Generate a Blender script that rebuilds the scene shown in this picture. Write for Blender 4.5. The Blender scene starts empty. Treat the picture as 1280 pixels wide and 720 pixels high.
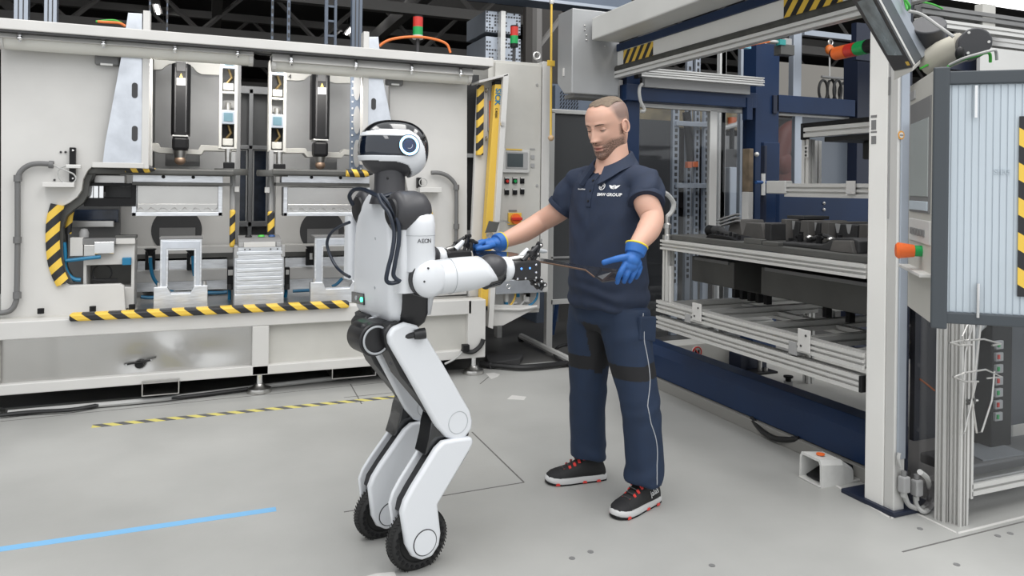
import bpy, bmesh, math, random
from mathutils import Vector, Matrix
random.seed(7)
SC = bpy.context.scene
COL = SC.collection
# ---------------------------------------------------------------- camera
cam = bpy.data.cameras.new('camera'); cam_o = bpy.data.objects.new('camera', cam); COL.objects.link(cam_o)
cam.sensor_width = 36.0; cam.lens = 932.5/1280*36; cam.shift_y = -0.099; cam.clip_start = 0.05; cam.clip_end = 200
_r = Vector((0.92542866, -0.378716, 0.01248925)); _u = Vector((-0.01155881, 0.00473025, 0.99992201)); _b = Vector((-0.37874554, -0.92550085, 0.0))
cam_o.matrix_world = Matrix(((_r.x,_u.x,_b.x,0),(_r.y,_u.y,_b.y,0),(_r.z,_u.z,_b.z,1.4),(0,0,0,1)))
SC.camera = cam_o
# ---------------------------------------------------------------- world, lamps, exposure
world = bpy.data.worlds.new('world'); SC.world = world; world.use_nodes = True
wb = world.node_tree.nodes['Background']; wb.inputs[0].default_value = (0.95, 0.975, 1.0, 1); wb.inputs[1].default_value = 1.3
def area(name, loc, sx, sy, power, rot=(0,0,0), col=(1,.985,.96)):
    l = bpy.data.lights.new(name, 'AREA'); l.shape = 'RECTANGLE'; l.size = sx; l.size_y = sy; l.energy = power; l.color = col
    o = bpy.data.objects.new(name, l); o.location = loc; o.rotation_euler = rot; COL.objects.link(o); return o
area('hall_lamp', (-1.5, 2.2, 6.0), 1.2, 5.0, 150)
area('hall_lamp', (1.6, 1.4, 6.0), 1.2, 5.0, 150)
area('hall_lamp', (4.6, 1.4, 6.0), 1.2, 5.0, 150)
area('hall_lamp', (-1.0, -3.0, 6.0), 1.2, 5.0, 100)
area('hall_lamp', (3.0, -3.0, 6.0), 1.2, 5.0, 100)
SC.view_settings.view_transform = 'Standard'; SC.view_settings.look = 'None'; SC.view_settings.gamma = 1.0
SC.view_settings.use_curve_mapping = False; SC.view_settings.exposure = -0.25
SC.cycles.max_bounces = 8; SC.cycles.use_denoising = True; SC.cycles.caustics_reflective = False; SC.cycles.caustics_refractive = False

# ---------------------------------------------------------------- materials
MT = {}
def M(name, col, r=.5, m=0.0, noise=0.0, scale=6, bump=0.0, coat=0.0, bscale=None, stretch=None, emit=0, alpha=1, spec=None):
    mt = bpy.data.materials.new(name); mt.use_nodes = True; nt = mt.node_tree; b = nt.nodes['Principled BSDF']
    c = (*col, 1); b.inputs['Base Color'].default_value = c; b.inputs['Roughness'].default_value = r; b.inputs['Metallic'].default_value = m
    if coat: b.inputs['Coat Weight'].default_value = coat; b.inputs['Coat Roughness'].default_value = .06
    if spec is not None: b.inputs['Specular IOR Level'].default_value = spec
    if emit: b.inputs['Emission Color'].default_value = c; b.inputs['Emission Strength'].default_value = emit
    if alpha < 1: b.inputs['Alpha'].default_value = alpha
    if noise or bump:
        tc = nt.nodes.new('ShaderNodeTexCoord'); mp = nt.nodes.new('ShaderNodeMapping'); nt.links.new(tc.outputs['Object'], mp.inputs[0])
        if stretch: mp.inputs['Scale'].default_value = stretch
    if noise:
        n = nt.nodes.new('ShaderNodeTexNoise'); n.inputs['Scale'].default_value = scale; n.inputs['Detail'].default_value = 5; nt.links.new(mp.outputs[0], n.inputs['Vector'])
        cr = nt.nodes.new('ShaderNodeValToRGB'); cr.color_ramp.elements[0].position = .3; cr.color_ramp.elements[1].position = .7
        cr.color_ramp.elements[0].color = tuple(max(0, x*(1-noise)) for x in col)+(1,); cr.color_ramp.elements[1].color = tuple(min(1, x*(1+noise*.6)) for x in col)+(1,)
        nt.links.new(n.outputs['Fac'], cr.inputs[0]); nt.links.new(cr.outputs[0], b.inputs['Base Color'])
        rr = nt.nodes.new('ShaderNodeMapRange'); rr.inputs[3].default_value = max(.02, r*(1-noise*.8)); rr.inputs[4].default_value = min(1, r*(1+noise*.8)); nt.links.new(n.outputs['Fac'], rr.inputs[0]); nt.links.new(rr.outputs[0], b.inputs['Roughness'])
    if bump:
        n2 = nt.nodes.new('ShaderNodeTexNoise'); n2.inputs['Scale'].default_value = bscale or scale*4; n2.inputs['Detail'].default_value = 4; nt.links.new(mp.outputs[0], n2.inputs['Vector'])
        bp = nt.nodes.new('ShaderNodeBump'); bp.inputs['Strength'].default_value = bump; bp.inputs['Distance'].default_value = .01; nt.links.new(n2.outputs['Fac'], bp.inputs['Height']); nt.links.new(bp.outputs[0], b.inputs['Normal'])
    MT[name] = mt; return mt
def stripes(name, coef, c1=(.80,.53,.07), c2=(.018,.018,.02), r=.45, duty=.5):
    """diagonal hazard print: colour flips along a*x+b*y+c*z (object space, per metre)"""
    mt = M(name, c1, r); nt = mt.node_tree; b = nt.nodes['Principled BSDF']
    tc = nt.nodes.new('ShaderNodeTexCoord'); dp = nt.nodes.new('ShaderNodeVectorMath'); dp.operation = 'DOT_PRODUCT'; dp.inputs[1].default_value = coef
    nt.links.new(tc.outputs['Object'], dp.inputs[0])
    fr = nt.nodes.new('ShaderNodeMath'); fr.operation = 'FRACT'; nt.links.new(dp.outputs['Value'], fr.inputs[0])
    gt = nt.nodes.new('ShaderNodeMath'); gt.operation = 'GREATER_THAN'; gt.inputs[1].default_value = duty; nt.links.new(fr.outputs[0], gt.inputs[0])
    mx = nt.nodes.new('ShaderNodeMix'); mx.data_type = 'RGBA'; mx.inputs[6].default_value = (*c1,1); mx.inputs[7].default_value = (*c2,1)
    nt.links.new(gt.outputs[0], mx.inputs[0]); nt.links.new(mx.outputs[2], b.inputs['Base Color']); return mt
def glass(name, col, alpha_mix, r=.05):
    mt = bpy.data.materials.new(name); mt.use_nodes = True; nt = mt.node_tree; nt.nodes.clear()
    o = nt.nodes.new('ShaderNodeOutputMaterial'); t = nt.nodes.new('ShaderNodeBsdfTransparent'); t.inputs[0].default_value = (*col,1)
    g = nt.nodes.new('ShaderNodeBsdfGlossy'); g.inputs['Roughness'].default_value = r; mx = nt.nodes.new('ShaderNodeMixShader')
    fr = nt.nodes.new('ShaderNodeLayerWeight'); fr.inputs[0].default_value = .5
    pw = nt.nodes.new('ShaderNodeMath'); pw.operation = 'POWER'; pw.inputs[1].default_value = 5.0; nt.links.new(fr.outputs['Facing'], pw.inputs[0])
    ad = nt.nodes.new('ShaderNodeMath'); ad.operation = 'MULTIPLY_ADD'; ad.inputs[1].default_value = .9; ad.inputs[2].default_value = .03+alpha_mix; nt.links.new(pw.outputs[0], ad.inputs[0])
    nt.links.new(ad.outputs[0], mx.inputs[0]); nt.links.new(t.outputs[0], mx.inputs[1]); nt.links.new(g.outputs[0], mx.inputs[2]); nt.links.new(mx.outputs[0], o.inputs[0]); MT[name] = mt; return mt
WHITE = M('white_paint', (.62,.61,.59), .42, 0, .06, 3); BRIGHT = M('bright_white_paint', (.80,.79,.76), .4, 0, .04, 3)
CREAM = M('cream_paint', (.54,.53,.495), .45, 0, .08, 4)
GREY = M('grey_paint', (.35,.35,.35), .45, 0, .08, 4)
MIDG = M('mid_grey_paint', (.19,.19,.19), .45, 0, .1, 5)
DARKG = M('dark_grey_paint', (.045,.045,.047), .5, 0, .12, 6)
BLACK = M('black_plastic', (.010,.010,.011), .45, spec=.25)
GLOSSB = M('gloss_black', (.006,.007,.01), .06, 0, coat=1)
STEEL = M('brushed_steel', (.62,.61,.59), .3, 1, .1, 3, .05, bscale=30, stretch=(1,1,18))
STAIN = M('stainless_sheet', (.56,.55,.53), .26, 1, .08, 2.2, .4, bscale=2.2)
ALUM = M('machined_aluminium', (.80,.82,.85), .36, .9, .14, 9, .12, bscale=16, stretch=(1.2,1,7))
ALUP = M('aluminium_profile', (.66,.655,.635), .36, .35, .03, 3)
ALUB = M('bluish_aluminium', (.42,.46,.52), .38, .6, .06, 5)
GALV = M('galvanised_sheet', (.66,.69,.74), .34, .85, .14, 9, .04)
CHROME = M('chrome', (.85,.85,.85), .12, 1)
BLUE = M('dark_blue_paint', (.009,.026,.075), .4, 0, .12, 4, spec=.35)
NAVYM = M('night_blue_paint', (.008,.013,.032), .4)
FRBLUE = M('tube_blue', (.01,.06,.2), .4)
SLATE = M('slate_blue_paint', (.13,.16,.21), .45, 0, .08, 5)
YEL = M('safety_yellow', (.72,.47,.07), .42)
RED = M('signal_red', (.55,.03,.02), .3); GREEN = M('signal_green', (.01,.32,.08), .3); ORANGE = M('signal_orange', (.85,.16,.03), .35)
HOSE = M('blue_hose', (.01,.17,.33), .35); CBLK = M('black_cable', (.012,.012,.013), .45); CGRY = M('grey_cable', (.42,.42,.41), .5); COND = M('grey_conduit', (.15,.15,.15), .5)
GRNC = M('green_cable', (.06,.42,.05), .45); ORAC = M('orange_cable', (.75,.19,.04), .45)
PLATE = M('tool_plate_grey', (.10,.10,.095), .5, .3, .15, 6)
TOOL = M('tool_black', (.035,.035,.036), .5, 0, .25, 10, .1)
HZX = stripes('hazard_along_x', (7.0, 0, 9.0)); HZZ = stripes('hazard_along_z', (8.5, 0, -8.5)); HZY = stripes('hazard_along_y', (0, 6.0, 7.0))

# ---------------------------------------------------------------- mesh helpers
LOCAL = set()
def hang(o, parent):
    """parent a part that is modelled in world metres, or in its thing's own axes if the thing is LOCAL"""
    o.parent = parent
    if parent.type == 'EMPTY' and parent.name not in LOCAL: o.matrix_parent_inverse = Matrix.Translation(-parent.location)
class G:
    def __init__(s): s.v = []; s.f = []
    def add(s, vs, fs):
        k = len(s.v); s.v += [tuple(p) for p in vs]; s.f += [tuple(i+k for i in f) for f in fs]; return s
    def box(s, x0, x1, y0, y1, z0, z1):
        return s.add([(x0,y0,z0),(x1,y0,z0),(x1,y1,z0),(x0,y1,z0),(x0,y0,z1),(x1,y0,z1),(x1,y1,z1),(x0,y1,z1)], [(3,2,1,0),(4,5,6,7),(0,1,5,4),(1,2,6,5),(2,3,7,6),(3,0,4,7)])
    def by(s, b, y0, y1): return s.box(b[0], b[1], y0, y1, b[2], b[3])
    def bx(s, b, x0, x1): return s.box(x0, x1, b[0], b[1], b[2], b[3])
    def prism(s, ax, pts, d0, d1):
        n = len(pts)
        def w(p, d): return (p[0], d, p[1]) if ax == 'y' else ((d, p[0], p[1]) if ax == 'x' else (p[0], p[1], d))
        return s.add([w(p, d0) for p in pts]+[w(p, d1) for p in pts], [tuple(range(n)), tuple(range(2*n-1, n-1, -1))]+[(i, (i+1) % n, n+(i+1) % n, n+i) for i in range(n)])
    def frame(s, ax, outer, inner, d0, d1):
        """prism with a hole; outer and inner have the same number of points"""
        n = len(outer)
        def w(p, d): return (p[0], d, p[1]) if ax == 'y' else ((d, p[0], p[1]) if ax == 'x' else (p[0], p[1], d))
        vs = [w(p, d) for d in (d0, d1) for q in (outer, inner) for p in q]; fs = []
        for i in range(n):
            j = (i+1) % n
            fs += [(i, j, n+j, n+i), (2*n+i, 3*n+i, 3*n+j, 2*n+j), (i, 2*n+i, 2*n+j, j), (n+i, n+j, 3*n+j, 3*n+i)]
        return s.add(vs, fs)
    def loft(s, rings, caps=True, closed=False):
        n = len(rings[0]); vs = [p for r in rings for p in r]; fs = []
        m = len(rings)
        for k in range(m-1 if not closed else m):
            for i in range(n):
                j = (i+1) % n; a = k*n; b = ((k+1) % m)*n
                fs.append((a+i, a+j, b+j, b+i))
        if caps and not closed: fs += [tuple(range(n-1, -1, -1)), tuple(range((m-1)*n, m*n))]
        return s.add(vs, fs)
    def tube(s, pts, r, n=8, closed=False, flat=1.0, up=(0,0,1), caps=True):
        P = [Vector(p) for p in pts]; rs = r if isinstance(r, (list, tuple)) else [r]*len(P); rings = []; m = len(P); prev = None
        for k, p in enumerate(P):
            t = (P[(k+1) % m]-P[k-1]) if closed else (P[min(k+1, m-1)]-P[max(k-1, 0)])
            t.normalize()
            if prev is None:
                a = Vector(up); a = a-t*a.dot(t)
                if a.length < .1: a = Vector((1,0,0)); a = a-t*a.dot(t)
            else: a = prev-t*prev.dot(t)
            a.normalize(); prev = a; b = t.cross(a)
            rings.append([p+a*(math.cos(q)*rs[k]*flat)+b*(math.sin(q)*rs[k]) for q in [2*math.pi*i/n for i in range(n)]])
        return s.loft(rings, caps, closed)
    def cyl(s, p0, p1, r0, r1=None, n=20): return s.tube([p0, p1], [r0, r0 if r1 is None else r1], n)
    def lathe(s, c, axis, prof, n=24):
        """prof: (radius, distance along axis)"""
        ax = Vector(axis).normalized(); a = ax.orthogonal().normalized(); b = ax.cross(a); c = Vector(c)
        return s.loft([[c+ax*h+(a*math.cos(q)+b*math.sin(q))*max(r, 1e-4) for q in [2*math.pi*i/n for i in range(n)]] for r, h in prof])
    def ball(s, c, rx, ry=None, rz=None, nu=20, nv=12):
        ry = ry or rx; rz = rz or rx
        return s.loft([[(c[0]+rx*math.sin(t)*math.cos(q), c[1]+ry*math.sin(t)*math.sin(q), c[2]-rz*math.cos(t)) for q in [2*math.pi*i/nu for i in range(nu)]] for t in [max(.02, min(math.pi-.02, math.pi*k/nv)) for k in range(nv+1)]])
    def torus(s, c, axis, R, r, n=32, m=8, a0=0, a1=2*math.pi):
        ax = Vector(axis).normalized(); a = ax.orthogonal().normalized(); b = ax.cross(a); c = Vector(c)
        full = abs(a1-a0-2*math.pi) < 1e-6
        pts = [c+(a*math.cos(q)+b*math.sin(q))*R for q in [a0+(a1-a0)*i/(n if full else n-1) for i in range(n)]]
        return s.tube(pts, r, m, closed=full, up=ax)
    def obj(s, name, mat, parent=None, bev=0.0, smooth=False, seg=2, **kw):
        me = bpy.data.meshes.new(name); me.from_pydata(s.v, [], s.f)
        bm = bmesh.new(); bm.from_mesh(me); bmesh.ops.recalc_face_normals(bm, faces=bm.faces[:])
        for f in bm.faces: f.smooth = bool(smooth)
        bm.to_mesh(me); bm.free()
        if smooth and smooth != 'all': me.set_sharp_from_angle(angle=math.radians(42))
        for mm in (mat if isinstance(mat, (list, tuple)) else [mat]): me.materials.append(mm)
        o = bpy.data.objects.new(name, me); COL.objects.link(o)
        if parent: hang(o, parent)
        if bev:
            b = o.modifiers.new('bevel', 'BEVEL'); b.width = bev; b.segments = seg; b.limit_method = 'ANGLE'; b.angle_limit = math.radians(35); b.harden_normals = False
        for k, val in kw.items(): o[k] = val
        return o
def thing(name, label, cat, loc=(0,0,0), rotz=0.0, group=None):
    o = bpy.data.objects.new(name, None); o.location = loc; o.rotation_euler = (0,0,rotz); o['label'] = label; o['category'] = cat
    if group: o['group'] = group
    COL.objects.link(o); return o
def tag(o, label, cat, group=None):
    o['label'] = label; o['category'] = cat
    if group: o['group'] = group
    return o
def dup(root, label, delta=(0,0,0)):
    c = root.copy(); COL.objects.link(c); c.location = root.location+Vector(delta); c['label'] = label
    for ch in list(root.children):
        d = ch.copy(); COL.objects.link(d); d.parent = c
        for g in list(ch.children): e = g.copy(); COL.objects.link(e); e.parent = d
    return c
def smoothpts(pts, k=6):
    """Catmull-Rom through the points"""
    P = [Vector(p) for p in pts]; out = []
    for i in range(len(P)-1):
        a, b, c, d = P[max(i-1,0)], P[i], P[i+1], P[min(i+2,len(P)-1)]
        for j in range(k):
            t = j/k; out.append(.5*((2*b)+(c-a)*t+(2*a-5*b+4*c-d)*t*t+(3*b-a-3*c+d)*t**3))
    out.append(P[-1]); return out
def text(name, body, size, loc, right, up, mat, parent=None, ext=.0008, align='CENTER', bold=0.0):
    """flat lettering as a mesh, reading along right, standing along up"""
    cu = bpy.data.curves.new(name, 'FONT'); cu.body = body; cu.size = size; cu.extrude = ext; cu.align_x = align; cu.align_y = 'CENTER'; cu.offset = bold; cu.resolution_u = 4
    tmp = bpy.data.objects.new(name, cu); COL.objects.link(tmp)
    me = bpy.data.meshes.new_from_object(tmp.evaluated_get(bpy.context.evaluated_depsgraph_get())); bpy.data.objects.remove(tmp); bpy.data.curves.remove(cu)
    r = Vector(right).normalized(); u = Vector(up); u = (u-r*u.dot(r)).normalized(); n = r.cross(u)
    me.transform(Matrix(((r.x,u.x,n.x,loc[0]),(r.y,u.y,n.y,loc[1]),(r.z,u.z,n.z,loc[2]),(0,0,0,1))))
    me.materials.clear(); me.materials.append(mat); me.name = name
    o = bpy.data.objects.new(name, me); COL.objects.link(o)
    if parent: hang(o, parent)
    return o

# ================================================================ the hall
FLOORM = M('concrete_floor', (.40,.40,.385), .42, 0, .2, .9, .06, bscale=55)
FLOORD = M('dark_floor_coating', (.10,.098,.095), .5, 0, .2, 2)
SEAM = M('floor_joint', (.13,.125,.12), .8)
ROOFM = M('dark_roof', (.07,.066,.063), .8); TRUSS = M('truss_steel', (.22,.21,.20), .6); HWALL = M('hall_wall', (.11,.10,.095), .8, 0, .2, .6)
LAMP = M('lamp_glow', (1,1,1), .5, emit=14)
G().box(-16,20,-8,5.42,-.2,0).obj('floor', FLOORM, kind='structure')
G().box(-30,40,5.42,46,-.2,0).obj('floor_rear', FLOORD, kind='structure')
fo = bpy.data.objects['floor']
def seam(p, q, w=.005):
    p = Vector((*p,0)); q = Vector((*q,0)); d = (q-p).normalized(); n = Vector((-d.y,d.x,0))*w
    G().add([p-n+Vector((0,0,.0006)), p+n+Vector((0,0,.0006)), q+n+Vector((0,0,.0006)), q-n+Vector((0,0,.0006)), p-n, p+n, q+n, q-n], [(0,1,2,3),(0,4,5,1),(1,5,6,2),(2,6,7,3),(3,7,4,0)]).obj('joint', SEAM, fo)
for a, b in [((0.559,3.217),(1.407,3.242)),((1.414,4.011),(1.407,3.242)),((0.851,4.949),(1.569,4.963)),((-1.094,5.124),(1.18,5.235)),((0.95,5.272),(0.932,4.766)),((1.807,4.967),(1.949,5.153)),((2.517,2.101),(3.24,2.109))]: seam(a, b, .004)
# floor anchors on the concrete
fb = G()
for x, y in [(3.002,2.059),(3.073,2.055),(2.758,2.219),(1.755,2.279),(1.381,2.532),(1.292,2.513),(2.625,1.955)]:
    fb.cyl((x,y,0),(x,y,.002),.012,n=10)
fb.obj('floor_anchor', MIDG, fo, kind='stuff')
G().box(-30,40,45.9,46.1,0,7.6).obj('wall_back', HWALL, kind='structure')
G().box(-30,40,6.5,46,7.5,7.6).obj('ceiling', ROOFM, kind='structure')
G().box(-26.1,-26,6.5,46,0,7.6).obj('wall_left', HWALL, kind='structure')
G().box(34,34.1,6.5,46,0,7.6).obj('wall_right', HWALL, kind='structure')
def truss(y, z0, z1, label, x0=-22, x1=34):
    t = thing('roof_truss', label, 'truss', (x0,y,z0), group='roof trusses under the dark ceiling')
    g = G(); g.box(x0,x1,y-.12,y+.12,z0-.12,z0+.12); g.obj('bottom_chord', TRUSS, t)
    g = G(); g.box(x0,x1,y-.12,y+.12,z1-.12,z1+.12); g.obj('top_chord', TRUSS, t)
    g = G(); n = 18; w = (x1-x0)/n
    for i in range(n):
        xa = x0+i*w; g.tube([(xa,y,z0),(xa+w/2,y,z1),(xa+w,y,z0)], .07, 4)
    g.obj('web_diagonals', TRUSS, t, kind='stuff')
for i, (y, nm) in enumerate([(17,'first'),(22,'second'),(27,'third'),(33,'fourth')]):
    truss(y, 5.5, 7.0, nm+' dark steel roof truss counted from the machines backwards')
for i, (x, w) in enumerate([(-11,'far left'),(-5.2,'left'),(.2,'middle'),(5,'right middle'),(10,'far right')]):
    t = tag(G().box(x-.13,x+.13,8,44,6.0,6.35).obj('roof_girder', TRUSS), w+' dark steel girder running back under the hall roof', 'girder', 'girders under the hall roof')
# luminaire rows
for (x, ys, nm) in ((4.61, (20,22.6,26.6,31,35.4,39.8), 'row right of the tall profile'), (-1.505, (20,23,26.0,29.0,33,37), 'row over the left machine')):
    for k, y in enumerate(ys):
        l = thing('strip_light', ('first','second','third','fourth','fifth','sixth')[k]+' glowing ceiling strip light from the front, '+nm, 'light', (x,y,6.8), group='ceiling strip lights')
        G().box(x-.12,x+.12,y-.8,y+.8,6.85,6.95).obj('housing', TRUSS, l); G().box(x-.04,x+.04,y-.6,y+.6,6.8,6.85).obj('diffuser', LAMP, l)
        for dy in (-.5,.5): G().cyl((x,y+dy,6.94),(x,y+dy,7.51),.012,n=6).obj('hanger', TRUSS, l)
# tall aluminium profiles and cable masts behind the press
def mast(nm, b, y, label, mat=SLATE, slots=False, d=.08):
    t = thing(nm, label, 'post', (b[0],y,0))
    G().box(b[0],b[1],y,y+d,0,max(b[3],4.2)).obj('upright', mat, t, .004)
    g = G()
    if slots:
        z = 2.2
        while z < 4.1: g.box((b[0]+b[1])/2-.008,(b[0]+b[1])/2+.008,y-.004,y,z,z+.04); z += .07
        g.obj('slot', DARKG, t, kind='stuff')
    else:
        for k in (.33,.67): g.box(b[0]+(b[1]-b[0])*k-.004,b[0]+(b[1]-b[0])*k+.004,y-.003,y,1.5,4.2)
        g.obj('groove', DARKG, t, kind='stuff')
mast('aluminium_post', (1.217,1.312,2.717,3.099), 6.9, 'tall bluish aluminium post standing behind the press, right of the slotted masts')
mast('aluminium_post', (-1.417,-1.321,2.706,2.82), 6.9, 'wide bluish aluminium post at the top left corner', ALUB)
mast('aluminium_post', (-1.213,-1.125,2.713,2.841), 6.9, 'bluish aluminium post second from the top left corner', ALUB)
for k,(u0,u1,nm) in enumerate(((186,188.5,'first'),(208,210,'second'),(339,342,'third'),(359,363,'fourth'))):
    mast('slotted_mast', [(-0.483,-0.467,2.705,2.983),(-0.344,-0.331,2.717,2.997),(0.532,0.553,2.723,3.091),(0.673,0.702,2.735,3.106)][k], 7.2, nm+' thin grey strut from the left rising behind the press beam', SLATE, True, .03)
t = thing('cable_ladder', 'narrow vertical cable ladder rising behind the press beam', 'ladder', (1.062,7.2,2.691))
for b in ((1.015,1.045,2.689,3.142),(1.104,1.127,2.696,3.152)): G().box(b[0],b[1],7.2,7.24,1.5,4.2).obj('side_rail', SLATE, t)
b = (1.03,1.119,2.693,3.147)
for k in range(14): G().box(b[0],b[1],7.21,7.23,2.1+k*.14,2.12+k*.14).obj('rung', SLATE, t)

# ================================================================ the press station on the left
PR = thing('press_station', 'long white double press station with open tool bays and striped guards', 'machine', (0,5.2,0))
def pb(name, b, y0, y1, mat, bev=.003, parent=PR): return G().by(b, y0, y1).obj(name, mat, parent, bev)
def pp(name, pts, y0, y1, mat, bev=.003, parent=PR): return G().prism('y', pts, y0, y1).obj(name, mat, parent, bev)
XL, XR = -1.62, 1.967
# ---- frame: top beam, table lip, lower beam, legs
ztop = (2.356, 2.291)
G().box(XL,XR,5.20,5.32,ztop[1],ztop[0]).obj('top_beam', WHITE, PR, .006)
G().box(XL,XR-.03,5.21,5.32,ztop[1]-.012,ztop[1]-.001).obj('beam_gasket', DARKG, PR)
zl = (0.563, 0.456)
XS = 1.821
G().box(XL,XS,5.20,5.30,zl[1],zl[0]).obj('table_lip', WHITE, PR, .006)
zb = (0.193, 0.13)
G().box(XL,XS-.02,5.20,5.28,zb[1],zb[0]).obj('lower_beam', WHITE, PR, .005)
# table plate with its floor
G().box(XL,XS,5.30,6.6,zl[0]-.05,zl[0]-.012).obj('table_plate', CREAM, PR)
G().box(-0.419,1.908,5.36,6.45,zl[0]-.012,zl[0]-.004).obj('wear_plate', STEEL, PR)
# legs with levelling feet
def leg(x0, x1, ztop_):
    l = G().box(x0,x1,5.20,5.34,.13,ztop_).obj('leg', WHITE, PR, .006)
    xc = (x0+x1)/2
    G().cyl((xc,5.27,.06),(xc,5.27,.14),.022,n=12).obj('spindle', CHROME, l, smooth=True)
    G().lathe((xc,5.27,0),(0,0,1),[(.001,0),(.075,0),(.078,.012),(.074,.03),(.045,.038),(.03,.06),(.001,.06)]).obj('foot_plate', STEEL, l, smooth=True)
leg(0.29, 0.396, zl[1])
leg(1.793, 1.931, 0.559)
leg(-1.24, -1.12, zl[1])
# side posts at the right end
b = (1.79,1.928,0.458,0.529)
# skirt panels between lip and lower beam
bA = (-1.125,0.307,0.18,0.441)
sk = G(); NX, NZ = 110, 24; zs0, zs1 = zb[0]-.015, zl[1]+.005; hc = (-0.391,5.25,0.266)
def dent(x, z):
    a, b = x-hc[0], z-hc[2]
    return 2*(-.016*math.exp(-(a/.10)**2-((b-.02)/.09)**2)+.012*math.exp(-((a-.22+b*.5)/.10)**2-((b-.05)/.10)**2)-.010*math.exp(-((a-.42)/.16)**2-((b-.03)/.08)**2)+.006*math.exp(-((a+.42)/.05)**2))
for j in range(NZ+1):
    for i in range(NX+1): x = XL+(bA[1]-XL)*i/NX; z = zs0+(zs1-zs0)*j/NZ; sk.v.append((x,5.25-dent(x,z),z))
for j in range(NZ):
    for i in range(NX): k = j*(NX+1)+i; sk.f.append((k,k+1,k+NX+2,k+NX+1))
sk.obj('skirt_sheet', STAIN, PR, smooth='all')
bB = (0.398,1.811,0.096,0.418)
G().box(bB[0],bB[1],5.25,5.262,zb[0]-.015,zl[1]+.005).obj('skirt_sheet', CREAM, PR, .002)
G().box(XL,XS,5.9,5.95,0.0,zb[1]).obj('kick_dark_sheet', BLACK, PR)  # black sheet paints in the shade under the lower beam
h = thing('skirt_handle','black lever latch on the dented stainless skirt','handle', (-0.391,5.25,0.256))
G().tube([(-0.457,5.235,0.254),(-0.421,5.235,0.261),(-0.354,5.235,0.266),(-0.308,5.235,0.273)], [.009,.011,.011,.009], 8, flat=.6).obj('lever', BLACK, h, smooth=True)
G().lathe((-0.382,5.25,0.25),(0,-1,0),[(.001,.0),(.026,.0),(.024,.016),(.001,.016)]).obj('boss', BLACK, h, smooth=True)
for q in [(-0.452,5.228,0.255),(-0.312,5.228,0.275)]: G().ball(q,.005,nu=8,nv=6).obj('rivet', CHROME, h)
# fork pocket under the lower beam
o_ = (-0.362,-0.147,0.057,0.153); t_=.006
tag(G().frame('y',[(o_[0],o_[2]),(o_[1],o_[2]),(o_[1],o_[3]),(o_[0],o_[3])],[(o_[0]+t_,o_[2]+t_),(o_[1]-t_,o_[2]+t_),(o_[1]-t_,o_[3]-t_),(o_[0]+t_,o_[3]-t_)],5.19,5.9).obj('fork_pocket', STEEL), 'rectangular steel fork pocket tube under the press skirt', 'tube')
o_ = (0.826,1.136,0.036,0.115)
tag(G().frame('y',[(o_[0],o_[2]),(o_[1],o_[2]),(o_[1],o_[3]),(o_[0],o_[3])],[(o_[0]+t_,o_[2]+t_),(o_[1]-t_,o_[2]+t_),(o_[1]-t_,o_[3]-t_),(o_[0]+t_,o_[3]-t_)],5.3,5.9).obj('fork_pocket', STEEL), 'second steel fork pocket tube, half hidden behind the robot hip', 'tube')
# ---- cheek plates
pl = [(-1.185,2.333),(-0.344,2.326),(-0.335,1.504),(-0.669,1.507),(-0.705,1.47),(-0.731,1.413),(-0.739,1.342),(-0.765,1.296),(-0.809,1.26),(-0.857,1.234),(-0.887,1.194),(-0.9,1.103),(-0.893,0.936),(-0.87,0.835),(-0.83,0.752),(-0.803,0.736),(-0.514,0.735),(-0.491,0.719),(-0.48,0.552),(-1.166,0.533)]
pp('cheek_plate', pl, 5.45, 5.50, WHITE, .004)
pe = [(-0.675,1.508),(-0.711,1.471),(-0.738,1.413),(-0.746,1.341),(-0.772,1.295),(-0.817,1.258),(-0.865,1.233),(-0.896,1.192),(-0.908,1.1),(-0.902,0.932),(-0.878,0.83),(-0.838,0.746),(-0.784,0.744),(-0.83,0.838),(-0.844,0.931),(-0.85,1.1),(-0.829,1.176),(-0.789,1.217),(-0.736,1.259),(-0.709,1.31),(-0.701,1.393),(-0.679,1.451),(-0.647,1.477)]
pp('cheek_edge', pe, 5.5, 5.62, PLATE, .004)
pr = [(1.241,2.295),(1.846,2.29),(1.868,0.565),(1.044,0.548),(1.042,0.694),(1.462,0.691),(1.553,0.778),(1.582,0.989),(1.567,1.17),(1.485,1.291),(1.392,1.35),(1.359,1.499),(1.298,1.551),(1.25,1.55)]
pp('cheek_plate', pr, 5.45, 5.50, WHITE, .004)
b = (1.867,1.98,0.605,2.277)
pb('end_frame', b, 5.55, 5.6, DARKG)
for v in ((1.864,1.983,1.622,1.653), (1.872,1.991,1.019,1.056)): pb('end_rung', v, 5.48, 5.53, GREY)
# bench strip under the cheek
pb('cheek_sill', (-1.155,-0.459,0.51,0.55), 5.32, 5.45, CREAM)
for u in [(-0.946,5.4,0.594),(-0.662,5.4,0.594),(-0.439,5.4,0.594)]: G().cyl((u[0],u[1],u[2]-.02),(u[0],u[1],u[2]+.012),.019,n=12).obj('bolt', BLACK, PR, smooth=True)
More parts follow.
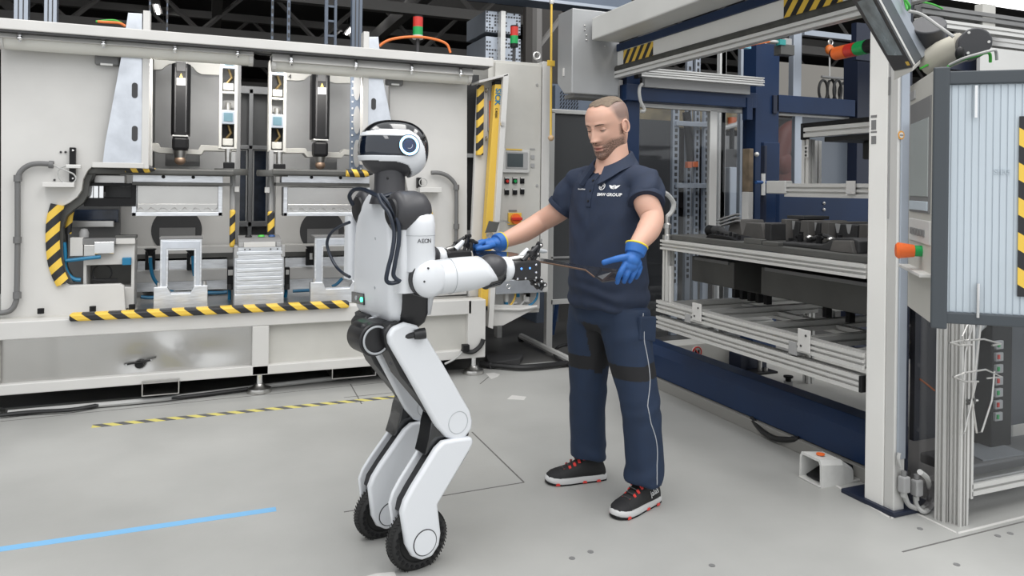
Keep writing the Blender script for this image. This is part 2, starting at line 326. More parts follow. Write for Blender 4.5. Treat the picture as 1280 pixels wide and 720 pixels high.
# hazard guards
gp = [(-0.869,5.44,1.25),(-0.89,5.44,1.154),(-0.893,5.44,1.028),(-0.883,5.44,0.902),(-0.86,5.44,0.815),(-0.833,5.44,0.749)]
tag(G().tube(smoothpts(gp,5),.040,10,flat=.5,up=(0,1,0)).obj('striped_guard', HZZ, smooth=True), 'curved yellow and black foam guard around the left press opening', 'edge guard')
gp = [(-0.8,5.6,1.256),(-0.822,5.6,1.193),(-0.83,5.6,1.12),(-0.834,5.6,1.057)]
tag(G().tube(smoothpts(gp,4),.020,8,flat=.6,up=(0,1,0)).obj('striped_guard', HZZ, smooth=True), 'short orange and black guard strip inside the left press opening', 'edge guard')
gp = [(-0.759,5.19,0.571),(0.918,5.19,0.567)]
tag(G().box(gp[0][0],gp[1][0],5.165,5.25,gp[0][2]-.020,gp[0][2]+.026).obj('striped_guard', HZX, bev=.012), 'long yellow and black striped guard along the press table edge', 'edge guard')
for (b, nm) in (((0.152,0.189,0.949,1.214),'left'),((0.406,0.453,1.008,1.202),'right')):
    tag(G().by(b,5.57,5.63).obj('striped_guard', HZZ, bev=.012), 'upright striped guard on the '+nm+' post of the centre gap', 'edge guard')
for (p, nm, lab) in (([(-0.486,5.4,1.489),(-0.355,5.4,1.487),(-0.313,5.4,1.482)],0,'striped guard cap at the tip of the left galvanised bracket'),([(0.926,5.4,1.484),(1.052,5.4,1.481),(1.116,5.4,1.482)],0,'striped guard cap left of the robot head')):
    tag(G().tube(p,[.028,.028,.008],10).obj('striped_guard', stripes('hazard_cap',(14,0,7)), smooth=True), lab, 'edge guard')
b = (1.524,1.573,0.924,1.204)
tag(G().by(b,5.40,5.45).obj('striped_guard', HZZ, bev=.01), 'striped guard on the right cheek plate behind the robot arm', 'edge guard')
# ---- galvanised brackets and posts
def slot(c, w, h, parent):
    x, y, z = c; r = w/2; pts = [(x+r*math.cos(a), z+h/2-r+r*math.sin(a)) for a in [math.pi*i/6 for i in range(7)]]+[(x-r*math.cos(a), z-h/2+r-r*math.sin(a)) for a in [math.pi*i/6 for i in range(7)]]
    G().prism('y', pts, y-.003, y+.001).obj('slot', DARKG, parent)
br = thing('galvanised_bracket','tall tapered galvanised steel bracket with three slots, left bay','bracket', (-0.446,5.36,1.515))
pp('web', [(-0.479,2.483),(-0.397,2.486),(-0.386,1.516),(-0.613,1.511),(-0.601,1.638),(-0.513,2.214)], 5.36, 5.372, GALV, .002, br)
for c in [(-0.435,5.36,1.988),(-0.432,5.36,1.711)]: slot(c,.034,.10,br)
pb('flange', (-0.391,-0.349,1.486,2.504), 5.34, 5.44, WHITE, .003, br)
pb('base_flange', (-0.668,-0.377,1.488,1.521), 5.33, 5.43, WHITE, .003, br)
br = thing('galvanised_bracket','tapered galvanised steel bracket behind the robot head, right bay','bracket', (1.13,5.36,1.551))
pp('web', [(1.061,2.464),(1.136,2.471),(1.162,2.218),(1.237,1.874),(1.289,1.549),(1.072,1.544)], 5.36, 5.372, GALV, .002, br)
slot((1.107,5.36,1.983),.034,.085,br)
pb('flange', (1.026,1.066,1.544,2.497), 5.34, 5.44, WHITE, .003, br)
# perforated energy-chain plate left of it
pc = thing('perforated_bracket','dark bracket plate with oval windows and rows of small holes','bracket', (1.032,5.6,1.883))
b = (0.985,1.08,1.495,2.242)
pb('plate', b, 5.6, 5.63, SLATE, .002, pc)
for q in [(1.029,5.6,2.134),(1.032,5.6,1.883),(1.035,5.6,1.632)]:
    G().prism('y',[(q[0]+.026*math.cos(a),q[2]+.105*math.sin(a)) for a in [2*math.pi*i/20 for i in range(20)]],5.594,5.6).obj('oval_window', GREY, pc)
g = G()
for k in range(15):
    for sx in (.14,.86):
        zz = b[2]+(b[3]-b[2])*(k+.5)/15; xx = b[0]+(b[1]-b[0])*sx; g.box(xx-.005,xx+.005,5.593,5.6,zz-.006,zz+.006)
g.obj('small_hole', WHITE, pc, kind='stuff')
# motor boxes hanging behind the light tubes
pb('motor_cover', (-0.669,-0.528,2.146,2.228), 5.40, 5.46, MIDG, .01); pb('motor_cover', (1.208,1.334,2.135,2.223), 5.40, 5.46, MIDG, .01)
for b in ((-0.637,-0.565,2.141,2.156),(1.244,1.304,2.132,2.147)): pb('motor_socket', b, 5.396, 5.40, ALUP)
# ---- tool bays: rear walls and stepped plates
for (a, c) in (((-0.441,0.244,0.426,2.37),'l'),((0.475,1.968,0.395,2.416),'r')):
    pb('bay_wall', a, 6.30, 6.36, GREY)
pb('bay_wall_lower', (-0.598,0.199,0.884,1.468), 6.25, 6.30, WHITE); pb('bay_wall_lower', (0.513,1.677,0.858,1.491), 6.25, 6.30, WHITE)
pp('header_plate', [(-0.396,2.388),(0.087,2.415),(0.09,2.221),(-0.045,2.218),(-0.079,2.233),(-0.107,2.267),(-0.135,2.283),(-0.266,2.28),(-0.292,2.26),(-0.319,2.234),(-0.388,2.229)], 6.1, 6.13, CREAM)
pp('header_plate', [(0.562,2.353),(1.08,2.353),(1.082,2.223),(0.941,2.214),(0.891,2.23),(0.852,2.266),(0.821,2.277),(0.771,2.273),(0.74,2.259),(0.704,2.224),(0.655,2.215),(0.564,2.215)], 6.1, 6.13, CREAM)
pp('ledge_plate', [(-0.387,1.682),(-0.323,1.678),(-0.313,1.65),(-0.06,1.64),(-0.044,1.676),(0.201,1.672),(0.202,1.635),(-0.022,1.635),(-0.038,1.605),(-0.317,1.609),(-0.386,1.63)], 5.9, 6.05, CREAM)
pp('ledge_plate', [(0.472,1.668),(0.699,1.675),(0.711,1.65),(0.97,1.651),(0.989,1.677),(1.071,1.673),(1.071,1.629),(0.995,1.633),(0.971,1.607),(0.712,1.607),(0.687,1.637),(0.473,1.631)], 5.9, 6.05, CREAM)
pb('knuckle_plate', (-0.289,-0.05,1.523,1.632), 6.15, 6.2, MIDG); pb('knuckle_plate', (0.768,0.978,1.513,1.61), 6.15, 6.2, MIDG)
pb('bay_edge', (-0.388,-0.37,1.513,2.306), 5.5, 6.3, PLATE)
# round openings
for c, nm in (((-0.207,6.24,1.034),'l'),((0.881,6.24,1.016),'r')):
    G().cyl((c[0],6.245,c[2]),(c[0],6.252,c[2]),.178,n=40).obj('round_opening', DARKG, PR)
    G().box(c[0]-.12,c[0]+.13,6.238,6.245,c[2]-.15,c[2]+.02).obj('opening_plate', MIDG, PR)  # mid-grey plate across the lower part of the opening
# actuators
def actuator(b, b2, tip, label, tilt=0):
    t = thing('electric_actuator', label, 'actuator', ((b[0]+b[1])/2,5.85,b[2]))
    x0,x1,z0,z1 = b; w = x1-x0
    G().prism('z',[(x0,5.80),(x0+.02,5.76),(x1-.02,5.76),(x1,5.80),(x1,5.93),(x0,5.93)],z0,z1).obj('housing', BLACK, t, .004)
    for s in (.22,.78): G().box(x0+w*s-.004,x0+w*s+.004,5.756,5.762,z0+.02,z1-.03).obj('rib', DARKG, t)
    G().box(x0+w*.28,x0+w*.74,5.757,5.761,z1-.155,z1-.105).obj('rating_plate', WHITE, t)
    G().prism('y',[(x0+w*.42,z1-.10),(x0+w*.6,z1-.10),(x0+w*.51,z1-.07)],5.757,5.761).obj('warning_triangle', YEL, t)
    for s in (.33,.67): G().cyl((x0+w*s,5.84,z1-.01),(x0+w*s,5.84,z1+.12),.022,n=12).obj('hanger_pin', ALUP, t, smooth=True)
    G().box(x0+w*.25,x0+w*.75,5.75,5.80,z1-.06,z1+.01).obj('clevis', DARKG, t, .004)
    G().box(b2[0],b2[1],5.77,5.93,b2[2],b2[3]).obj('lower_barrel', BLACK, t, .02)
    G().box(x0+.01,x1-.01,5.765,5.93,z0-.012,z0).obj('collar', ALUP, t, .003)
    G().cyl((tip[0],5.85,tip[2]),(tip[0],5.85,b2[2]),.035,.045,n=14).obj('rod_eye', STEEL, t, smooth=True)
    G().ball((tip[0],5.84,tip[2]-.02),.038,.03,.034).obj('rod_ball', M('bronze_'+label[:5].strip(), (.35,.24,.17), .4, .6), t, smooth=True)
actuator((-0.239,-0.115,1.736,2.242), (-0.231,-0.122,1.628,1.725), (-0.179,5.85,1.578), 'black electric press actuator hanging in the left bay')
actuator((0.73,0.861,1.742,2.235), (0.746,0.853,1.609,1.724), (0.802,5.85,1.567), 'black electric press actuator hanging in the right bay')
# valve ladders on each side of the centre gap
def valve_column(x0, x1, z0, z1, label, py):
    t = thing('valve_column', label, 'valve column', (x0,py,z0)); w = x1-x0
    G().box(x0,x0+w*.16,py,py+.12,z0,z1).obj('side_plate', CREAM, t, .003); G().box(x1-w*.16,x1,py,py+.12,z0,z1).obj('side_plate', CREAM, t, .003)
    G().box(x0+w*.16,x1-w*.16,py+.1,py+.12,z0,z1).obj('back_plate', GREY, t)
    H = z1-z0
    for k, (a, c) in enumerate(((.60,.98),(.02,.50))):
        G().box(x0+w*.18,x1-w*.18,py+.06,py+.1,z0+H*(a+.02),z0+H*(c-.02)-.06).obj('black_recess', BLACK, t)
        G().box(x0+w*.14,x1-w*.14,py+.01,py+.12,z0+H*a-.014,z0+H*a).obj('shelf', WHITE, t)
        xm = (x0+x1)/2
        G().cyl((xm,py+.05,z0+H*a+.26),(xm,py+.05,z0+H*c-.01),.018,n=12).obj('piston_rod', (ALUB if k==0 else STEEL), t, smooth=True)
        c_ = G().box(xm-.045,xm+.045,py+.0,py+.08,z0+H*a+.16,z0+H*a+.26).obj('valve_block', ALUB, t, .005)
        G().box(xm-.03,xm+.03,py-.004,py,z0+H*a+.18,z0+H*a+.24).obj('valve_label', M('valve_label_blue',(.09,.17,.21),.5) if 'valve_label_blue' not in MT else MT['valve_label_blue'], c_)
        G().tube([(xm,py+.04,z0+H*a+.16),(xm+.02,py+.03,z0+H*a+.10),(xm-.01,py+.03,z0+H*a+.06)],.010,8).obj('brass_fitting', M('brass',(.16,.115,.05),.35,.8) if 'brass' not in MT else MT['brass'], t, smooth=True)
        G().box(xm-.035,xm+.035,py+.02,py+.09,z0+H*a+.01,z0+H*a+.06).obj('fitting_block', CREAM, t, .004)
b = (0.075,0.196,1.643,2.322); valve_column(b[0],b[1],b[2],b[3],'column of blue-grey valve blocks between the left bay and the centre gap',5.65)
b = (0.408,0.53,1.63,2.29); valve_column(b[0],b[1],b[2],b[3],'column of blue-grey valve blocks between the centre gap and the right bay',5.65)
for b in ((0.107,0.181,1.484,1.547),(0.442,0.525,1.479,1.543)): pb('clamp_block', b, 5.60, 5.72, BLACK, .006)
for p in ([(0.139,5.66,1.643),(0.141,5.66,1.535)],[(0.485,5.66,1.631),(0.486,5.66,1.538)]): G().cyl(p[0],p[1],.022,n=12).obj('guide_rod', STEEL, PR, smooth=True)
for p in ([(0.173,5.62,1.62),(0.17,5.62,1.45),(0.17,5.62,1.213)],[(0.426,5.62,1.639),(0.428,5.62,1.455),(0.431,5.62,1.202)]): G().tube(p,.018,8).obj('gap_post', GREY, PR, smooth=True)
for b in ((0.181,0.212,1.338,1.377),(0.384,0.417,1.334,1.374)): pb('gap_sensor', b, 5.58, 5.62, WHITE)
# centre gap: rear lattice with glazed lower lights
bk = (0.228,0.533,0.589,2.249)
for b in ((0.219,0.537,2.179,2.242),(0.225,0.543,1.696,1.731),(0.233,0.551,1.024,1.066),(0.333,0.366,0.59,2.219),(0.229,0.261,0.594,2.212),(0.493,0.547,0.584,2.229)): pb('lattice_bar', b, 6.85, 6.92, GREY)
for b in ((0.243,0.335,1.716,2.191),(0.355,0.502,1.72,2.199),(0.256,0.348,0.694,1.03),(0.368,0.515,0.69,1.029)): pb('lattice_panel', b, 6.93, 6.95, MIDG)
GLZ = M('dark_blue_glazing',(.035,.05,.085),.15,0,.5,9)
for b, f in (((0.256,0.328,1.058,1.694),0),((0.371,0.495,1.057,1.698),0)):
    p_ = pb('glazed_light', b, 6.93, 6.94, GLZ)
    G().frame('y',[(b[0],b[2]),(b[1],b[2]),(b[1],b[3]),(b[0],b[3])],[(b[0]+.012,b[2]+.012),(b[1]-.012,b[2]+.012),(b[1]-.012,b[3]-.012),(b[0]+.012,b[3]-.012)],6.9,6.93).obj('bead', ALUP, p_)
# ---- upper tools
def upper_tool(pl, silver, bar, die, inner, label, flip):
    t = thing('upper_tool', label, 'press tool', ((die[0]+die[1])/2,5.7,die[2]))
    z0,z1 = pl[2],pl[3]; c = pl[1]-.06 if not flip else pl[0]+.06
    pts = [(pl[0],z0),(pl[1],z0),(pl[1],z1),(pl[0],z1)]
    G().box(pl[0],pl[1],5.48,5.72,z0,z1).obj('carrier_plate', PLATE, t, .012)
    G().by(silver,5.55,5.70).obj('adapter_block', ALUM, t, .003)
    for s in (.33,.66): G().cyl((silver[0]+(silver[1]-silver[0])*s,5.545,silver[3]-.012),(silver[0]+(silver[1]-silver[0])*s,5.56,silver[3]-.012),.012,n=10).obj('screw', BLACK, t)
    G().by(bar,5.52,5.70).obj('clamp_bar', PLATE, t, .003)
    n = 24; x0,x1,za,zb_ = die
    # die body: frame with a hollow front and a wavy cutting edge
    G().by((x0,x1,za,zb_),5.62,5.72).obj('die_body', STEEL, t, .004)
    zi = za+(zb_-za)*.40
    wav = [(x0+.03+(x1-x0-.06)*i/n, za+.045+.012*math.sin(i*1.9)) for i in range(n+1)]
    G().prism('y',[(x0+.03,zi),]+wav+[(x1-.03,zi)],5.585,5.62).obj('cutting_insert', STAIN, t, .003)
    G().box(x0,x0+.028,5.56,5.62,za,zb_).obj('die_cheek', ALUM, t, .003); G().box(x1-.028,x1,5.56,5.62,za,zb_).obj('die_cheek', ALUM, t, .003)
    G().box(x0,x1,5.56,5.62,za,za+.026).obj('die_rail', ALUM, t, .003)
    G().box(x0+.03,x1-.03,5.60,5.62,zi,zb_-.005).obj('polished_face', STAIN, t)
upper_tool((-0.717,0.175,1.447,1.492), (-0.456,0.105,1.395,1.449), (-0.457,0.162,1.379,1.401), (-0.461,0.103,1.171,1.379), 0, 'silver upper forming tool under its dark carrier plate, left bay', False)
upper_tool((0.423,1.109,1.459,1.505), (0.494,1.123,1.408,1.461), (0.454,1.118,1.385,1.408), (0.51,1.132,1.168,1.379), 0, 'silver upper forming tool under its dark carrier plate, right bay', True)
for c, nm in (((0.157,5.48,1.479),'l'),((0.439,5.48,1.474),'r')):
    G().lathe((c[0],5.6,c[2]-.022),(0,0,1),[(.001,0),(.11,0),(.115,.02),(.11,.044),(.001,.044)],28).obj('plate_nose', PLATE, PR, smooth=True)
# black cassette beside the left tool
cs = thing('tool_cassette','black open cassette with bright strips beside the left forming tool','cassette', (-0.586,5.55,1.237))
o_ = (-0.739,-0.435,1.237,1.39)
G().frame('y',[(o_[0],o_[2]),(o_[1],o_[2]),(o_[1],o_[3]),(o_[0],o_[3])],[(o_[0]+.02,o_[2]+.055),(o_[1]-.03,o_[2]+.055),(o_[1]-.03,o_[3]-.02),(o_[0]+.02,o_[3]-.02)],5.55,5.8).obj('case', BLACK, cs, .003)
for b in ((-0.714,-0.691,1.283,1.372),(-0.686,-0.661,1.283,1.373),(-0.654,-0.631,1.284,1.373)): G().by(b,5.58,5.6).obj('bright_strip', CHROME, cs)
G().by((-0.694,-0.512,1.389,1.443),5.65,5.8).obj('top_block', STEEL, cs, .003)
G().by((-0.636,-0.457,1.281,1.368),5.74,5.8).obj('back_plate', MIDG, cs)
pb('arc_plate', (-0.772,-0.658,1.426,1.583), 5.75, 5.8, DARKG, .01)
pb('bay_void', (-0.908,-0.579,0.634,1.324), 6.1, 6.15, MIDG)
pb('void_panel', (-0.897,-0.586,1.108,1.199), 6.05, 6.08, GLZ); pb('void_shelf', (-0.872,-0.606,1.079,1.124), 5.95, 6.0, STEEL)
# ---- rear rails of the lower tables
for b, mat, nm in (((-0.474,0.191,0.868,0.922),WHITE,'rear_rail'),((-0.475,0.192,0.818,0.872),PLATE,'rear_channel'),((-0.462,0.152,0.742,0.838),ALUM,'rear_plate'),((-0.468,0.163,0.67,0.754),WHITE,'rear_sill'),((-0.474,0.163,0.594,0.682),ALUM,'rear_kerb'),
                   ((0.55,1.295,0.863,0.921),WHITE,'rear_rail'),((0.552,1.299,0.816,0.868),PLATE,'rear_channel'),((0.575,1.296,0.741,0.831),ALUM,'rear_plate'),((0.547,1.286,0.657,0.746),WHITE,'rear_sill'),((0.544,1.277,0.556,0.67),ALUM,'rear_kerb')):
    pb(nm, b, 6.02 if nm=='rear_sill' else 6.08, 6.2, mat)
# ---- jigs standing on the table
ZT = zl[0]-.004
def frame_jig(o, i, base, y, label):
    t = thing('frame_jig', label, 'fixture', ((o[0]+o[1])/2,y,ZT))
    base = (base[0],base[1],ZT,base[3])
    r = .03
    outer = [(o[0],base[3]-.01),(o[1],base[3]-.01),(o[1],o[3]),(o[0],o[3])]
    G().frame('y',[(o[0],base[2]+.03),(o[1],base[2]+.03),(o[1],o[3]),(o[0],o[3])],[(i[0],i[2]),(i[1],i[2]),(i[1],i[3]),(i[0],i[3])],y,y+.035).obj('window_frame', ALUM, t, .003)
    G().frame('y',[(o[0]+.012,i[2]-.005),(o[1]-.012,i[2]-.005),(o[1]-.012,o[3]-.012),(o[0]+.012,o[3]-.012)],[(i[0]-.012,i[2]-.001),(i[1]+.012,i[2]-.001),(i[1]+.012,i[3]+.012),(i[0]-.012,i[3]+.012)],y-.004,y).obj('raised_border', GALV, t, .002)
    G().prism('y',[(base[0],base[2]),(base[1],base[2]),(base[1],base[3]),(i[1]+.005,base[3]),(i[1]-.02,i[2]-.008),(i[0]+.02,i[2]-.008),(i[0]-.005,base[3]),(base[0],base[3])],y-.018,y+.045).obj('foot_block', ALUM, t, .003)
    G().box(o[0]-.006,o[1]+.006,y-.004,y+.16,o[3],o[3]+.012).obj('cover_strip', MIDG, t, .002)
    for x in (base[0]+.03,base[1]-.02): G().cyl((x,y+.01,base[3]),(x,y+.01,base[3]+.025),.012,n=10).obj('locating_pin', STEEL, t, smooth=True)
frame_jig((-0.277,-0.025,0.569,1.025), (-0.229,-0.072,0.675,0.95), (-0.312,0.014,0.556,0.715), 5.40, 'open aluminium window jig standing on the left table')
frame_jig((0.711,1.043,0.546,1.021), (0.771,0.974,0.666,0.958), (0.683,1.088,0.543,0.708), 5.40, 'open aluminium window jig partly hidden by the robot back')
bl = thing('ribbed_block','solid machined aluminium block with dark cap at the centre gap','fixture', (0.348,5.38,0.547))
b = (0.181,0.503,0.542,0.969); b = (b[0],b[1],ZT,b[3])
g = G().box(b[0],b[1],5.40,5.62,ZT,b[3]); g.obj('core', ALUM, bl, .003)
n = 11
for k in range(n):
    z0 = ZT+.09+(b[3]-ZT-.09)*k/n; G().box(b[0]+.012,b[1]-.012,5.388-.006*(k%2),5.40,z0+.002,z0+(b[3]-ZT-.09)/n-.004).obj('milled_rib', ALUM, bl, .002)
G().box(b[0],b[1],5.385,5.40,ZT,ZT+.085).obj('foot', ALUM, bl, .003)
c = (0.203,0.484,0.964,1.024)
G().prism('x',[(5.385,c[2]),(5.60,c[2]),(5.60,c[3]+.01),(5.42,c[3]-.004),(5.385,c[3]-.022)],c[0],c[1]).obj('cap', MIDG, bl, .004)
G().box(c[0]+.035,c[1]-.04,5.38,5.39,c[2],c[3]-.026).obj('cap_plate', WHITE, bl, .002)
for x in (c[0]+.002,c[1]-.034): G().box(x,x+.032,5.376,5.388,c[2]+.002,c[3]-.028).obj('cap_clip', GREY, bl, .003)
for x in (b[0]-.004,b[1]-.020): G().box(x,x+.026,5.384,5.44,b[3]-.075,b[3]+.005).obj('corner_guide', GREY, bl, .004)
for s in (.2,.3,.72,.86): G().cyl((b[0]+(b[1]-b[0])*s,5.381,b[3]-.02),(b[0]+(b[1]-b[0])*s,5.388,b[3]-.02),.005,n=8).obj('dowel', DARKG, bl)
for s,mt in ((.25,BLACK),(.55,GRNC),(.8,FRBLUE)): G().lathe((c[0]+(c[1]-c[0])*s,5.5,c[3]+.004),(0,0,1),[(.001,0),(.025,0),(.018,.012),(.001,.012)],12).obj('cap_plug', mt, bl, smooth=True)
# white gauge unit on the left of the table
gu = thing('gauge_unit','white gauge unit with steel head and blue hoses, left of the jigs','fixture', (-0.593,5.56,0.566))
o_ = (-0.737,-0.439,0.552,1.0); i_ = (-0.719,-0.458,0.699,0.852)
G().frame('y',[(o_[0],ZT),(o_[1],ZT),(o_[1],o_[3]),(o_[0],o_[3])],[(i_[0],i_[2]),(i_[1],i_[2]),(i_[1],i_[3]),(i_[0],i_[3])],5.55,5.75).obj('body', WHITE, gu, .004)
G().by(i_,5.74,5.76).obj('recess_back', PLATE, gu)
for b, mat, nm in (((-0.811,-0.737,0.916,1.035),WHITE,'side_arm'),((-0.742,-0.548,0.986,1.028),MIDG,'bridge'),((-0.669,-0.554,0.931,1.009),CHROME,'steel_head'),((-0.548,-0.435,0.989,1.031),WHITE,'side_block'),((-0.554,-0.427,1.025,1.046),PLATE,'top_slide'),((-0.733,-0.665,0.914,0.987),STEEL,'gauge_plate')):
    G().by(b,(5.49 if nm=='steel_head' else 5.52),5.62).obj(nm, mat, gu, .003)
G().by((-0.509,-0.457,0.851,0.899),5.51,5.55).obj('blue_valve', HOSE, gu, .003)
G().lathe((-0.74,5.58,1.052),(0,0,1),[(.001,-.02),(.028,-.02),(.03,.01),(.02,.035),(.001,.04)],14).obj('knob', GREY, gu, smooth=True)
G().torus((-0.633,5.6,0.795),(0,1,0),.055,.006,24,6).obj('coiled_cable', CBLK, gu, smooth=True)
G().tube([(-0.686,5.58,0.757),(-0.644,5.58,0.75),(-0.541,5.58,0.747)],.010,6).obj('cable_stub', CBLK, gu, smooth=True)
def hose(name, pts, r, mat, label, cat='hose', group=None, k=6, n=8):
    return tag(G().tube(smoothpts(pts,k), r, n).obj(name, mat, smooth=True), label, cat, group)
hose('air_hose', [(-0.83,5.5,0.89),(-0.786,5.5,0.894),(-0.714,5.5,0.902),(-0.632,5.5,0.91)], .012, HOSE, 'blue air hose running level into the white gauge unit')
hose('air_hose', [(-0.844,5.52,1.006),(-0.838,5.52,0.929),(-0.838,5.52,0.857),(-0.819,5.52,0.8),(-0.783,5.52,0.768),(-0.747,5.52,0.761)], .013, HOSE, 'blue air hose bending down beside the curved striped guard')
hose('air_hose', [(-0.366,5.9,0.862),(-0.363,5.9,0.804),(-0.349,5.9,0.73),(-0.317,5.9,0.671),(-0.27,5.9,0.629),(-0.212,5.9,0.61)], .012, HOSE, 'blue air hose curving behind the left window jig')
hose('air_hose', [(-0.088,5.9,0.866),(-0.084,5.9,0.796),(-0.075,5.9,0.721)], .012, HOSE, 'short blue air hose seen through the left window jig')
hose('air_hose', [(-0.417,5.8,0.598),(-0.377,5.8,0.591),(-0.336,5.8,0.589)], .012, HOSE, 'short blue hose left of the window jig foot')
hose('air_hose', [(0.012,5.8,0.608),(0.06,5.8,0.606),(0.104,5.8,0.604),(0.147,5.8,0.608)], .013, HOSE, 'blue hose between the window jig and the ribbed block')
hose('air_hose', [(0.159,5.75,0.655),(0.162,5.75,0.597),(0.16,5.75,0.545)], .012, HOSE, 'upright blue hose against the left side of the ribbed block')
hose('air_hose', [(0.55,5.75,0.646),(0.553,5.75,0.592),(0.545,5.75,0.539)], .013, HOSE, 'upright blue hose against the right side of the ribbed block')
hose('air_hose', [(0.607,5.8,0.595),(0.665,5.8,0.596),(0.73,5.8,0.596)], .012, HOSE, 'level blue hose between ribbed block and right window jig')
hose('air_hose', [(0.911,5.9,0.606),(0.948,5.9,0.623),(0.991,5.9,0.666)], .012, HOSE, 'blue hose slanting behind the right window jig')
def suction(p0, p1, label):
    t = thing('suction_cup', label, 'suction cup', p0)
    G().lathe(p0,(0,0,-1),[(.001,0),(.042,0),(.018,.03),(.014,.05),(.001,.05)],16).obj('cup', BLACK, t, smooth=True)
    G().cyl((p0[0],p0[1],p0[2]-.05),(p0[0],p0[1],p0[2]-.10),.012,n=10).obj('stem', ALUP, t, smooth=True)
    G().box(p0[0]-.035,p0[0]+.03,p0[1]+.02,p0[1]+.06,p1[2],p0[2]-.02).obj('holder', BLACK, t, .003)
suction((-0.37,5.95,0.92), (-0.368,5.95,0.765), 'black suction cup on its holder left of the window jig')
suction((-0.094,5.95,0.903), (-0.093,5.95,0.756), 'black suction cup seen inside the left window jig')
suction((0.756,5.95,0.916), (0.758,5.95,0.767), 'black suction cup left of the right window jig')
for (b, b2, lab) in (((0.143,0.186,0.676,0.802),(0.148,0.181,0.74,0.78),'small black valve stack left of the ribbed block'),((0.54,0.574,0.661,0.785),(0.545,0.567,0.733,0.768),'small black valve stack right of the ribbed block')):
    t = thing('valve_stack', lab, 'valve', (b[0],5.72,b[2])); G().by(b,5.70,5.75).obj('body', BLACK, t, .004); G().by(b2,5.69,5.70).obj('cap', WHITE, t, .002)
    G().cyl(((b[0]+b[1])/2,5.72,b[2]-.04),((b[0]+b[1])/2,5.72,b[2]),.02,n=10).obj('coupling', DARKG, t, smooth=True)
# ---- sensor, shelf and conduit on the cheek plates
t = thing('sensor_bracket','black slotted sensor strip over a small white shelf on the left cheek plate','sensor', (-0.785,5.42,1.493))
G().by((-0.804,-0.771,1.397,1.613),5.41,5.45).obj('strip', BLACK, t, .003); G().by((-0.942,-0.768,1.361,1.391),5.36,5.45).obj('shelf', WHITE, t, .003)
G().by((-0.82,-0.737,1.481,1.504),5.39,5.42).obj('sensor_head', ALUP, t, .003)
for p in [(-0.784,5.405,1.594),(-0.782,5.405,1.417)]: G().ball(p,.007,nu=8,nv=6).obj('screw', CHROME, t)
for p in [(-0.889,5.445,1.406),(-0.856,5.445,1.583),(-0.83,5.445,1.584)]: G().ball(p,.007,nu=8,nv=6).obj('small_screw', DARKG, t)
hose('sensor_cable', [(-0.891,5.4,1.501),(-0.856,5.4,1.481),(-0.813,5.4,1.462),(-0.777,5.4,1.443),(-0.764,5.4,1.413),(-0.786,5.4,1.387),(-0.829,5.4,1.391),(-0.856,5.4,1.421),(-0.861,5.4,1.466),(-0.83,5.4,1.492),(-0.791,5.4,1.498),(-0.765,5.4,1.498)], .005, CGRY, 'looped grey sensor cable beside the black slotted strip', 'cable')
cd = smoothpts([(-0.893,5.41,1.503),(-0.962,5.41,1.507),(-1.013,5.41,1.498),(-1.055,5.41,1.467),(-1.077,5.41,1.418),(-1.078,5.41,1.329),(-1.075,5.41,1.033),(-1.076,5.41,0.712),(-1.084,5.41,0.639),(-1.108,5.41,0.601),(-1.145,5.41,0.588),(-1.179,5.41,0.589)],5)
t = thing('conduit','bent grey conduit pipe with collars on the left cheek plate','conduit', cd[-1])
G().tube(cd,.016,10).obj('pipe', COND, t, smooth=True)
for p in [(-1.078,5.41,1.413),(-1.076,5.41,1.033),(-1.074,5.41,0.692)]: G().cyl((p[0],p[1],p[2]-.02),(p[0],p[1],p[2]+.02),.023,n=12).obj('collar', COND, t, smooth=True)
q = [(-0.914,5.41,1.503),(-0.889,5.41,1.501)]; G().cyl(q[0],q[1],.024,n=12).obj('end_gland', COND, t, smooth=True)
cd = smoothpts([(1.558,5.41,1.496),(1.614,5.41,1.497),(1.677,5.41,1.48),(1.728,5.41,1.439),(1.754,5.41,1.39),(1.759,5.41,1.293),(1.761,5.41,1.092),(1.762,5.41,0.806)],5)
t = thing('conduit','bent grey conduit pipe on the right cheek plate behind the robot head','conduit', cd[-1])
G().tube(cd,.016,10).obj('pipe', COND, t, smooth=True)
for p in [(1.757,5.41,1.39),(1.761,5.41,1.092)]: G().cyl((p[0],p[1],p[2]-.02),(p[0],p[1],p[2]+.02),.023,n=12).obj('collar', COND, t, smooth=True)
t = thing('sensor_bracket','small white shelf with coiled wire on the right cheek plate','sensor', (1.537,5.42,1.376))
G().by((1.46,1.628,1.349,1.388),5.36,5.45).obj('shelf', WHITE, t, .003); G().by((1.453,1.484,1.381,1.459),5.41,5.45).obj('strip', BLACK, t, .002)
G().torus((1.494,5.4,1.423),(0,1,0),.03,.004,20,6).obj('wire_coil', CGRY, t, smooth=True)
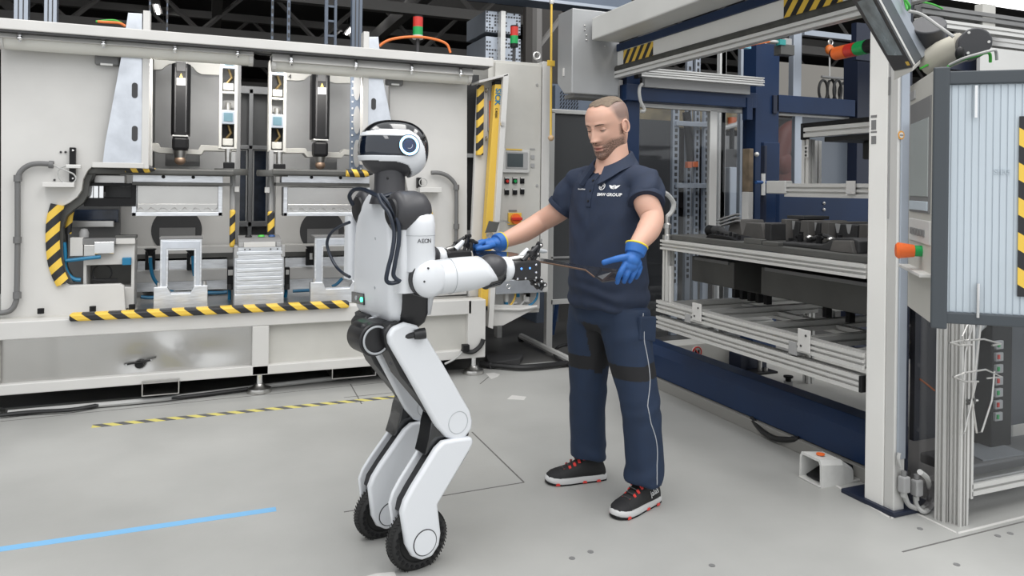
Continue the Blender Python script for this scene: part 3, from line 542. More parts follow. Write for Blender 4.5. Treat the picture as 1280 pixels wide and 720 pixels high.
# ---- tube lights below the top beam
def tube_light(x0, x1, zt, label, fill_span):
    t = thing('tube_light', label, 'light', ((x0+x1)/2,5.36,zt))
    G().prism('x',[(5.26,zt-.075),(5.29,zt-.012),(5.33,zt),(5.42,zt),(5.45,zt-.03),(5.45,zt-.075)],x0,x1).obj('tray', WHITE, t, .004)
    P_ = [(5.35+.052*math.cos(a), zt-.085+.050*math.sin(a)) for a in [math.pi+math.pi*i/12 for i in range(13)]]
    G().prism('x',P_+[(5.402,zt-.07),(5.298,zt-.07)],x0+.015,x1-.015).obj('diffuser', M('milky_tube',(.70,.69,.64),.22,coat=.5) if 'milky_tube' not in MT else MT['milky_tube'], t, smooth=True)
    for x in (x0,x1-.03): G().prism('x',[(5.345+.062*math.cos(a), zt-.082+.056*math.sin(a)) for a in [2*math.pi*i/16 for i in range(16)]],x,x+.03).obj('end_cap', WHITE, t, .004)
    lt = area('bay_fill_light', (fill_span[0],5.37,zt-.15), fill_span[1], .06, 7, (math.radians(50),0,0), (1,.97,.92)); lt.parent = t; lt.matrix_parent_inverse = Matrix.Translation(-t.location)  # added lamp brightens the bay; the tube itself does not emit
    for s in (.085,.39,.67,.93):
        x = x0+(x1-x0)*s; c = G(); c.tube([(x,5.262,zt-.095),(x,5.25,zt-.06),(x,5.268,zt-.02)],.011,8); c.ball((x,5.25,zt-.075),.016,.012,.016,10,8); c.obj('clip', CHROME, t, smooth=True)
a = [(-1.169,5.3,2.33),(0.281,5.3,2.32)]; tube_light(a[0][0],a[1][0],2.329,'long milky tube light under the press beam, over the left bay',(-0.1,.55))
a = [(0.399,5.3,2.303),(1.832,5.3,2.299)]; tube_light(a[0][0],a[1][0],2.301,'long milky tube light under the press beam, over the right bay',(0.699,.5))
G().tube([(0.278,5.34,2.294),(0.325,5.34,2.282),(0.408,5.34,2.283)],.012,8).obj('light_lead', CBLK, PR, smooth=True)
# plate number
text('bay_number','4',.05,(0.596,6.095,2.242),(1,0,0),(0,0,1),BLACK,PR)
# ---- things on top of the beam
def signal_tower(p, z0, z1, label, r=.034):
    t = thing('signal_tower', label, 'signal light', p); x, y = p[0], p[1]
    H = z1-z0
    G().cyl((x,y,p[2]),(x,y,z0),.014,n=10).obj('pole', DARKG, t, smooth=True)
    G().cyl((x,y,z0),(x,y,z0+H*.16),r*1.04,n=20).obj('base', WHITE if 'left' in label else BLACK, t, smooth=True)
    G().cyl((x,y,z0+H*.16),(x,y,z0+H*.52),r,n=20).obj('green_lens', GREEN, t, smooth=True)
    G().cyl((x,y,z0+H*.52),(x,y,z0+H*.94),r,n=20).obj('red_lens', RED, t, smooth=True)
    G().cyl((x,y,z0+H*.94),(x,y,z1),r*.96,n=20).obj('cap', BLACK, t, smooth=True)
signal_tower((1.465,5.5,ztop[0]-.1), 2.507, 2.682, 'red over green signal light on the left press, above the orange cable',.038)
hose('orange_cable', [(1.162,5.45,2.419),(1.197,5.45,2.451),(1.256,5.45,2.48),(1.347,5.45,2.502),(1.432,5.45,2.513),(1.531,5.45,2.513),(1.625,5.45,2.5),(1.683,5.45,2.474),(1.709,5.45,2.415)], .010, ORAC, 'orange cable arching behind the signal light on the press beam', 'cable')
hose('orange_cable', [(-0.667,5.5,2.437),(-0.63,5.5,2.437),(-0.584,5.5,2.439),(-0.538,5.5,2.438),(-0.505,5.5,2.421)], .009, ORAC, 'short orange cable on the press beam by the left bracket', 'cable')
hose('green_cable', [(-0.679,5.52,2.439),(-0.633,5.52,2.449),(-0.573,5.52,2.457),(-0.53,5.52,2.443)], .008, GRNC, 'short green cable on the press beam by the left bracket', 'cable')
# cables lying along the kick
hose('floor_cable', [(-1.108,5.188,0.02),(-0.949,5.197,0.02),(-0.737,5.171,0.02),(-0.53,5.238,0.02),(-0.12,5.241,0.02),(0.273,5.303,0.02)], .012, CBLK, 'black cable lying on the floor under the press skirt', 'cable')
hose('floor_cable', [(-1.076,5.226,0.02),(-0.745,5.226,0.02),(-0.259,5.234,0.02),(0.325,5.327,0.02),(1.103,5.417,0.02)], .016, CGRY, 'thick pale cable lying on the floor under the press skirt', 'cable')
# floor tapes
p = [(-0.591,4.848),(1.171,4.834)]
TAPE = stripes('floor_hazard_tape',(9,9,0),(.62,.55,.16),(.10,.10,.10),.6)
tag(G().box(p[0][0],p[1][0],p[0][1]-.03,p[0][1]+.03,0,.0012).obj('floor_tape', TAPE), 'worn yellow and black hazard tape stuck on the floor before the press', 'tape')
p = [(-0.812,3.352),(0.292,3.348)]
tag(G().box(p[0][0],p[1][0],p[1][1]-.022,p[1][1]+.022,0,.0012).obj('floor_tape', M('light_blue_tape',(.20,.45,.72),.5)), 'pale blue tape line on the grey floor at the front left', 'tape')
for pts, lab in (([(1.928,5.064),(1.996,5.112),(2.039,5.172),(2.011,5.232),(1.946,5.229)],'white tape scrap by the press foot'),([(1.847,4.552),(1.945,4.497),(1.989,4.561),(1.913,4.628)],'white tape scrap on the floor behind the worker'),([(0.492,2.653),(0.644,2.624),(0.645,2.654),(0.581,2.666)],'white marker sheet on the floor at the lower frame edge')):
    tag(G().prism('z',pts,0,.001).obj('tape_scrap', WHITE), lab, 'tape')

# ================================================================ control cabinet beside the press
CB = thing('control_cabinet','pale control cabinet with small screen, push buttons and red main switch','cabinet', (2.348,5.45,0.341))
b = (2.068,2.48,0.395,2.389)
G().box(b[0]-.05,b[1],5.45,5.95,b[2],b[3]).obj('body', CREAM, CB, .005)
d = (2.066,2.462,0.695,2.367)
G().box(d[0],d[1],5.42,5.45,d[2],d[3]).obj('door', CREAM, CB, .004)
e = (2.47,2.54,0.559,2.404)
G().box(e[0],e[1],5.42,5.9,e[2],e[3]).obj('edge_trim', WHITE, CB, .004)
for v in ((2.42,5.42,2.212),(2.431,5.42,1.411),(2.472,5.42,0.977)): G().cyl((v[0],5.412,v[2]),(v[0],5.42,v[2]),.010,n=10).obj('latch', GREY, CB)
G().torus((2.497,5.6,2.476),(0,1,0),.028,.009,18,6).obj('eye_bolt', STEEL, CB, smooth=True)
s = G().by((2.13,2.355,1.509,1.691),5.395,5.42).obj('screen_frame', ALUP, CB, .004)
G().by((2.153,2.337,1.54,1.672),5.388,5.396).obj('screen_bezel', GREY, s, .002)
G().by((2.163,2.295,1.555,1.659),5.384,5.389).obj('display', M('dim_display',(.06,.075,.08),.2), s)
G().by((2.152,2.287,1.684,1.696),5.386,5.39).obj('yellow_note', YEL, s)
for k,(bb,mt) in enumerate((((2.152,2.189,1.423,1.473),RED),((2.219,2.257,1.424,1.474),GREEN),((2.284,2.318,1.425,1.475),BLACK),((2.153,2.19,1.336,1.383),BLACK),((2.221,2.258,1.336,1.383),BLACK),((2.285,2.319,1.34,1.39),BLACK))):
    p_ = G().by(bb,5.405,5.42).obj('push_button', BLACK, CB, .002); cx=(bb[0]+bb[1])/2; cz=(bb[2]+bb[3])/2-.006
    G().cyl((cx,5.395,cz),(cx,5.405,cz),.012,n=12).obj('button_cap', mt, p_, smooth=True)
    G().box(bb[0],bb[1],5.403,5.406,bb[3]-.010,bb[3]).obj('button_tag', WHITE, p_)
for bb in ((2.375,2.406,1.62,1.651),(2.376,2.407,1.553,1.585)): G().by(bb,5.414,5.42).obj('square_sticker', GREY, CB)
G().by((2.367,2.409,1.696,1.705),5.414,5.42).obj('name_strip', GREY, CB)
sw = G().by((2.183,2.295,1.101,1.195),5.40,5.42).obj('switch_plate', YEL, CB, .003)
c = (2.239,5.38,1.149)
G().cyl((c[0],5.37,c[2]),(c[0],5.40,c[2]),.040,n=20).obj('switch_disc', ORANGE, sw, smooth=True)
G().box(c[0]-.045,c[0]+.045,5.35,5.372,c[2]-.012,c[2]+.012).obj('switch_grip', RED, sw, .005)
G().by((2.192,2.26,1.205,1.217),5.414,5.42).obj('switch_label', MIDG, CB)
c = (2.215,5.4,1.008)
G().cyl((c[0],5.40,c[2]),(c[0],5.42,c[2]),.045,n=20).obj('warning_disc', YEL, CB, smooth=True)
# pneumatic tray below
G().by((2.057,2.457,0.573,0.679),5.33,5.42).obj('steel_bracket', GALV, CB, .003)
c = (2.162,5.33,0.631); G().torus((c[0],5.328,c[2]),(0,1,0),.017,.003,20,6).obj('bracket_ring', STEEL, CB, smooth=True)
G().by((2.083,2.474,0.429,0.574),5.432,5.449).obj('tray_back', WHITE, CB)
G().prism('y',[(2.02,0.491),(2.417,0.465),(2.417,0.447),(2.134,0.325),(2.022,0.325)],5.36,5.42).obj('tray_bottom', WHITE, CB, .003)
G().tube([(2.049,5.35,0.46),(2.27,5.35,0.443),(2.413,5.35,0.461)],.012,8).obj('tray_bar', WHITE, CB, smooth=True)
for bb, mt in (((2.162,2.189,0.499,0.568),WHITE),((2.257,2.284,0.533,0.577),HOSE),((2.319,2.367,0.492,0.555),WHITE),((2.332,2.374,0.529,0.561),BLACK),((2.165,2.186,0.476,0.501),HOSE)): G().by(bb,5.39,5.43).obj('pneumatic_valve', mt, CB, .004)
hose('yellow_hose', [(2.24,5.38,0.584),(2.237,5.38,0.534),(2.214,5.38,0.491),(2.181,5.38,0.462)], .008, YEL, 'thin yellow hose under the control cabinet')
hose('air_hose', [(2.432,5.38,0.576),(2.425,5.38,0.525),(2.391,5.38,0.483),(2.33,5.38,0.454),(2.269,5.38,0.445)], .009, HOSE, 'curved blue hose under the control cabinet')
hose('white_hose', [(2.322,5.38,0.511),(2.295,5.38,0.481),(2.255,5.38,0.458),(2.221,5.38,0.46),(2.221,5.38,0.485),(2.254,5.38,0.495)], .007, CGRY, 'small pale hose loop under the control cabinet')
hose('blue_hose', [(2.113,5.36,0.913),(2.067,5.36,0.92),(2.014,5.36,0.921)], .01, HOSE, 'short blue hose behind the gloved right hand')
# light curtain column leaning beside it
LC = thing('light_curtain','yellow safety light curtain in a leaning white housing beside the control cabinet','safety sensor', (1.961,5.3,0.315))
G().prism('y',[(2.072,2.243),(2.118,2.261),(2.013,0.324),(1.974,0.339)],5.26,5.44).obj('housing_side', WHITE, LC, .003)
G().prism('y',[(1.92,2.203),(2.118,2.259),(2.023,0.367),(1.86,0.364)],5.40,5.44).obj('housing_back', WHITE, LC, .003)
G().prism('y',[(1.878,2.191),(2.11,2.261),(2.11,2.243),(1.878,2.173)],5.26,5.44).obj('housing_top', WHITE, LC, .002)
G().prism('y',[(2.019,2.176),(2.084,2.18),(1.983,0.491),(1.924,0.494)],5.30,5.37).obj('sensor_bar', YEL, LC, .004)
G().prism('y',[(2.018,2.207),(2.084,2.211),(2.084,2.18),(2.019,2.176)],5.30,5.37).obj('end_cap', BLACK, LC, .003)
G().prism('y',[(1.924,0.494),(1.983,0.491),(1.983,0.461),(1.925,0.464)],5.30,5.37).obj('end_cap', BLACK, LC, .003)
G().tube([(1.954,5.34,0.461),(1.949,5.34,0.394),(1.95,5.34,0.333)],.012,8).obj('plug', CGRY, LC, smooth=True)
c = (2.064,5.25,1.873); G().cyl((c[0],5.245,c[2]),(c[0],5.26,c[2]),.015,n=12).obj('lock', STEEL, LC, smooth=True)
G().by((1.998,2.031,1.825,2.158),5.385,5.40).obj('document_pocket', GREY, LC, .002)
G().by((2.005,2.024,1.849,2.059),5.381,5.386).obj('document_sheet', ORANGE, LC)
for q in [(1.979,5.38,2.137),(1.984,5.38,1.768)]: G().torus(q,(1,0,0),.016,.004,14,6).obj('hook', STEEL, LC, smooth=True)
text('maker_name','SICK',.062,(2.042,5.297,2.082),(-0.008,0.0,-0.159),(0.066,0.0,0.004),HOSE,LC,bold=.0015)
text('model_mark','C4000',.028,(2.031,5.297,1.96),(-0.008,0.0,-0.159),(0.066,0.0,0.004),BLACK,LC)
tag(G().by((1.905,1.954,1.638,2.172),5.36,5.40).obj('striped_guard', HZZ, bev=.003), 'flat yellow and black hazard strip left of the light curtain', 'edge guard')
lid = thing('sensor_cover','small dark hinged cover plate tilted open in front of the light curtain','cover', (1.965,5.2,1.06))
G().prism('y',[(1.945,1.144),(2.028,1.131),(2.003,1.06),(1.914,1.055)],5.19,5.20).obj('plate', PLATE, lid, .002)
G().tube([(2.015,5.2,1.131),(2.067,5.2,1.143),(2.112,5.2,1.125)],.006,6).obj('stay', STEEL, lid, smooth=True)
G().lathe((1.96,5.22,1.035),(0,-1,0),[(.001,-.02),(.022,-.02),(.026,.01),(.012,.03),(.001,.03)],14).obj('hinge', STEEL, lid, smooth=True)
hose('cable_harness', [(1.905,5.18,0.269),(1.893,5.18,0.235),(1.862,5.18,0.202),(1.819,5.18,0.181),(1.769,5.18,0.191),(1.744,5.18,0.21)], .018, CBLK, 'thick black cable harness on the press leg below the light curtain', 'cable')
hose('cable_harness', [(1.756,5.18,0.209),(1.72,5.18,0.165),(1.672,5.18,0.134),(1.611,5.18,0.109)], .008, CGRY, 'thin grey cable running from the press leg towards the floor', 'cable')
for bb in ((1.741,1.791,0.195,0.242),): tag(G().by(bb,5.15,5.20).obj('junction_box', BLACK, bev=.005), 'small black junction box on the press leg', 'box')
# signal tower and perforated boxes over the cabinet
signal_tower((2.295,5.6,2.408), 2.531, 2.706, 'red over green signal light standing on the control cabinet', .032)
for bb, lab in (((2.375,2.729,2.831,3.033),'upper grey perforated steel box above the press'),((2.379,2.733,2.547,2.794),'lower grey perforated steel box above the press')):
    t = thing('perforated_box', lab, 'box', (bb[0],6.5,bb[2]))
    G().box(bb[0],bb[1],6.5,7.05,bb[2],bb[3]).obj('shell', ALUB, t, .006)
    g = G()
    for i in range(13):
        for j in range(7):
            if random.random() < .55 and not (5 <= i <= 6):
                x = bb[0]+(bb[1]-bb[0])*(i+.5)/13; z = bb[2]+(bb[3]-bb[2])*(j+.5)/7; g.box(x-.007,x+.007,6.494,6.5,z-.007,z+.007)
    g.obj('perforation', DARKG, t, kind='stuff')
UPR = (2.497,2.545,2.545,3.024)
tag(G().box(UPR[0],UPR[1],6.42,6.5,0,UPR[3]).obj('box_upright', ALUP, bev=.003), 'pale upright profile in front of the perforated boxes', 'post')
# ---- screen wall, blue trestle, far cabinet
SW = thing('mobile_partition','dark grey mobile partition board on pale posts behind the worker','partition', (2.641,5.54,0.0))
yb = 5.75
G().by((2.728,3.509,0.797,2.038),yb,yb+.03).obj('upper_board', M('charcoal_board',(.055,.057,.06),.45), SW)
G().by((2.739,3.521,0.434,0.797),yb,yb+.03).obj('lower_board', M('grey_board',(.13,.135,.14),.45), SW)
G().by((2.677,2.733,-0.036,2.044),yb-.02,yb+.04).obj('post', ALUP, SW, .004)
G().by((2.693,3.493,2.029,2.064),yb-.02,yb+.04).obj('rail', ALUP, SW, .003)
G().by((2.715,3.517,0.402,0.444),yb-.02,yb+.04).obj('rail', ALUP, SW, .003)
G().by((2.71,3.512,0.792,0.809),yb-.02,yb).obj('rail', GREY, SW, .002)
q = (2.646,5.614,0.03)
G().tube([(q[0],6.2,.05),(q[0],5.0,.05)],.028,8).obj('foot', ALUP, SW)
for yy in (5.0,6.2): G().cyl((q[0]-.02,yy,.03),(q[0]+.02,yy,.03),.03,n=14).obj('caster', BLACK, SW, smooth=True)
tr = thing('blue_trestle','blue tubular steel trestle standing behind the grey partition','trestle', (3.064,6.175,0.0))
G().tube([(3.11,6.4,0.365),(3.048,6.4,-0.012),(3.065,6.4,-0.044),(3.522,6.4,-0.05),(4.019,6.4,-0.059)],.02,8).obj('tube_frame', FRBLUE, tr, smooth=True)
G().tube([(3.264,6.4,0.358),(3.371,6.4,0.122),(3.522,6.4,-0.05)],.018,8).obj('tube_brace', FRBLUE, tr, smooth=True)
tag(G().tube([(2.664,7.2,-0.082),(2.967,7.2,-0.117),(3.149,7.2,-0.112),(3.523,7.2,-0.118)],.03,8).obj('floor_pipe', NAVYM, smooth=True), 'dark blue pipe running low behind the control cabinet', 'pipe')
tag(G().tube([(2.96,7.9,-0.075),(3.452,7.9,-0.055),(3.863,7.9,-0.058)],.03,8).obj('floor_pipe', NAVYM, smooth=True), 'second dark blue pipe running low, further behind', 'pipe')
ca = thing('slate_cabinet','tall slate blue machine cabinet with recessed handles behind the control cabinet','cabinet', (3.022,6.345,0.0))
G().by((3.153,3.408,-0.184,2.474),7.0,8).obj('body', SLATE, ca, .01)
for bb in ((3.215,3.306,1.366,1.729),): 
    f = G().by(bb,6.97,7.0).obj('recess', DARKG, ca, .004)
    G().by((3.208,3.299,1.716,1.737),6.96,6.98).obj('recess_edge', FRBLUE, f); G().by((3.213,3.304,1.366,1.382),6.96,6.98).obj('recess_edge', FRBLUE, f)
for v in ((3.189,3.381,2.086,2.094),(3.2,3.391,1.341,1.35)): G().by(v,6.99,7.0).obj('door_gap', DARKG, ca)
ve = thing('vent_box','slate blue housing with slanted ventilation slots behind the hanging hood','box', (3.331,6.6,2.145))
bb = (3.146,3.598,2.139,2.4)
G().by(bb,6.6,7.4).obj('body', SLATE, ve, .006)
for i in range(7):
    for j in range(5):
        x = bb[0]+.05+i*.030; z = bb[2]+.04+j*.035; G().prism('y',[(x,z),(x+.006,z-.004),(x+.022,z+.022),(x+.016,z+.026)],6.593,6.6).obj('slot', BLACK, ve)
pc = thing('pull_cord','thin yellow pull cord with a tag and wooden ball, hanging beside the cabinet','cord', (2.493,5.3,1.751))
G().cyl((2.483,5.3,2.942),(2.493,5.3,1.763),.009,n=8).obj('cord', YEL, pc, smooth=True)
G().ball((2.495,5.3,1.785),.024,nu=14,nv=10).obj('wooden_ball', M('pale_wood',(.55,.38,.22),.5), pc, smooth=True)
G().by((2.449,2.514,2.347,2.391),5.285,5.295).obj('tag', YEL, pc, .002)
G().lathe((2.485,5.3,2.854),(0,0,1),[(.001,-.02),(.014,-.02),(.02,.0),(.014,.03),(.001,.03)],12).obj('cord_clamp', ALUP, pc, smooth=True)
# conduit trays crossing overhead
for (bb, yy, lab) in (((1.947,3.818,3.116,3.234),6.3,'bluish steel cable tray crossing overhead left of the hood'),((3.919,4.593,3.331,3.53),7.4,'bluish ladder tray overhead behind the hood')):
    t = thing('cable_tray', lab, 'cable tray', (bb[0],yy,bb[2])); G().by(bb,yy,yy+.25).obj('channel', SLATE, t, .004)
    G().by((bb[0],bb[1],bb[2],bb[2]+.03),yy-.01,yy).obj('lip', ALUB, t, .002)
for (p, r, lab) in (([(3.39,7.6,3.484),(3.409,7.6,1.388)]+[(3.409,7.6,0.0)],.06,'dark steel stanchion above the control cabinet'),([(3.388,7.6,2.931),(3.72,7.6,3.356)],.035,'slanting dark steel brace above the control cabinet')):
    tag(G().tube(p,r,6).obj('steel_brace', TRUSS), lab, 'brace')
tag(G().by((3.681,4.182,-0.692,3.664),8.6,8.7).obj('rear_screen', M('brown_grey_screen',(.075,.068,.062),.7)), 'brown grey screen standing far behind the control cabinet', 'screen')
# cable run on the floor edge
hose('floor_cable', [(1.965,5.408,0.03),(2.092,5.31,0.03),(2.252,5.2,0.03),(2.55,5.204,0.03),(2.999,5.248,0.03)], .022, CBLK, 'black cable bundle lying along the edge of the dark floor', 'cable')
hose('floor_cable', [(2.921,5.567,0.02),(2.851,5.593,0.08),(2.686,5.485,0.1),(2.651,5.517,0.05),(2.597,5.329,0.03),(2.621,5.18,0.03)], .013, CBLK, 'black corrugated cable loop on the floor by the partition foot', 'cable')
q = [(2.091,5.642),(2.395,5.565),(2.296,5.398),(2.017,5.334)]
tag(G().prism('z',q,0,.05).obj('cable_cover', DARKG, bev=.006), 'black rubber cable cover on the floor behind the press foot', 'cable cover')

# ================================================================ the blue handling cell on the right
CE = thing('handling_cell','dark blue steel handling cell with aluminium slide-out racks','machine', (2.95,3.5,0))
def cb(name, x0,x1,y0,y1,z0,z1, mat, bev=.004, parent=CE): return G().box(x0,x1,y0,y1,z0,z1).obj(name, mat, parent, bev)
def profile(name, p0, p1, w, h, mat=ALUP, parent=CE, grooves=1):
    """aluminium extrusion with real grooves, p0-p1 along x or y or z; w across, h up"""
    p0, p1 = Vector(p0), Vector(p1); d = p1-p0; a = max(range(3), key=lambda i: abs(d[i]))
    gw = .006; gd = .014
    def sec(u0, u1, v0, v1):
        pts = []
        def side(a0, a1, fixed, horiz, inward):
            n = grooves; L = a1-a0; out = [(a0)]
            for k in range(n):
                c = a0+L*(k+1)/(n+1); s = 1 if L > 0 else -1
                out += [('g', c-s*gw), ('d', c-s*gw), ('d', c+s*gw), ('g', c+s*gw)]
            for q in out:
                if isinstance(q, tuple): v, dd = q[1], (gd if q[0] == 'd' else 0)
                else: v, dd = q, 0
                pts.append((v, fixed+inward*dd) if horiz else (fixed+inward*dd, v))
        side(u0,u1,v0,True,1); side(v0,v1,u1,False,-1); side(u1,u0,v1,True,-1); side(v1,v0,u0,False,1)
        return pts
    if a == 1: return G().prism('y', sec(p0.x-w/2,p0.x+w/2,p0.z-h/2,p0.z+h/2), p0.y, p1.y).obj(name, mat, parent)
    if a == 0: return G().prism('x', sec(p0.y-w/2,p0.y+w/2,p0.z-h/2,p0.z+h/2), p0.x, p1.x).obj(name, mat, parent)
    return G().prism('z', sec(p0.x-w/2,p0.x+w/2,p0.y-h/2,p0.y+h/2), p0.z, p1.z).obj(name, mat, parent)
# front column
FC = thing('door_column','tall white and grey aluminium door column at the front of the cell','column', (2.76,2.4,0))
G().box(2.76,2.86,2.405,2.505,.012,3.2).obj('white_profile', BRIGHT, FC, .004)
G().box(2.762,2.825,2.352,2.403,.012,3.2).obj('grey_profile', ALUP, FC, .004)
G().box(2.775,2.822,2.345,2.353,.24,3.2).obj('guide_strip', ALUB, FC, .002)
G().box(2.7585,2.7605,2.393,2.399,1.28,2.2).obj('slot_line', GREY, FC)
G().box(2.757,2.7605,2.392,2.401,1.82,1.90).obj('slot_latch', MIDG, FC)
for bb in ((2.465,2.491,1.675,1.718),(2.464,2.49,1.611,1.647),(2.462,2.494,1.729,1.74),(2.461,2.493,1.661,1.668)): G().bx(bb,2.7585,2.7602).obj('code_label', MIDG, FC)
c = (2.771,2.344,1.643); rs = G().cyl((c[0],2.3435,c[2]),(c[0],2.3455,c[2]),.019,n=24).obj('round_sticker', M('sticker_orange',(.62,.30,.06),.5), FC)
G().cyl((c[0],2.3425,c[2]),(c[0],2.3436,c[2]),.012,n=20).obj('sticker_centre', WHITE, rs); G().box(c[0]-.010,c[0]+.010,2.3415,2.3426,c[2]-.003,c[2]+.003).obj('sticker_bar', MIDG, rs)
cb('front_post',2.835,2.915,2.41,2.56,.02,3.2,NAVYM)
for z in (.62,1.12,.33): G().cyl((2.87,2.40,z),(2.87,2.41,z),.009,n=8).obj('bolt', STEEL, CE)
cb('foot_plate',2.74,3.0,2.33,2.62,0,.02,NAVYM)
# base beam with bevelled top edge
G().prism('y',[(2.95,.075),(2.95,.225),(2.985,.285),(3.10,.285),(3.10,.075)],2.56,4.85).obj('base_beam', BLUE, CE, .004)
cb('base_sill',2.93,3.12,2.56,4.85,0,.07,M('sill_shadow_grey',(.24,.235,.22),.5))  # sill colour darkened to paint in the shadow below the beam
cb('pit_floor',3.1,5.2,2.56,4.85,0,.03,CREAM)
# head: housing, door header, roller
zH = (2.48,2.645)
cb('housing_beam',2.60,2.83,1.6,4.85,zH[0],zH[1],M('housing_grey',(.58,.58,.56),.4,0,.06,3),.01)
cb('header_blue',2.84,3.0,1.6,5.0,2.425,2.48,BLUE)
zW = (2.311,2.436); zR=2.274; zA=2.224
wb_ = cb('door_header',2.85,2.88,1.6,4.98,zW[0],2.425,BRIGHT)
hzb = stripes('hazard_sticker',(0,11,9))
for (v) in ((4.416,4.808,2.289,2.427),(2.75,3.148,2.272,2.394)):
    zc = zW[0]+.006; G().box(2.846,2.8505,v[0],v[1],zc,2.418).obj('hazard_sticker', hzb, wb_)
G().cyl((2.85,1.6,(zW[0]+zR)/2),(2.85,4.95,(zW[0]+zR)/2),(zW[0]-zR)/2+.008,n=16).obj('rubber_edge', M('worn_rubber',(.05,.05,.045),.6,0,.4,20), CE, smooth=True)
profile('door_edge',(2.85,1.6,(zR+zA)/2),(2.85,4.93,(zR+zA)/2),.05,zR-zA)
# hanging hood at the far end
hd = thing('drive_hood','grey chamfered drive hood hanging at the far end of the door housing','hood', (2.604,4.9,2.09))
b = (2.467,2.747,2.09,2.717); yb_ = 5.144; c = b
G().prism('x',[(4.9,b[3]),(yb_,b[3]),(yb_,b[2]+.10),(yb_-.12,b[2]+.01),(4.9,b[2])],b[0],b[1]+.12).obj('shell', M('hood_grey',(.36,.365,.37),.38,.2,.06,3), hd, .008)
g = (2.375,2.388,2.233,2.292); G().box(b[0]-.008,b[0],5.02,5.04,g[2],g[3]).obj('latch', WHITE, hd)
for q in [(2.567,4.895,2.594),(2.568,4.895,2.565),(2.582,4.895,2.525),(2.582,4.895,2.49),(2.737,4.895,2.455)]: G().ball(q,.006,nu=8,nv=6).obj('rivet', STEEL, hd)
cb('hood_bottom',b[0]+.05,b[1]+.1,4.95,5.12,b[2]-.02,b[2]+.01,MIDG,.004,hd)
# far door track
a = (2.797,2.862,-1.06,2.464)
G().box(a[0],a[1],4.93,5.0,0,zW[1]).obj('door_track', WHITE, CE, .004)
a = (2.878,2.927,-1.071,2.233)
G().box(a[0],a[1],4.94,5.0,0,zA).obj('door_track', WHITE, CE, .004)
# rear blue frame (far side, along x)
ye = 4.9
def fb_(name, v, mat=BLUE, y0=ye, d=.12, parent=CE): return G().by(v,y0,y0+d).obj(name, mat, parent, .004)
p = (2.932,3.051,-1.064,2.269); G().box(p[0],p[1],ye,ye+.14,0,2.45).obj('blue_post', BLUE, CE, .004)
p = (4.136,4.376,-1.26,2.599); G().box(p[0],p[1],ye-.02,ye+.14,.03,2.6).obj('blue_post', BLUE, CE, .004)
p = (5.241,5.457,-1.428,2.831); G().box(p[0],p[1],ye-.02,ye+.14,.03,2.6).obj('blue_post', NAVYM, CE, .004)
b1 = (2.897,4.113,2.059,2.182); G().box(b1[0],b1[1],ye-.06,ye+.1,b1[2],b1[3]).obj('blue_beam', BLUE, CE, .004)
b2 = (4.353,5.217,2.046,2.189); G().box(b2[0],b2[1],ye-.02,ye+.1,b2[2],b2[3]).obj('blue_beam', BLUE, CE, .004)
fb_('end_plate',(4.008,4.064,1.96,2.14),BLUE,4.83,.06); fb_('end_plate',(4.301,4.343,2.028,2.179),NAVYM,4.86,.04)
b3 = (3.869,4.723,1.149,1.371); cb('blue_apron',b3[0],b3[1]+.1,4.3,4.34,b3[2],b3[3],BLUE)
for q in [(4.29,4.295,1.305),(4.29,4.295,1.257)]: G().ball(q,.012,nu=8,nv=6).obj('bolt', STEEL, CE)
# rails in front of the rear beam
v = [(2.941,4.75,2.241),(4.089,4.75,2.249)]
rl_ = thing('conveyor_rail','twin aluminium rail lying on the blue rear beam','rail', v[0])
for k,(dz,h) in enumerate(((.035,.028),(0,.03))): profile('rail_profile',(v[0][0]+.05*(1-k),4.75,v[0][2]+dz),(v[1][0],4.75,v[0][2]+dz),.05,h,ALUP,rl_)
vv = (3.029,4.012,2.15,2.249); G().by((vv[0],vv[1],vv[2]+.01,vv[3]),4.80,4.84).obj('grey_strip', GREY, rl_, .003)
G().box(v[0][0]-.02,v[0][0]+.01,4.72,4.78,v[0][2]-.03,v[0][2]+.03).obj('end_stop', BLACK, rl_, .003)
hose('white_cable', [(2.958,4.72,2.167),(2.938,4.72,2.148),(2.932,4.72,2.101),(2.946,4.72,2.037),(2.974,4.72,1.991),(2.975,4.72,1.968),(2.947,4.72,1.966)], .012, CGRY, 'white cable hanging from the end of the conveyor rail', 'cable')
# window band in the rear frame
PLEX = glass('plexiglass',(.93,.94,.95),0.0)
wf = thing('rear_glazing','clear glazed panel in pale frame below the blue rear beam','glazing', (3.601,4.98,0.991))
G().by((3.08,4.132,2.028,2.066),4.97,5.01).obj('top_rail', ALUP, wf, .003)
G().by((3.756,3.827,0.988,2.038),4.97,5.01).obj('mullion', ALUP, wf, .003)
G().by((3.1,3.769,0.231,2.02),4.985,4.992).obj('pane', PLEX, wf); G().by((3.84,4.205,0.192,2.05),4.985,4.992).obj('pane', PLEX, wf)
wf = thing('rear_glazing','clear glazed panel in pale frame right of the blue centre post','glazing', (4.793,4.98,1.386))
G().by((4.426,5.303,2.029,2.071),4.97,5.01).obj('top_rail', ALUP, wf, .003)
G().by((4.632,4.711,0.974,2.034),4.97,5.01).obj('mullion', ALUB, wf, .003)
G().by((4.443,4.642,0.975,2.015),4.985,4.992).obj('pane', PLEX, wf); G().by((4.721,5.323,0.968,2.037),4.985,4.992).obj('pane', M('frosted_reflection_pane',(.13,.15,.18),.3), wf)  # widened frosted pane; its blue-grey also paints in the glass reflection
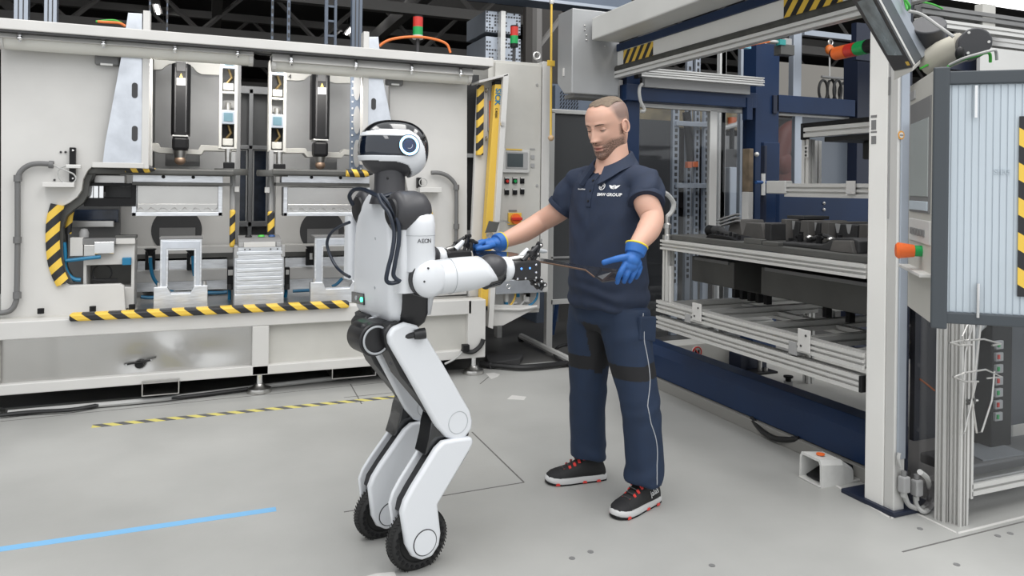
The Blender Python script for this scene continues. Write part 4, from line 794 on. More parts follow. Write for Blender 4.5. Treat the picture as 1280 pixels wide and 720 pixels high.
# blue centre post fittings
gt = thing('gate_leaf','narrow dark blue gate leaf with bolt latch on the centre post','gate', (4.033,4.6,1.011))
G().by((3.965,4.121,1.036,1.768),4.58,4.62).obj('leaf', BLUE, gt, .006)
G().by((3.937,3.96,1.053,1.738),4.54,4.58).obj('leaf_edge', NAVYM, gt, .003)
G().cyl((3.909,4.52,1.523),(3.911,4.52,1.359),.016,n=10).obj('latch_bolt', ALUP, gt, smooth=True)
G().cyl((3.842,4.52,1.455),(3.94,4.52,1.456),.014,n=10).obj('latch_handle', FRBLUE, gt, smooth=True)
G().ball((4.135,4.86,1.687),.02,nu=10,nv=8).obj('round_bolt', ALUP, gt, smooth=True)
a = (3.97,4.017,0.997,1.725)
pe = thing('strip_guide','upright pale guide strip left of the blue centre post','guide', (a[0],4.8,a[2]))
G().by((3.973,4.02,0.997,1.381),4.76,4.84).obj('white_strip', WHITE, pe, .004); G().by((3.975,4.018,1.381,1.726),4.76,4.84).obj('worn_strip', M('worn_wood',(.20,.15,.10),.6,0,.4,12), pe, .004)
# ---- slide-out racks
RK = thing('tool_rack','aluminium profile rack carrying the black tool tray','rack', (2.75,3.3,.6))
Yf, Yn = 4.15, 2.51
profile('front_rail',(2.78,Yn,1.035),(2.78,Yf,1.035),.06,.062,parent=RK,grooves=2)
profile('rear_rail',(4.0,Yn,1.035),(4.0,Yf,1.035),.06,.062,parent=RK)
profile('end_rail',(2.8,Yf,1.035),(4.0,Yf,1.035),.05,.062,parent=RK)
G().box(2.75,2.81,Yf,Yf+.015,1.0,1.066).obj('end_cap', BLACK, RK, .003)
tb = G().box(2.80,4.0,Yn,Yf-.02,1.068,1.10).obj('tray', PLATE, RK, .003)
for y0,y1,z1 in ((3.39,3.25,1.128),(3.24,3.12,1.12)): G().box(2.80,2.84,min(y0,y1),max(y0,y1),1.10,z1).obj('tray_stop', PLATE, RK, .003)
profile('leg',(2.79,4.11,.67),(2.79,4.11,1.0),.055,.055,parent=RK); profile('leg',(3.98,4.11,.03),(3.98,4.11,1.0),.055,.055,parent=RK)
profile('leg',(3.98,2.7,.03),(3.98,2.7,1.0),.055,.055,parent=RK)
G().box(2.774,2.80,4.06,4.08,.60,.90).obj('white_bracket', WHITE, RK, .003)
# lower slides
LS = thing('lower_slide','double aluminium slide frame with white clamp plates below the tool tray','slide frame', (2.75,3.3,.55))
profile('front_rail',(2.775,Yn,.630),(2.775,Yf+.03,.630),.06,.075,parent=LS,grooves=2)
profile('slide_rail',(2.775,Yn+.02,.525),(2.775,Yf+.03,.525),.06,.075,parent=LS,grooves=2)
G().box(2.744,2.806,Yn+.005,Yn+.02,.488,.562).obj('end_cap', BLACK, LS, .002)
profile('rear_rail',(4.05,Yn,.63),(4.05,Yf,.63),.06,.075,parent=LS)
for y in (4.12,3.78,3.30,2.92,2.60): profile('cross_rail',(2.80,y,.63),(4.03,y,.63),.05,.06,parent=LS)
for x in (3.4,): profile('inner_rail',(x,2.6,.60),(x,4.1,.60),.05,.05,parent=LS)
for v in ((3.688,3.775,0.606,0.712),(2.821,2.901,0.601,0.712)):
    c_ = G().bx(v,2.736,2.744).obj('clamp_plate', WHITE, LS, .002)
    for s in (.3,.7): G().cyl((2.733,v[0]+(v[1]-v[0])*s,v[2]+(v[3]-v[2])*(.25+.5*(s<.5))),(2.737,v[0]+(v[1]-v[0])*s,v[2]+(v[3]-v[2])*(.25+.5*(s<.5))),.006,n=8).obj('clamp_screw', DARKG, c_)
for v in ((3.802,3.859,0.579,0.633),(2.914,2.97,0.571,0.636)): G().bx(v,2.742,2.80).obj('spacer', GREY, LS, .002)
for (x,y) in ((3.38,3.9),(3.38,3.36)): G().box(x,x+.012,y-.06,y+.06,.66,.70).obj('hole_bracket', GREY, LS, .002)
profile('low_brace',(2.95,4.4,.44),(3.9,4.4,.44),.04,.05,parent=LS)
tag(G().tube([(3.25,2.66,.60),(4.0,2.62,.60)],.022,8).obj('green_belt', M('green_belt_rubber',(.02,.22,.14),.5)), 'dark green belt roller inside the lower slide frame', 'belt')
# trays below the rack
for (x0,x1,y0,y1,z0,z1,lab) in ((2.95,3.9,3.66,4.08,.80,.96,'grey underside pan below the far half of the tool tray'),(2.95,3.9,2.52,3.42,.80,.96,'grey underside pan below the near half of the tool tray')):
    t = thing('under_pan', lab, 'pan', (x0,y0,z0)); G().prism('y',[(x0,z1),(x1,z1),(x1,z0-.05),(x0+.25,z0-.05),(x0,z0)],y0,y1).obj('pan', PLATE, t, .006); G().box(x0-.01,x0+.0,y0+.04,y1-.04,z1-.02,z1).obj('pan_lip', MIDG, t, .002)
    for k in range(5): G().box(x0+.3,x0+.34,y0+.05+k*(y1-y0)/5.5,y0+.08+k*(y1-y0)/5.5,z0-.12,z0-.05).obj('pan_stud', BLACK, t)
tag(G().box(3.2,3.9,3.48,3.54,.76,1.0).obj('inner_post', MIDG, bev=.004), 'grey upright plate between the two underside pans', 'plate')
# black tools on the tray
def tool_block(name, x0, x1, y0, y1, h, lab, slope=0.0, notch=0, mat=None):
    t = thing(name, lab, 'tool', ((x0+x1)/2,(y0+y1)/2,1.10)); mat = mat or TOOL
    G().prism('x',[(y0,1.10),(y1,1.10),(y1-slope,1.10+h),(y0+slope,1.10+h)],x0,x1).obj('body', mat, t, .004)
    for k in range(notch):
        yy = y0+(y1-y0)*(k+.7)/(notch+.4); G().prism('x',[(yy-.02,1.10+h+.002),(yy+.02,1.10+h+.002),(yy+.006,1.10+h-.05),(yy-.006,1.10+h-.05)],x0-.003,x0+.0).obj('bright_notch', GREY, t)
    return t
GT = M('tool_grey',(.10,.095,.09),.55,0,.2,9)
tool_block('slat_carrier',3.25,3.45,3.95,4.10,.10,'angled grey carrier under two pale slats at the far end of the tray',.03,0,GT)
t = thing('slat_pack','two slanting pale slats on the far grey carrier of the tray','slats',(3.24,4.05,1.2))
for k in range(3): G().prism('x',[(3.96,1.235-.022*k),(4.16,1.185-.022*k),(4.16,1.193-.022*k),(3.96,1.243-.022*k)],3.20,3.245).obj('slat', GREY, t, .001)
tool_block('tool_block',3.1,3.4,3.56,3.77,.095,'dark grey sloped tool left of the blue centre post',.035,0,GT)
tool_block('tool_block',3.09,3.3,3.50,3.555,.10,'black upright tool against the sloped tool',.0,0)
for k,(u0,u1,grey,n,lab) in enumerate(((975,985,1,0,'first grey tool from the left in the back row'),(985,1001,0,1,'first black tool with one bright notch in the back row'),(1001,1014,1,0,'second grey tool from the left in the back row'),(1014,1027,0,1,'second black tool with one bright notch in the back row'),(1027,1039,1,0,'third grey tool from the left in the back row'),(1039,1070,0,2,'wide black tool with two bright notches in the back row'),(1070,1084,1,0,'grey tool nearest the white column in the back row'))):
    r0, r1 = 1.113-.00191*(u0-973), 1.113-.00191*(u1-973); x_ = 3.20 if grey else 3.25
    tool_block('row_tool', x_, 3.5, x_*r1+.003, x_*r0-.003, .125 if grey else .115, lab, .008 if grey else 0, n, GT if grey else None)
tag(G().box(3.3,3.5,3.46,3.6,1.225,1.245).obj('cover_lid', TOOL, bev=.003), 'flat black lid lying on the back row of tools', 'lid')
t = thing('casting','black ribbed casting with tubular end at the far end of the tray','casting',(2.95,3.75,1.1))
G().tube(smoothpts([(2.98,3.92,1.135),(2.98,3.84,1.14),(2.96,3.74,1.125),(2.94,3.62,1.115)],4),[.030]*6+[.022]*7,10).obj('tubular_arm', TOOL, t, smooth=True)
G().prism('x',[(3.52,1.10),(3.82,1.10),(3.78,1.125),(3.60,1.12)],2.86,3.02).obj('web_plate', BLACK, t, .004)
G().lathe((2.98,3.92,1.135),(0,1,0),[(.001,-.03),(.034,-.03),(.036,.02),(.001,.03)],14).obj('end_bulb', BLACK, t, smooth=True)
for k in range(7): G().cyl((2.90,3.55+k*.04,1.10),(2.90,3.55+k*.04,1.13+.007*(k%3)),.009,n=8).obj('peg', BLACK, t, smooth=True)
t = thing('casting','long black engine-like casting with sloped ramp on the near tray','casting',(2.9,2.9,1.1))
G().prism('x',[(2.66,1.10),(3.22,1.10),(3.22,1.118),(3.0,1.12),(2.90,1.125),(2.80,1.168),(2.70,1.172),(2.66,1.16)],2.88,3.0).obj('ramp', TOOL, t, .006)
G().prism('x',[(2.67,1.10),(2.82,1.10),(2.80,1.155),(2.69,1.162)],2.855,2.88).obj('ramp_face', GT, t, .004)
for k in range(11):
    y = 3.24-.034*k; G().cyl((3.0+.04*(k%2),y,1.10),(3.0+.04*(k%2),y,1.135+.012*((k*7)%4)),.013,n=8).obj('stud', BLACK, t, smooth=True)
for k in range(5): G().ball((3.02,3.20-.075*k,1.145),.022,.018,.014,10,8).obj('boss', STEEL if k%2 else BLACK, t, smooth=True)
G().box(2.98,3.12,2.80,3.26,1.10,1.12).obj('base_flange', BLACK, t, .004)
G().tube(smoothpts([(3.08,3.2,1.12),(3.1,3.1,1.155),(3.08,2.98,1.135),(3.08,2.86,1.15)],4),.012,8).obj('pipe', DARKG, t, smooth=True)
# upper shelf carriage inside the cell
SH = thing('upper_carriage','black topped aluminium carriage shelf high inside the cell','shelf', (3.5,3.2,1.5))
q = [(3.657,1.763),(3.205,1.763)]
z0 = q[0][1]
profile('carriage_rail',(3.5,q[0][0],z0),(3.5,2.5,z0),.05,.06,parent=SH); G().box(3.48,4.3,2.5,q[0][0]+.03,z0+.032,z0+.06).obj('carriage_top', BLACK, SH, .003)
G().box(3.47,3.53,q[0][0],q[0][0]+.02,z0-.045,z0+.045).obj('end_block', BLACK, SH, .004)
G().box(3.55,4.25,2.5,q[0][0]-.1,z0-.06,z0-.03).obj('brush_strip', TOOL, SH)
G().box(3.7,4.2,2.6,q[0][0]-.25,z0-.17,z0-.06).obj('black_drive', TOOL, SH, .01)
G().box(3.8,4.1,2.5,q[0][0]-.4,z0-.20,z0-.17).obj('drive_foot', TOOL, SH, .01)
SC2 = thing('lower_carriage','aluminium carriage beam with white clamp plate above the blue apron','rail', (3.5,3.2,1.35))
q = [(3.812,1.408),(3.2,1.413)]
profile('carriage_beam',(3.5,q[0][0],1.40),(3.5,2.5,1.40),.06,.085,parent=SC2,grooves=2)
G().box(3.46,3.52,q[0][0]-.02,q[0][0]+.16,1.375,1.46).obj('drive_block', ALUP, SC2, .006)
profile('riser',(3.52,3.66,1.44),(3.52,3.66,1.72),.05,.06,parent=SC2); profile('riser',(3.75,3.84,1.44),(3.75,3.84,1.73),.06,.06,parent=SC2)
v = (3.231,3.295,1.38,1.458); G().bx(v,3.455,3.465).obj('clamp_plate', WHITE, SC2, .002)
v = (3.613,3.64,1.604,1.68); hp = G().bx(v,3.47,3.48).obj('hole_plate', WHITE, SC2, .002)
for s in (.2,.5,.8): G().cyl((3.466,(v[0]+v[1])/2,v[2]+(v[3]-v[2])*s),(3.471,(v[0]+v[1])/2,v[2]+(v[3]-v[2])*s),.008,n=8).obj('hole', DARKG, hp)
# floor of the cell
bo = thing('damper_post','short grey cylindrical stop with black cap inside the cell base','stop', (3.449,3.732,0.03))
q = (3.449,3.732,0.03); G().cyl((q[0],q[1],.03),(q[0],q[1],.18),.028,n=16).obj('barrel', GREY, bo, smooth=True); G().lathe((q[0],q[1],.18),(0,0,1),[(.001,0),(.018,0),(.018,.02),(.03,.025),(.03,.035),(.001,.04)],16).obj('cap', BLACK, bo, smooth=True)
q = (3.621,4.049,0.03); tag(G().box(q[0]-.06,q[0]+.08,q[1]-.05,q[1]+.05,.03,.045).obj('floor_plate', GREY, bev=.003), 'small grey plate on the cell floor beside the stop', 'plate')
q = (3.766,4.538,0.03); t = thing('anchor_plate','black anchor plate with bolts on the cell floor','plate', q); G().box(q[0]-.18,q[0]+.2,q[1]-.14,q[1]+.14,.03,.045).obj('plate', BLACK, t, .003)
for dx,dy in ((-.12,-.1),(.12,-.1),(.12,.1),(-.12,.1)): G().cyl((q[0]+dx,q[1]+dy,.045),(q[0]+dx,q[1]+dy,.07),.014,n=8).obj('bolt', STEEL, t)
G().box(q[0]-.05,q[0]+.2,q[1]-.02,q[1]+.12,.045,.16).obj('bracket', NAVYM, t, .006); G().cyl((q[0]+.08,q[1]-.08,.045),(q[0]+.08,q[1]-.08,.18),.016,n=10).obj('stud', STEEL, t, smooth=True)
wbx = (3.024,3.751,0.107,0.239)
wl = thing('white_base_box','low cream base box with a round no-stepping sign','box', (wbx[0],4.65,.03)); G().box(wbx[0],wbx[1],4.65,4.82,.03,wbx[3]).obj('body', CREAM, wl, .006)
c = (3.414,4.645,0.178)
sg = G().cyl((c[0],4.642,c[2]),(c[0],4.65,c[2]),.042,n=28).obj('round_sign', WHITE, wl)
G().torus((c[0],4.640,c[2]),(0,1,0),.038,.005,28,6).obj('red_ring', RED, sg)
for dx in (-.012,.012): G().prism('y',[(c[0]+dx-.007,c[2]-.018),(c[0]+dx+.007,c[2]-.018),(c[0]+dx+.009,c[2]+.016),(c[0]+dx-.005,c[2]+.016)],4.638,4.642).obj('footprint', BLACK, sg)
G().prism('y',[(c[0]-.028,c[2]+.024),(c[0]-.024,c[2]+.028),(c[0]+.028,c[2]-.024),(c[0]+.024,c[2]-.028)],4.636,4.640).obj('red_bar', RED, sg)
G().box(wbx[1]-.02,wbx[1]+.05,4.6,4.66,wbx[3]-.15,wbx[3]).obj('bracket', GREY, wl, .004)
tag(G().tube(smoothpts([(2.95,3.48,.07),(2.925,3.36,.035),(2.92,3.24,.03),(2.945,3.10,.07)],5),.016,8).obj('loose_cable', CBLK, smooth=True), 'black corrugated cable sagging under the blue base beam', 'cable')
# ---- behind the cell glazing
def upright(v, y, lab, mat=ALUB):
    t = thing('slotted_upright', lab, 'upright', (v[0],y,0)); G().box(v[0],v[1],y,y+.04,0,v[3]).obj('channel', mat, t, .003); g = G(); z = .5
    while z < v[3]-.05: g.box(v[0]+(v[1]-v[0])*.3,v[0]+(v[1]-v[0])*.7,y-.003,y,z,z+.035); z += .06
    g.obj('slots', DARKG, t, kind='stuff')
upright((4.106,4.178,0.145,2.208),6.0,'slotted steel upright, left one behind the cell glazing'); upright((4.394,4.451,0.121,2.773),6.05,'slotted steel upright, middle one behind the cell glazing')
upright((4.465,4.531,0.125,2.227),6.0,'slotted steel upright beside the pale mullion'); upright((4.473,4.539,2.233,2.703),6.3,'slotted steel upright above the conveyor rail')
for v, lab in (((4.125,4.484,2.0,2.046),'upper'),((4.133,4.493,1.408,1.455),'lower')): tag(G().by(v,5.97,6.01).obj('cross_bar', ALUB, bev=.003), lab+' slotted cross bar between the steel uprights', 'bar')
tag(G().by((4.1,4.539,-0.133,2.11),6.6,6.65).obj('dark_board', M('board_charcoal',(.045,.046,.05),.5)), 'dark board seen through the glazing right of the worker', 'board')
tag(G().by((5.013,5.25,0.039,1.632),6.3,6.5).obj('grey_cabinet', ALUB, bev=.01), 'pale grey cabinet behind the glazing left of the centre post', 'cabinet')
tag(G().by((4.897,5.278,1.59,1.825),6.4,6.6).obj('dark_housing', DARKG, bev=.01), 'dark housing on the grey cabinet behind the glazing', 'housing')
tag(G().tube(smoothpts([(4.326,6.1,2.15),(4.347,6.1,2.01),(4.369,6.1,1.8),(4.39,6.1,1.644)],4),.04,10).obj('black_duct', BLACK, smooth=True), 'black hanging duct behind the cell glazing', 'duct')
t = thing('orange_connector','orange connector pair hanging behind the cell glazing','connector', (4.319,5.95,1.616))
for v in ((4.281,4.327,1.601,1.662),(4.337,4.402,1.61,1.664)): G().by(v,6.0,6.05).obj('plug', M('dull_orange',(.5,.12,.04),.5) if 'dull_orange' not in MT else MT['dull_orange'], t, .004)
t = thing('beacon_lamp','amber beacon lamp far behind the cell glazing','beacon', (5.994,7.5,2.197))
q = (5.994,7.5,2.197); G().cyl(q,(q[0],q[1],q[2]+.09),.055,n=14).obj('lens', MT['dull_orange'], t, smooth=True); G().cyl((q[0],q[1],0),q,.03,n=10).obj('stem', BLACK, t, smooth=True); G().cyl((q[0],q[1],q[2]-.02),q,.06,n=12).obj('base', BLACK, t, smooth=True)
tag(G().tube([(5.692,7.4,-0.372),(5.656,7.4,1.993),(5.795,7.4,2.143),(5.974,7.4,2.189),(6.154,7.4,2.296)],.03,8).obj('robot_cable', CGRY, smooth=True), 'pale slanting pipe behind the glazing near the amber beacon', 'pipe')
hose('bent_hose', [(2.707,4.12,1.387),(2.781,4.12,1.362),(2.831,4.12,1.305),(2.819,4.12,1.252),(2.783,4.12,1.216)], .016, CGRY, 'thick pale hose bending behind the worker left arm')
t = thing('air_coupling','silver air coupling standing behind the worker left arm','coupling', (2.785,4.12,1.066))
q = [(2.785,4.12,1.066)]; G().lathe(q[0],(0,0,1),[(.001,0),(.03,0),(.03,.03),(.018,.035),(.018,.07),(.026,.075),(.026,.10),(.014,.11),(.014,.16),(.001,.165)],14).obj('body', STEEL, t, smooth=True)
fs = thing('far_shelf', 'far storage shelf seen in a thin band through the glazing', 'shelf', (7,9.5,0)); v = (5.879,7.901,2.33,2.598)
G().by(v,9.5,9.7).obj('shelf_load', M('far_shelf_tan',(.20,.16,.09),.6,0,.5,5), fs)
for k in (0,.5,1): G().box(v[0]+(v[1]-v[0])*k-.04,v[0]+(v[1]-v[0])*k+.04,9.5,9.7,0,v[2]).obj('leg', MIDG, fs)
v = (6.911,7.493,1.693,2.191)
tag(G().box(v[0],v[1],9.0,9.2,0,v[3]).obj('far_rack', MIDG), 'far grey rack behind the glazing left of the centre post', 'rack')
rbm = thing('orange_manipulator','red orange robot arm dimly visible behind the right hand glazing','robot arm', (5.947,6.5,1.379))
ORD = M('dark_red_orange',(.11,.016,.008),.5)
G().tube(smoothpts([(5.851,6.5,1.731),(5.893,6.5,1.909),(5.947,6.5,2.044),(6.083,6.5,2.094)],4),.10,10).obj('upper_arm', ORD, rbm, smooth=True); G().ball((5.874,6.45,1.686),.10,.08,.13).obj('joint', ORD, rbm, smooth=True); v = (5.921,6.5,1.6); G().cyl((v[0],6.5,0),(v[0],6.5,v[2]),.16,.11,16).obj('pedestal', ORD, rbm, smooth=True)
# above: far pale wall band, post, hoist with coiled hoses
tag(G().by((7.732,10.972,2.881,3.444),9.4,9.5).obj('far_wall_panel', M('far_beige',(.32,.30,.27),.7)), 'pale far wall panel behind the coiled hoses', 'wall panel')
G().by((4.617,4.704,2.191,2.751),4.98,5.04).obj('upper_mullion', ALUB, CE, .003)
for v, lab in (((4.566,4.642,2.492,2.718),'first pale upright above the conveyor rail'),((5.084,5.126,2.586,2.872),'thin pale upright above the conveyor rail'),((4.585,4.64,2.418,2.715),'bluish upright beside the centre post'),((4.816,4.873,2.458,2.782),'second bluish upright beside the centre post')):
    tag(G().by((v[0],v[1],0,v[3]+.3),5.9,5.95).obj('slim_upright', ALUP if 'pale' in lab else ALUB, bev=.003), lab, 'upright')
hr_ = (5.295,5.95,2.891,2.946)
G().box(hr_[0],hr_[1]+.5,5.57,5.63,hr_[2],hr_[3]).obj('hoist_rail', ALUB, CE, .004); G().box(hr_[1]+.35,hr_[1]+.5,5.57,5.68,0,hr_[3]).obj('hoist_post', NAVYM, CE, .004)
ho = thing('hose_hoist','orange spring hoist with black coiled hoses hanging inside the cell','hoist', (5.783,5.6,2.297))
G().tube([(5.638,5.6,2.901),(5.645,5.6,2.485)],.008,6).obj('cord', CGRY, ho)
G().ball((5.62,5.58,2.778),.045,.04,.05).obj('orange_drum', M('drum_orange',(.62,.16,.03),.4), ho, smooth=True)
G().torus((5.649,5.6,2.855),(0,1,0),.028,.007,18,6).obj('hook_ring', STEEL, ho, smooth=True)
G().tube([(5.542,5.6,2.51),(5.727,5.6,2.507),(5.926,5.6,2.512)],.014,8).obj('spreader_bar', MIDG, ho, smooth=True)
G().tube([(5.852,5.6,2.531),(5.861,5.6,2.619)],.01,8).obj('bar_hook', STEEL, ho, smooth=True)
for (c,a,r) in (((5.565,5.6,2.378),.055,.10),((5.698,5.63,2.39),.05,.105),((5.729,5.58,2.386),.05,.10),((5.854,5.6,2.372),.085,.10)):
    G().tube([(c[0]+a*math.cos(t_),c[1],c[2]+r*math.sin(t_)) for t_ in [2*math.pi*i/24 for i in range(24)]],.013,8,closed=True,up=(0,1,0)).obj('hose_coil', CBLK, ho, smooth=True)
st = thing('signal_tower','orange, red and green signal tower mounted sideways by the white column','signal light', (2.95,2.785,2.1))
p0, p1 = Vector((2.95,2.887,2.096)), Vector((2.9,2.643,2.087)); d = p1-p0
for a,c,mt,nm in ((0,.40,ORANGE,'orange_lens'),(.40,.68,RED,'red_lens'),(.68,1.0,GREEN,'green_lens'),(1.0,1.3,BLACK,'base')): G().cyl(p0+d*(a+.01),p0+d*(c-.01),.034,n=20).obj(nm, mt, st, smooth=True)
G().cyl(p0-d*.06,p0+d*.01,.030,n=20).obj('cap', BLACK, st, smooth=True)
sn = thing('camera_sensor','small dark sensor box with teal plugs under the door header','sensor', (4.092,4.5,2.451))
G().by((4.03,4.162,2.433,2.513),4.48,4.56).obj('case', PLATE, sn, .004); G().by((4.013,4.068,2.502,2.545),4.47,4.52).obj('plug', M('teal_plug',(.03,.28,.27),.4), sn, .003)
G().tube([(3.921,4.5,2.529),(3.998,4.5,2.529),(4.044,4.5,2.521)],.012,6).obj('lead', ALUP, sn, smooth=True); G().by((3.668,3.749,2.451,2.475),4.48,4.52).obj('cyan_clip', M('cyan_clip',(.2,.5,.65),.4), sn, .002)
G().by((4.083,4.153,2.509,2.564),4.5,4.53).obj('bracket', GREY, sn, .003)
tag(G().tube([(3.644,4.48,2.448),(3.792,4.48,2.49),(3.919,4.48,2.519)],.007,6).obj('orange_lead', ORAC, smooth=True), 'short orange lead under the door header', 'cable')
# ---- foot pedal and connectors at the column base
FP = thing('foot_pedal','grey foot switch with a cast hood and orange sticker on the floor','foot switch', (2.673,2.679,0.0))
a = (2.673,2.801,0.0); fx_, fy_ = 2.695, 2.763
hoodm = M('cast_hood',(.66,.66,.64),.5,0,.1,14)
Mx = Matrix.Rotation(math.radians(-2),4,'Z')
def fpx(x,y,z): v = Mx @ Vector((x,y,z)); return (v.x+fx_,v.y+fy_,v.z)
outer = [(-.075,0),(-.072,.105),(-.060,.128),(.060,.128),(.072,.105),(.075,0)]; inner = [(-.063,0),(-.061,.102),(-.052,.116),(.052,.116),(.061,.102),(.063,0)]
def hood_pts(x, k, lst): return [fpx(x, y*k, z*(1-(x>.12)*.12-(x>.18)*.35)) for y, z in lst]
g = G()
rings = [hood_pts(0,1,outer),hood_pts(.13,1,outer),hood_pts(.20,.9,outer)]
rin = [hood_pts(0,1,inner),hood_pts(.13,1,inner)]
n_ = 6; V_ = [p for r in rings+rin for p in r]; F_ = []
for k in range(2):
    for i in range(5): F_.append((k*6+i,k*6+i+1,k*6+7+i,k*6+6+i))
F_.append(tuple(range(12,18)))
for i in range(5): F_.append((18+i,18+i+1,24+i+1,24+i))
for i in range(5): F_.append((i,i+1,19+i,18+i))
F_.append(tuple(range(24,30)))
G().add(V_,F_).obj('hood', hoodm, FP)
G().add([fpx(-.01,-.07,0),fpx(-.01,.07,0),fpx(.26,.07,0),fpx(.26,-.07,0),fpx(-.01,-.07,.008),fpx(-.01,.07,.008),fpx(.26,.07,.012),fpx(.26,-.07,.012)],[(3,2,1,0),(4,5,6,7),(0,1,5,4),(1,2,6,5),(2,3,7,6),(3,0,4,7)]).obj('base_plate', ALUP, FP, .003)
G().add([fpx(.02,-.05,.012),fpx(.02,.05,.012),fpx(.12,.05,.05),fpx(.12,-.05,.05),fpx(.02,-.05,.022),fpx(.02,.05,.022),fpx(.12,.05,.062),fpx(.12,-.05,.062)],[(3,2,1,0),(4,5,6,7),(0,1,5,4),(1,2,6,5),(2,3,7,6),(3,0,4,7)]).obj('treadle', BLACK, FP, .004)
G().cyl(fpx(.06,.0,.127),fpx(.06,.0,.131),.02,n=20).obj('orange_sticker', ORANGE, FP)
G().add([fpx(.20,-.03,.02),fpx(.20,.03,.02),fpx(.235,.03,.02),fpx(.235,-.03,.02),fpx(.20,-.03,.065),fpx(.20,.03,.065),fpx(.235,.03,.065),fpx(.235,-.03,.065)],[(3,2,1,0),(4,5,6,7),(0,1,5,4),(1,2,6,5),(2,3,7,6),(3,0,4,7)]).obj('plug_block', BLACK, FP, .004)
for k,(u,lab) in enumerate(((1127,'left grey cable plug hanging at the column foot'),(1143,'right grey cable plug hanging at the column foot'))):
    q = [[(2.794,2.34,0.14),(2.793,2.34,0.195),(2.819,2.34,0.067)],[(2.871,2.34,0.115),(2.87,2.34,0.171),(2.877,2.34,0.037)]][k]
    t = thing('cable_plug', lab, 'plug', q[0])
    G().box(q[0][0]-.020,q[0][0]+.020,2.31,2.345,q[0][2]-.035,q[0][2]+.035).obj('housing', GREY if k else M('plug_grey',(.33,.33,.33),.5), t, .006)
    G().cyl((q[0][0],2.33,q[0][2]+.034),(q[0][0],2.33,q[0][2]+.055),.012,n=10).obj('gland', MIDG, t, smooth=True); G().cyl((q[0][0],2.33,q[0][2]-.055),(q[0][0],2.33,q[0][2]-.034),.012,n=10).obj('gland', CGRY, t, smooth=True)
hose('loose_cable', [(2.798,2.335,0.113),(2.823,2.335,0.054),(2.857,2.335,0.028)]+[(2.913,2.337,0.012),(2.955,2.332,0.05),(2.887,2.287,0.16),(2.604,2.098,0.3)], .011, CGRY, 'grey cable loop from the plugs up behind the fence post', 'cable')
hose('loose_cable', [(2.772,2.335,0.275),(2.767,2.335,0.248),(2.782,2.335,0.212)], .008, CGRY, 'thin grey cable above the left plug at the column foot', 'cable')
hose('loose_cable', [(2.864,2.33,0.078),(2.875,2.33,0.035)]+[(2.897,2.309,0.012),(2.988,2.342,0.02)], .010, CGRY, 'short grey cable below the right plug at the column foot', 'cable')
for pts, lab in (([(2.786,2.717),(2.725,2.336),(2.852,2.355)],'pale floor line around the column foot'),([(2.875,2.329),(2.866,2.133),(3.395,2.142)],'pale floor line around the fence corner')):
    g = G()
    for a, c in zip(pts, pts[1:]):
        a = Vector((*a,0)); c = Vector((*c,0)); n = (c-a).normalized(); n = Vector((-n.y,n.x,0))*.006
        g.add([a-n,a+n,c+n,c-n,a-n+Vector((0,0,.002)),a+n+Vector((0,0,.002)),c+n+Vector((0,0,.002)),c-n+Vector((0,0,.002))],[(3,2,1,0),(4,5,6,7),(0,1,5,4),(1,2,6,5),(2,3,7,6),(3,0,4,7)])
    tag(g.obj('floor_line', WHITE), lab, 'line')
# ---- safety fence
FE = thing('safety_fence','aluminium safety fence corner with clear panels right of the white column','fence', (2.93,2.2,0))
profile('corner_post',(2.925,2.245,0),(2.925,2.245,1.7),.045,.045,parent=FE,grooves=2); profile('corner_post',(2.955,2.195,0),(2.955,2.195,1.7),.05,.05,parent=FE,grooves=2)
profile('door_stile',(3.005,2.20,.10),(3.005,2.20,1.7),.04,.035,parent=FE)
profile('bottom_rail',(3.02,2.20,.135),(4.3,2.20,.135),.035,.05,parent=FE)
G().box(3.02,4.3,2.198,2.203,.16,1.7).obj('pane', PLEX, FE); G().box(2.922,2.927,2.27,2.42,.02,1.7).obj('pane', glass('smoked_pane',(.80,.79,.80),.05), FE)
for z in (.52,): 
    for x in (2.965,2.985,3.005): G().box(x-.008,x+.008,2.165,2.18,z-.012,z+.012).obj('hinge_knuckle', PLATE, FE, .003)
    G().tube([(2.955,2.172,z),(3.03,2.172,z)],.005,8).obj('hinge_pin', STEEL, FE)
wh = thing('wire_holder','chromed wire bottle holder hung on the fence door','wire holder', (2.968,2.15,0.4))
W = STEEL
for zz,(pts) in enumerate(([(2.824,2.15,0.78),(2.89,2.15,0.786),(3.034,2.15,0.783),(3.139,2.15,0.756),(3.084,2.15,0.753)],[(2.85,2.15,0.637),(2.921,2.15,0.651),(3.047,2.15,0.654),(3.147,2.15,0.615),(3.057,2.15,0.616)])): G().tube(pts,.004,6).obj('hoop', W, wh, smooth=True)
for pts in ([(2.811,2.14,0.787),(2.877,2.14,0.769),(2.948,2.14,0.767)],[(2.837,2.14,0.644),(2.908,2.14,0.618),(2.989,2.14,0.611)],[(2.965,2.15,0.854),(2.924,2.15,0.737),(2.901,2.15,0.394),(2.925,2.15,0.405),(2.989,2.15,0.608)],[(3.014,2.15,0.848),(2.996,2.15,0.732),(2.966,2.15,0.534),(2.997,2.15,0.393),(3.027,2.15,0.393),(3.088,2.15,0.522),(3.101,2.15,0.643)],[(2.936,2.15,0.853),(2.903,2.15,0.805),(2.918,2.15,0.771)]): G().tube(pts,.004,6).obj('wire', W, wh, smooth=True)
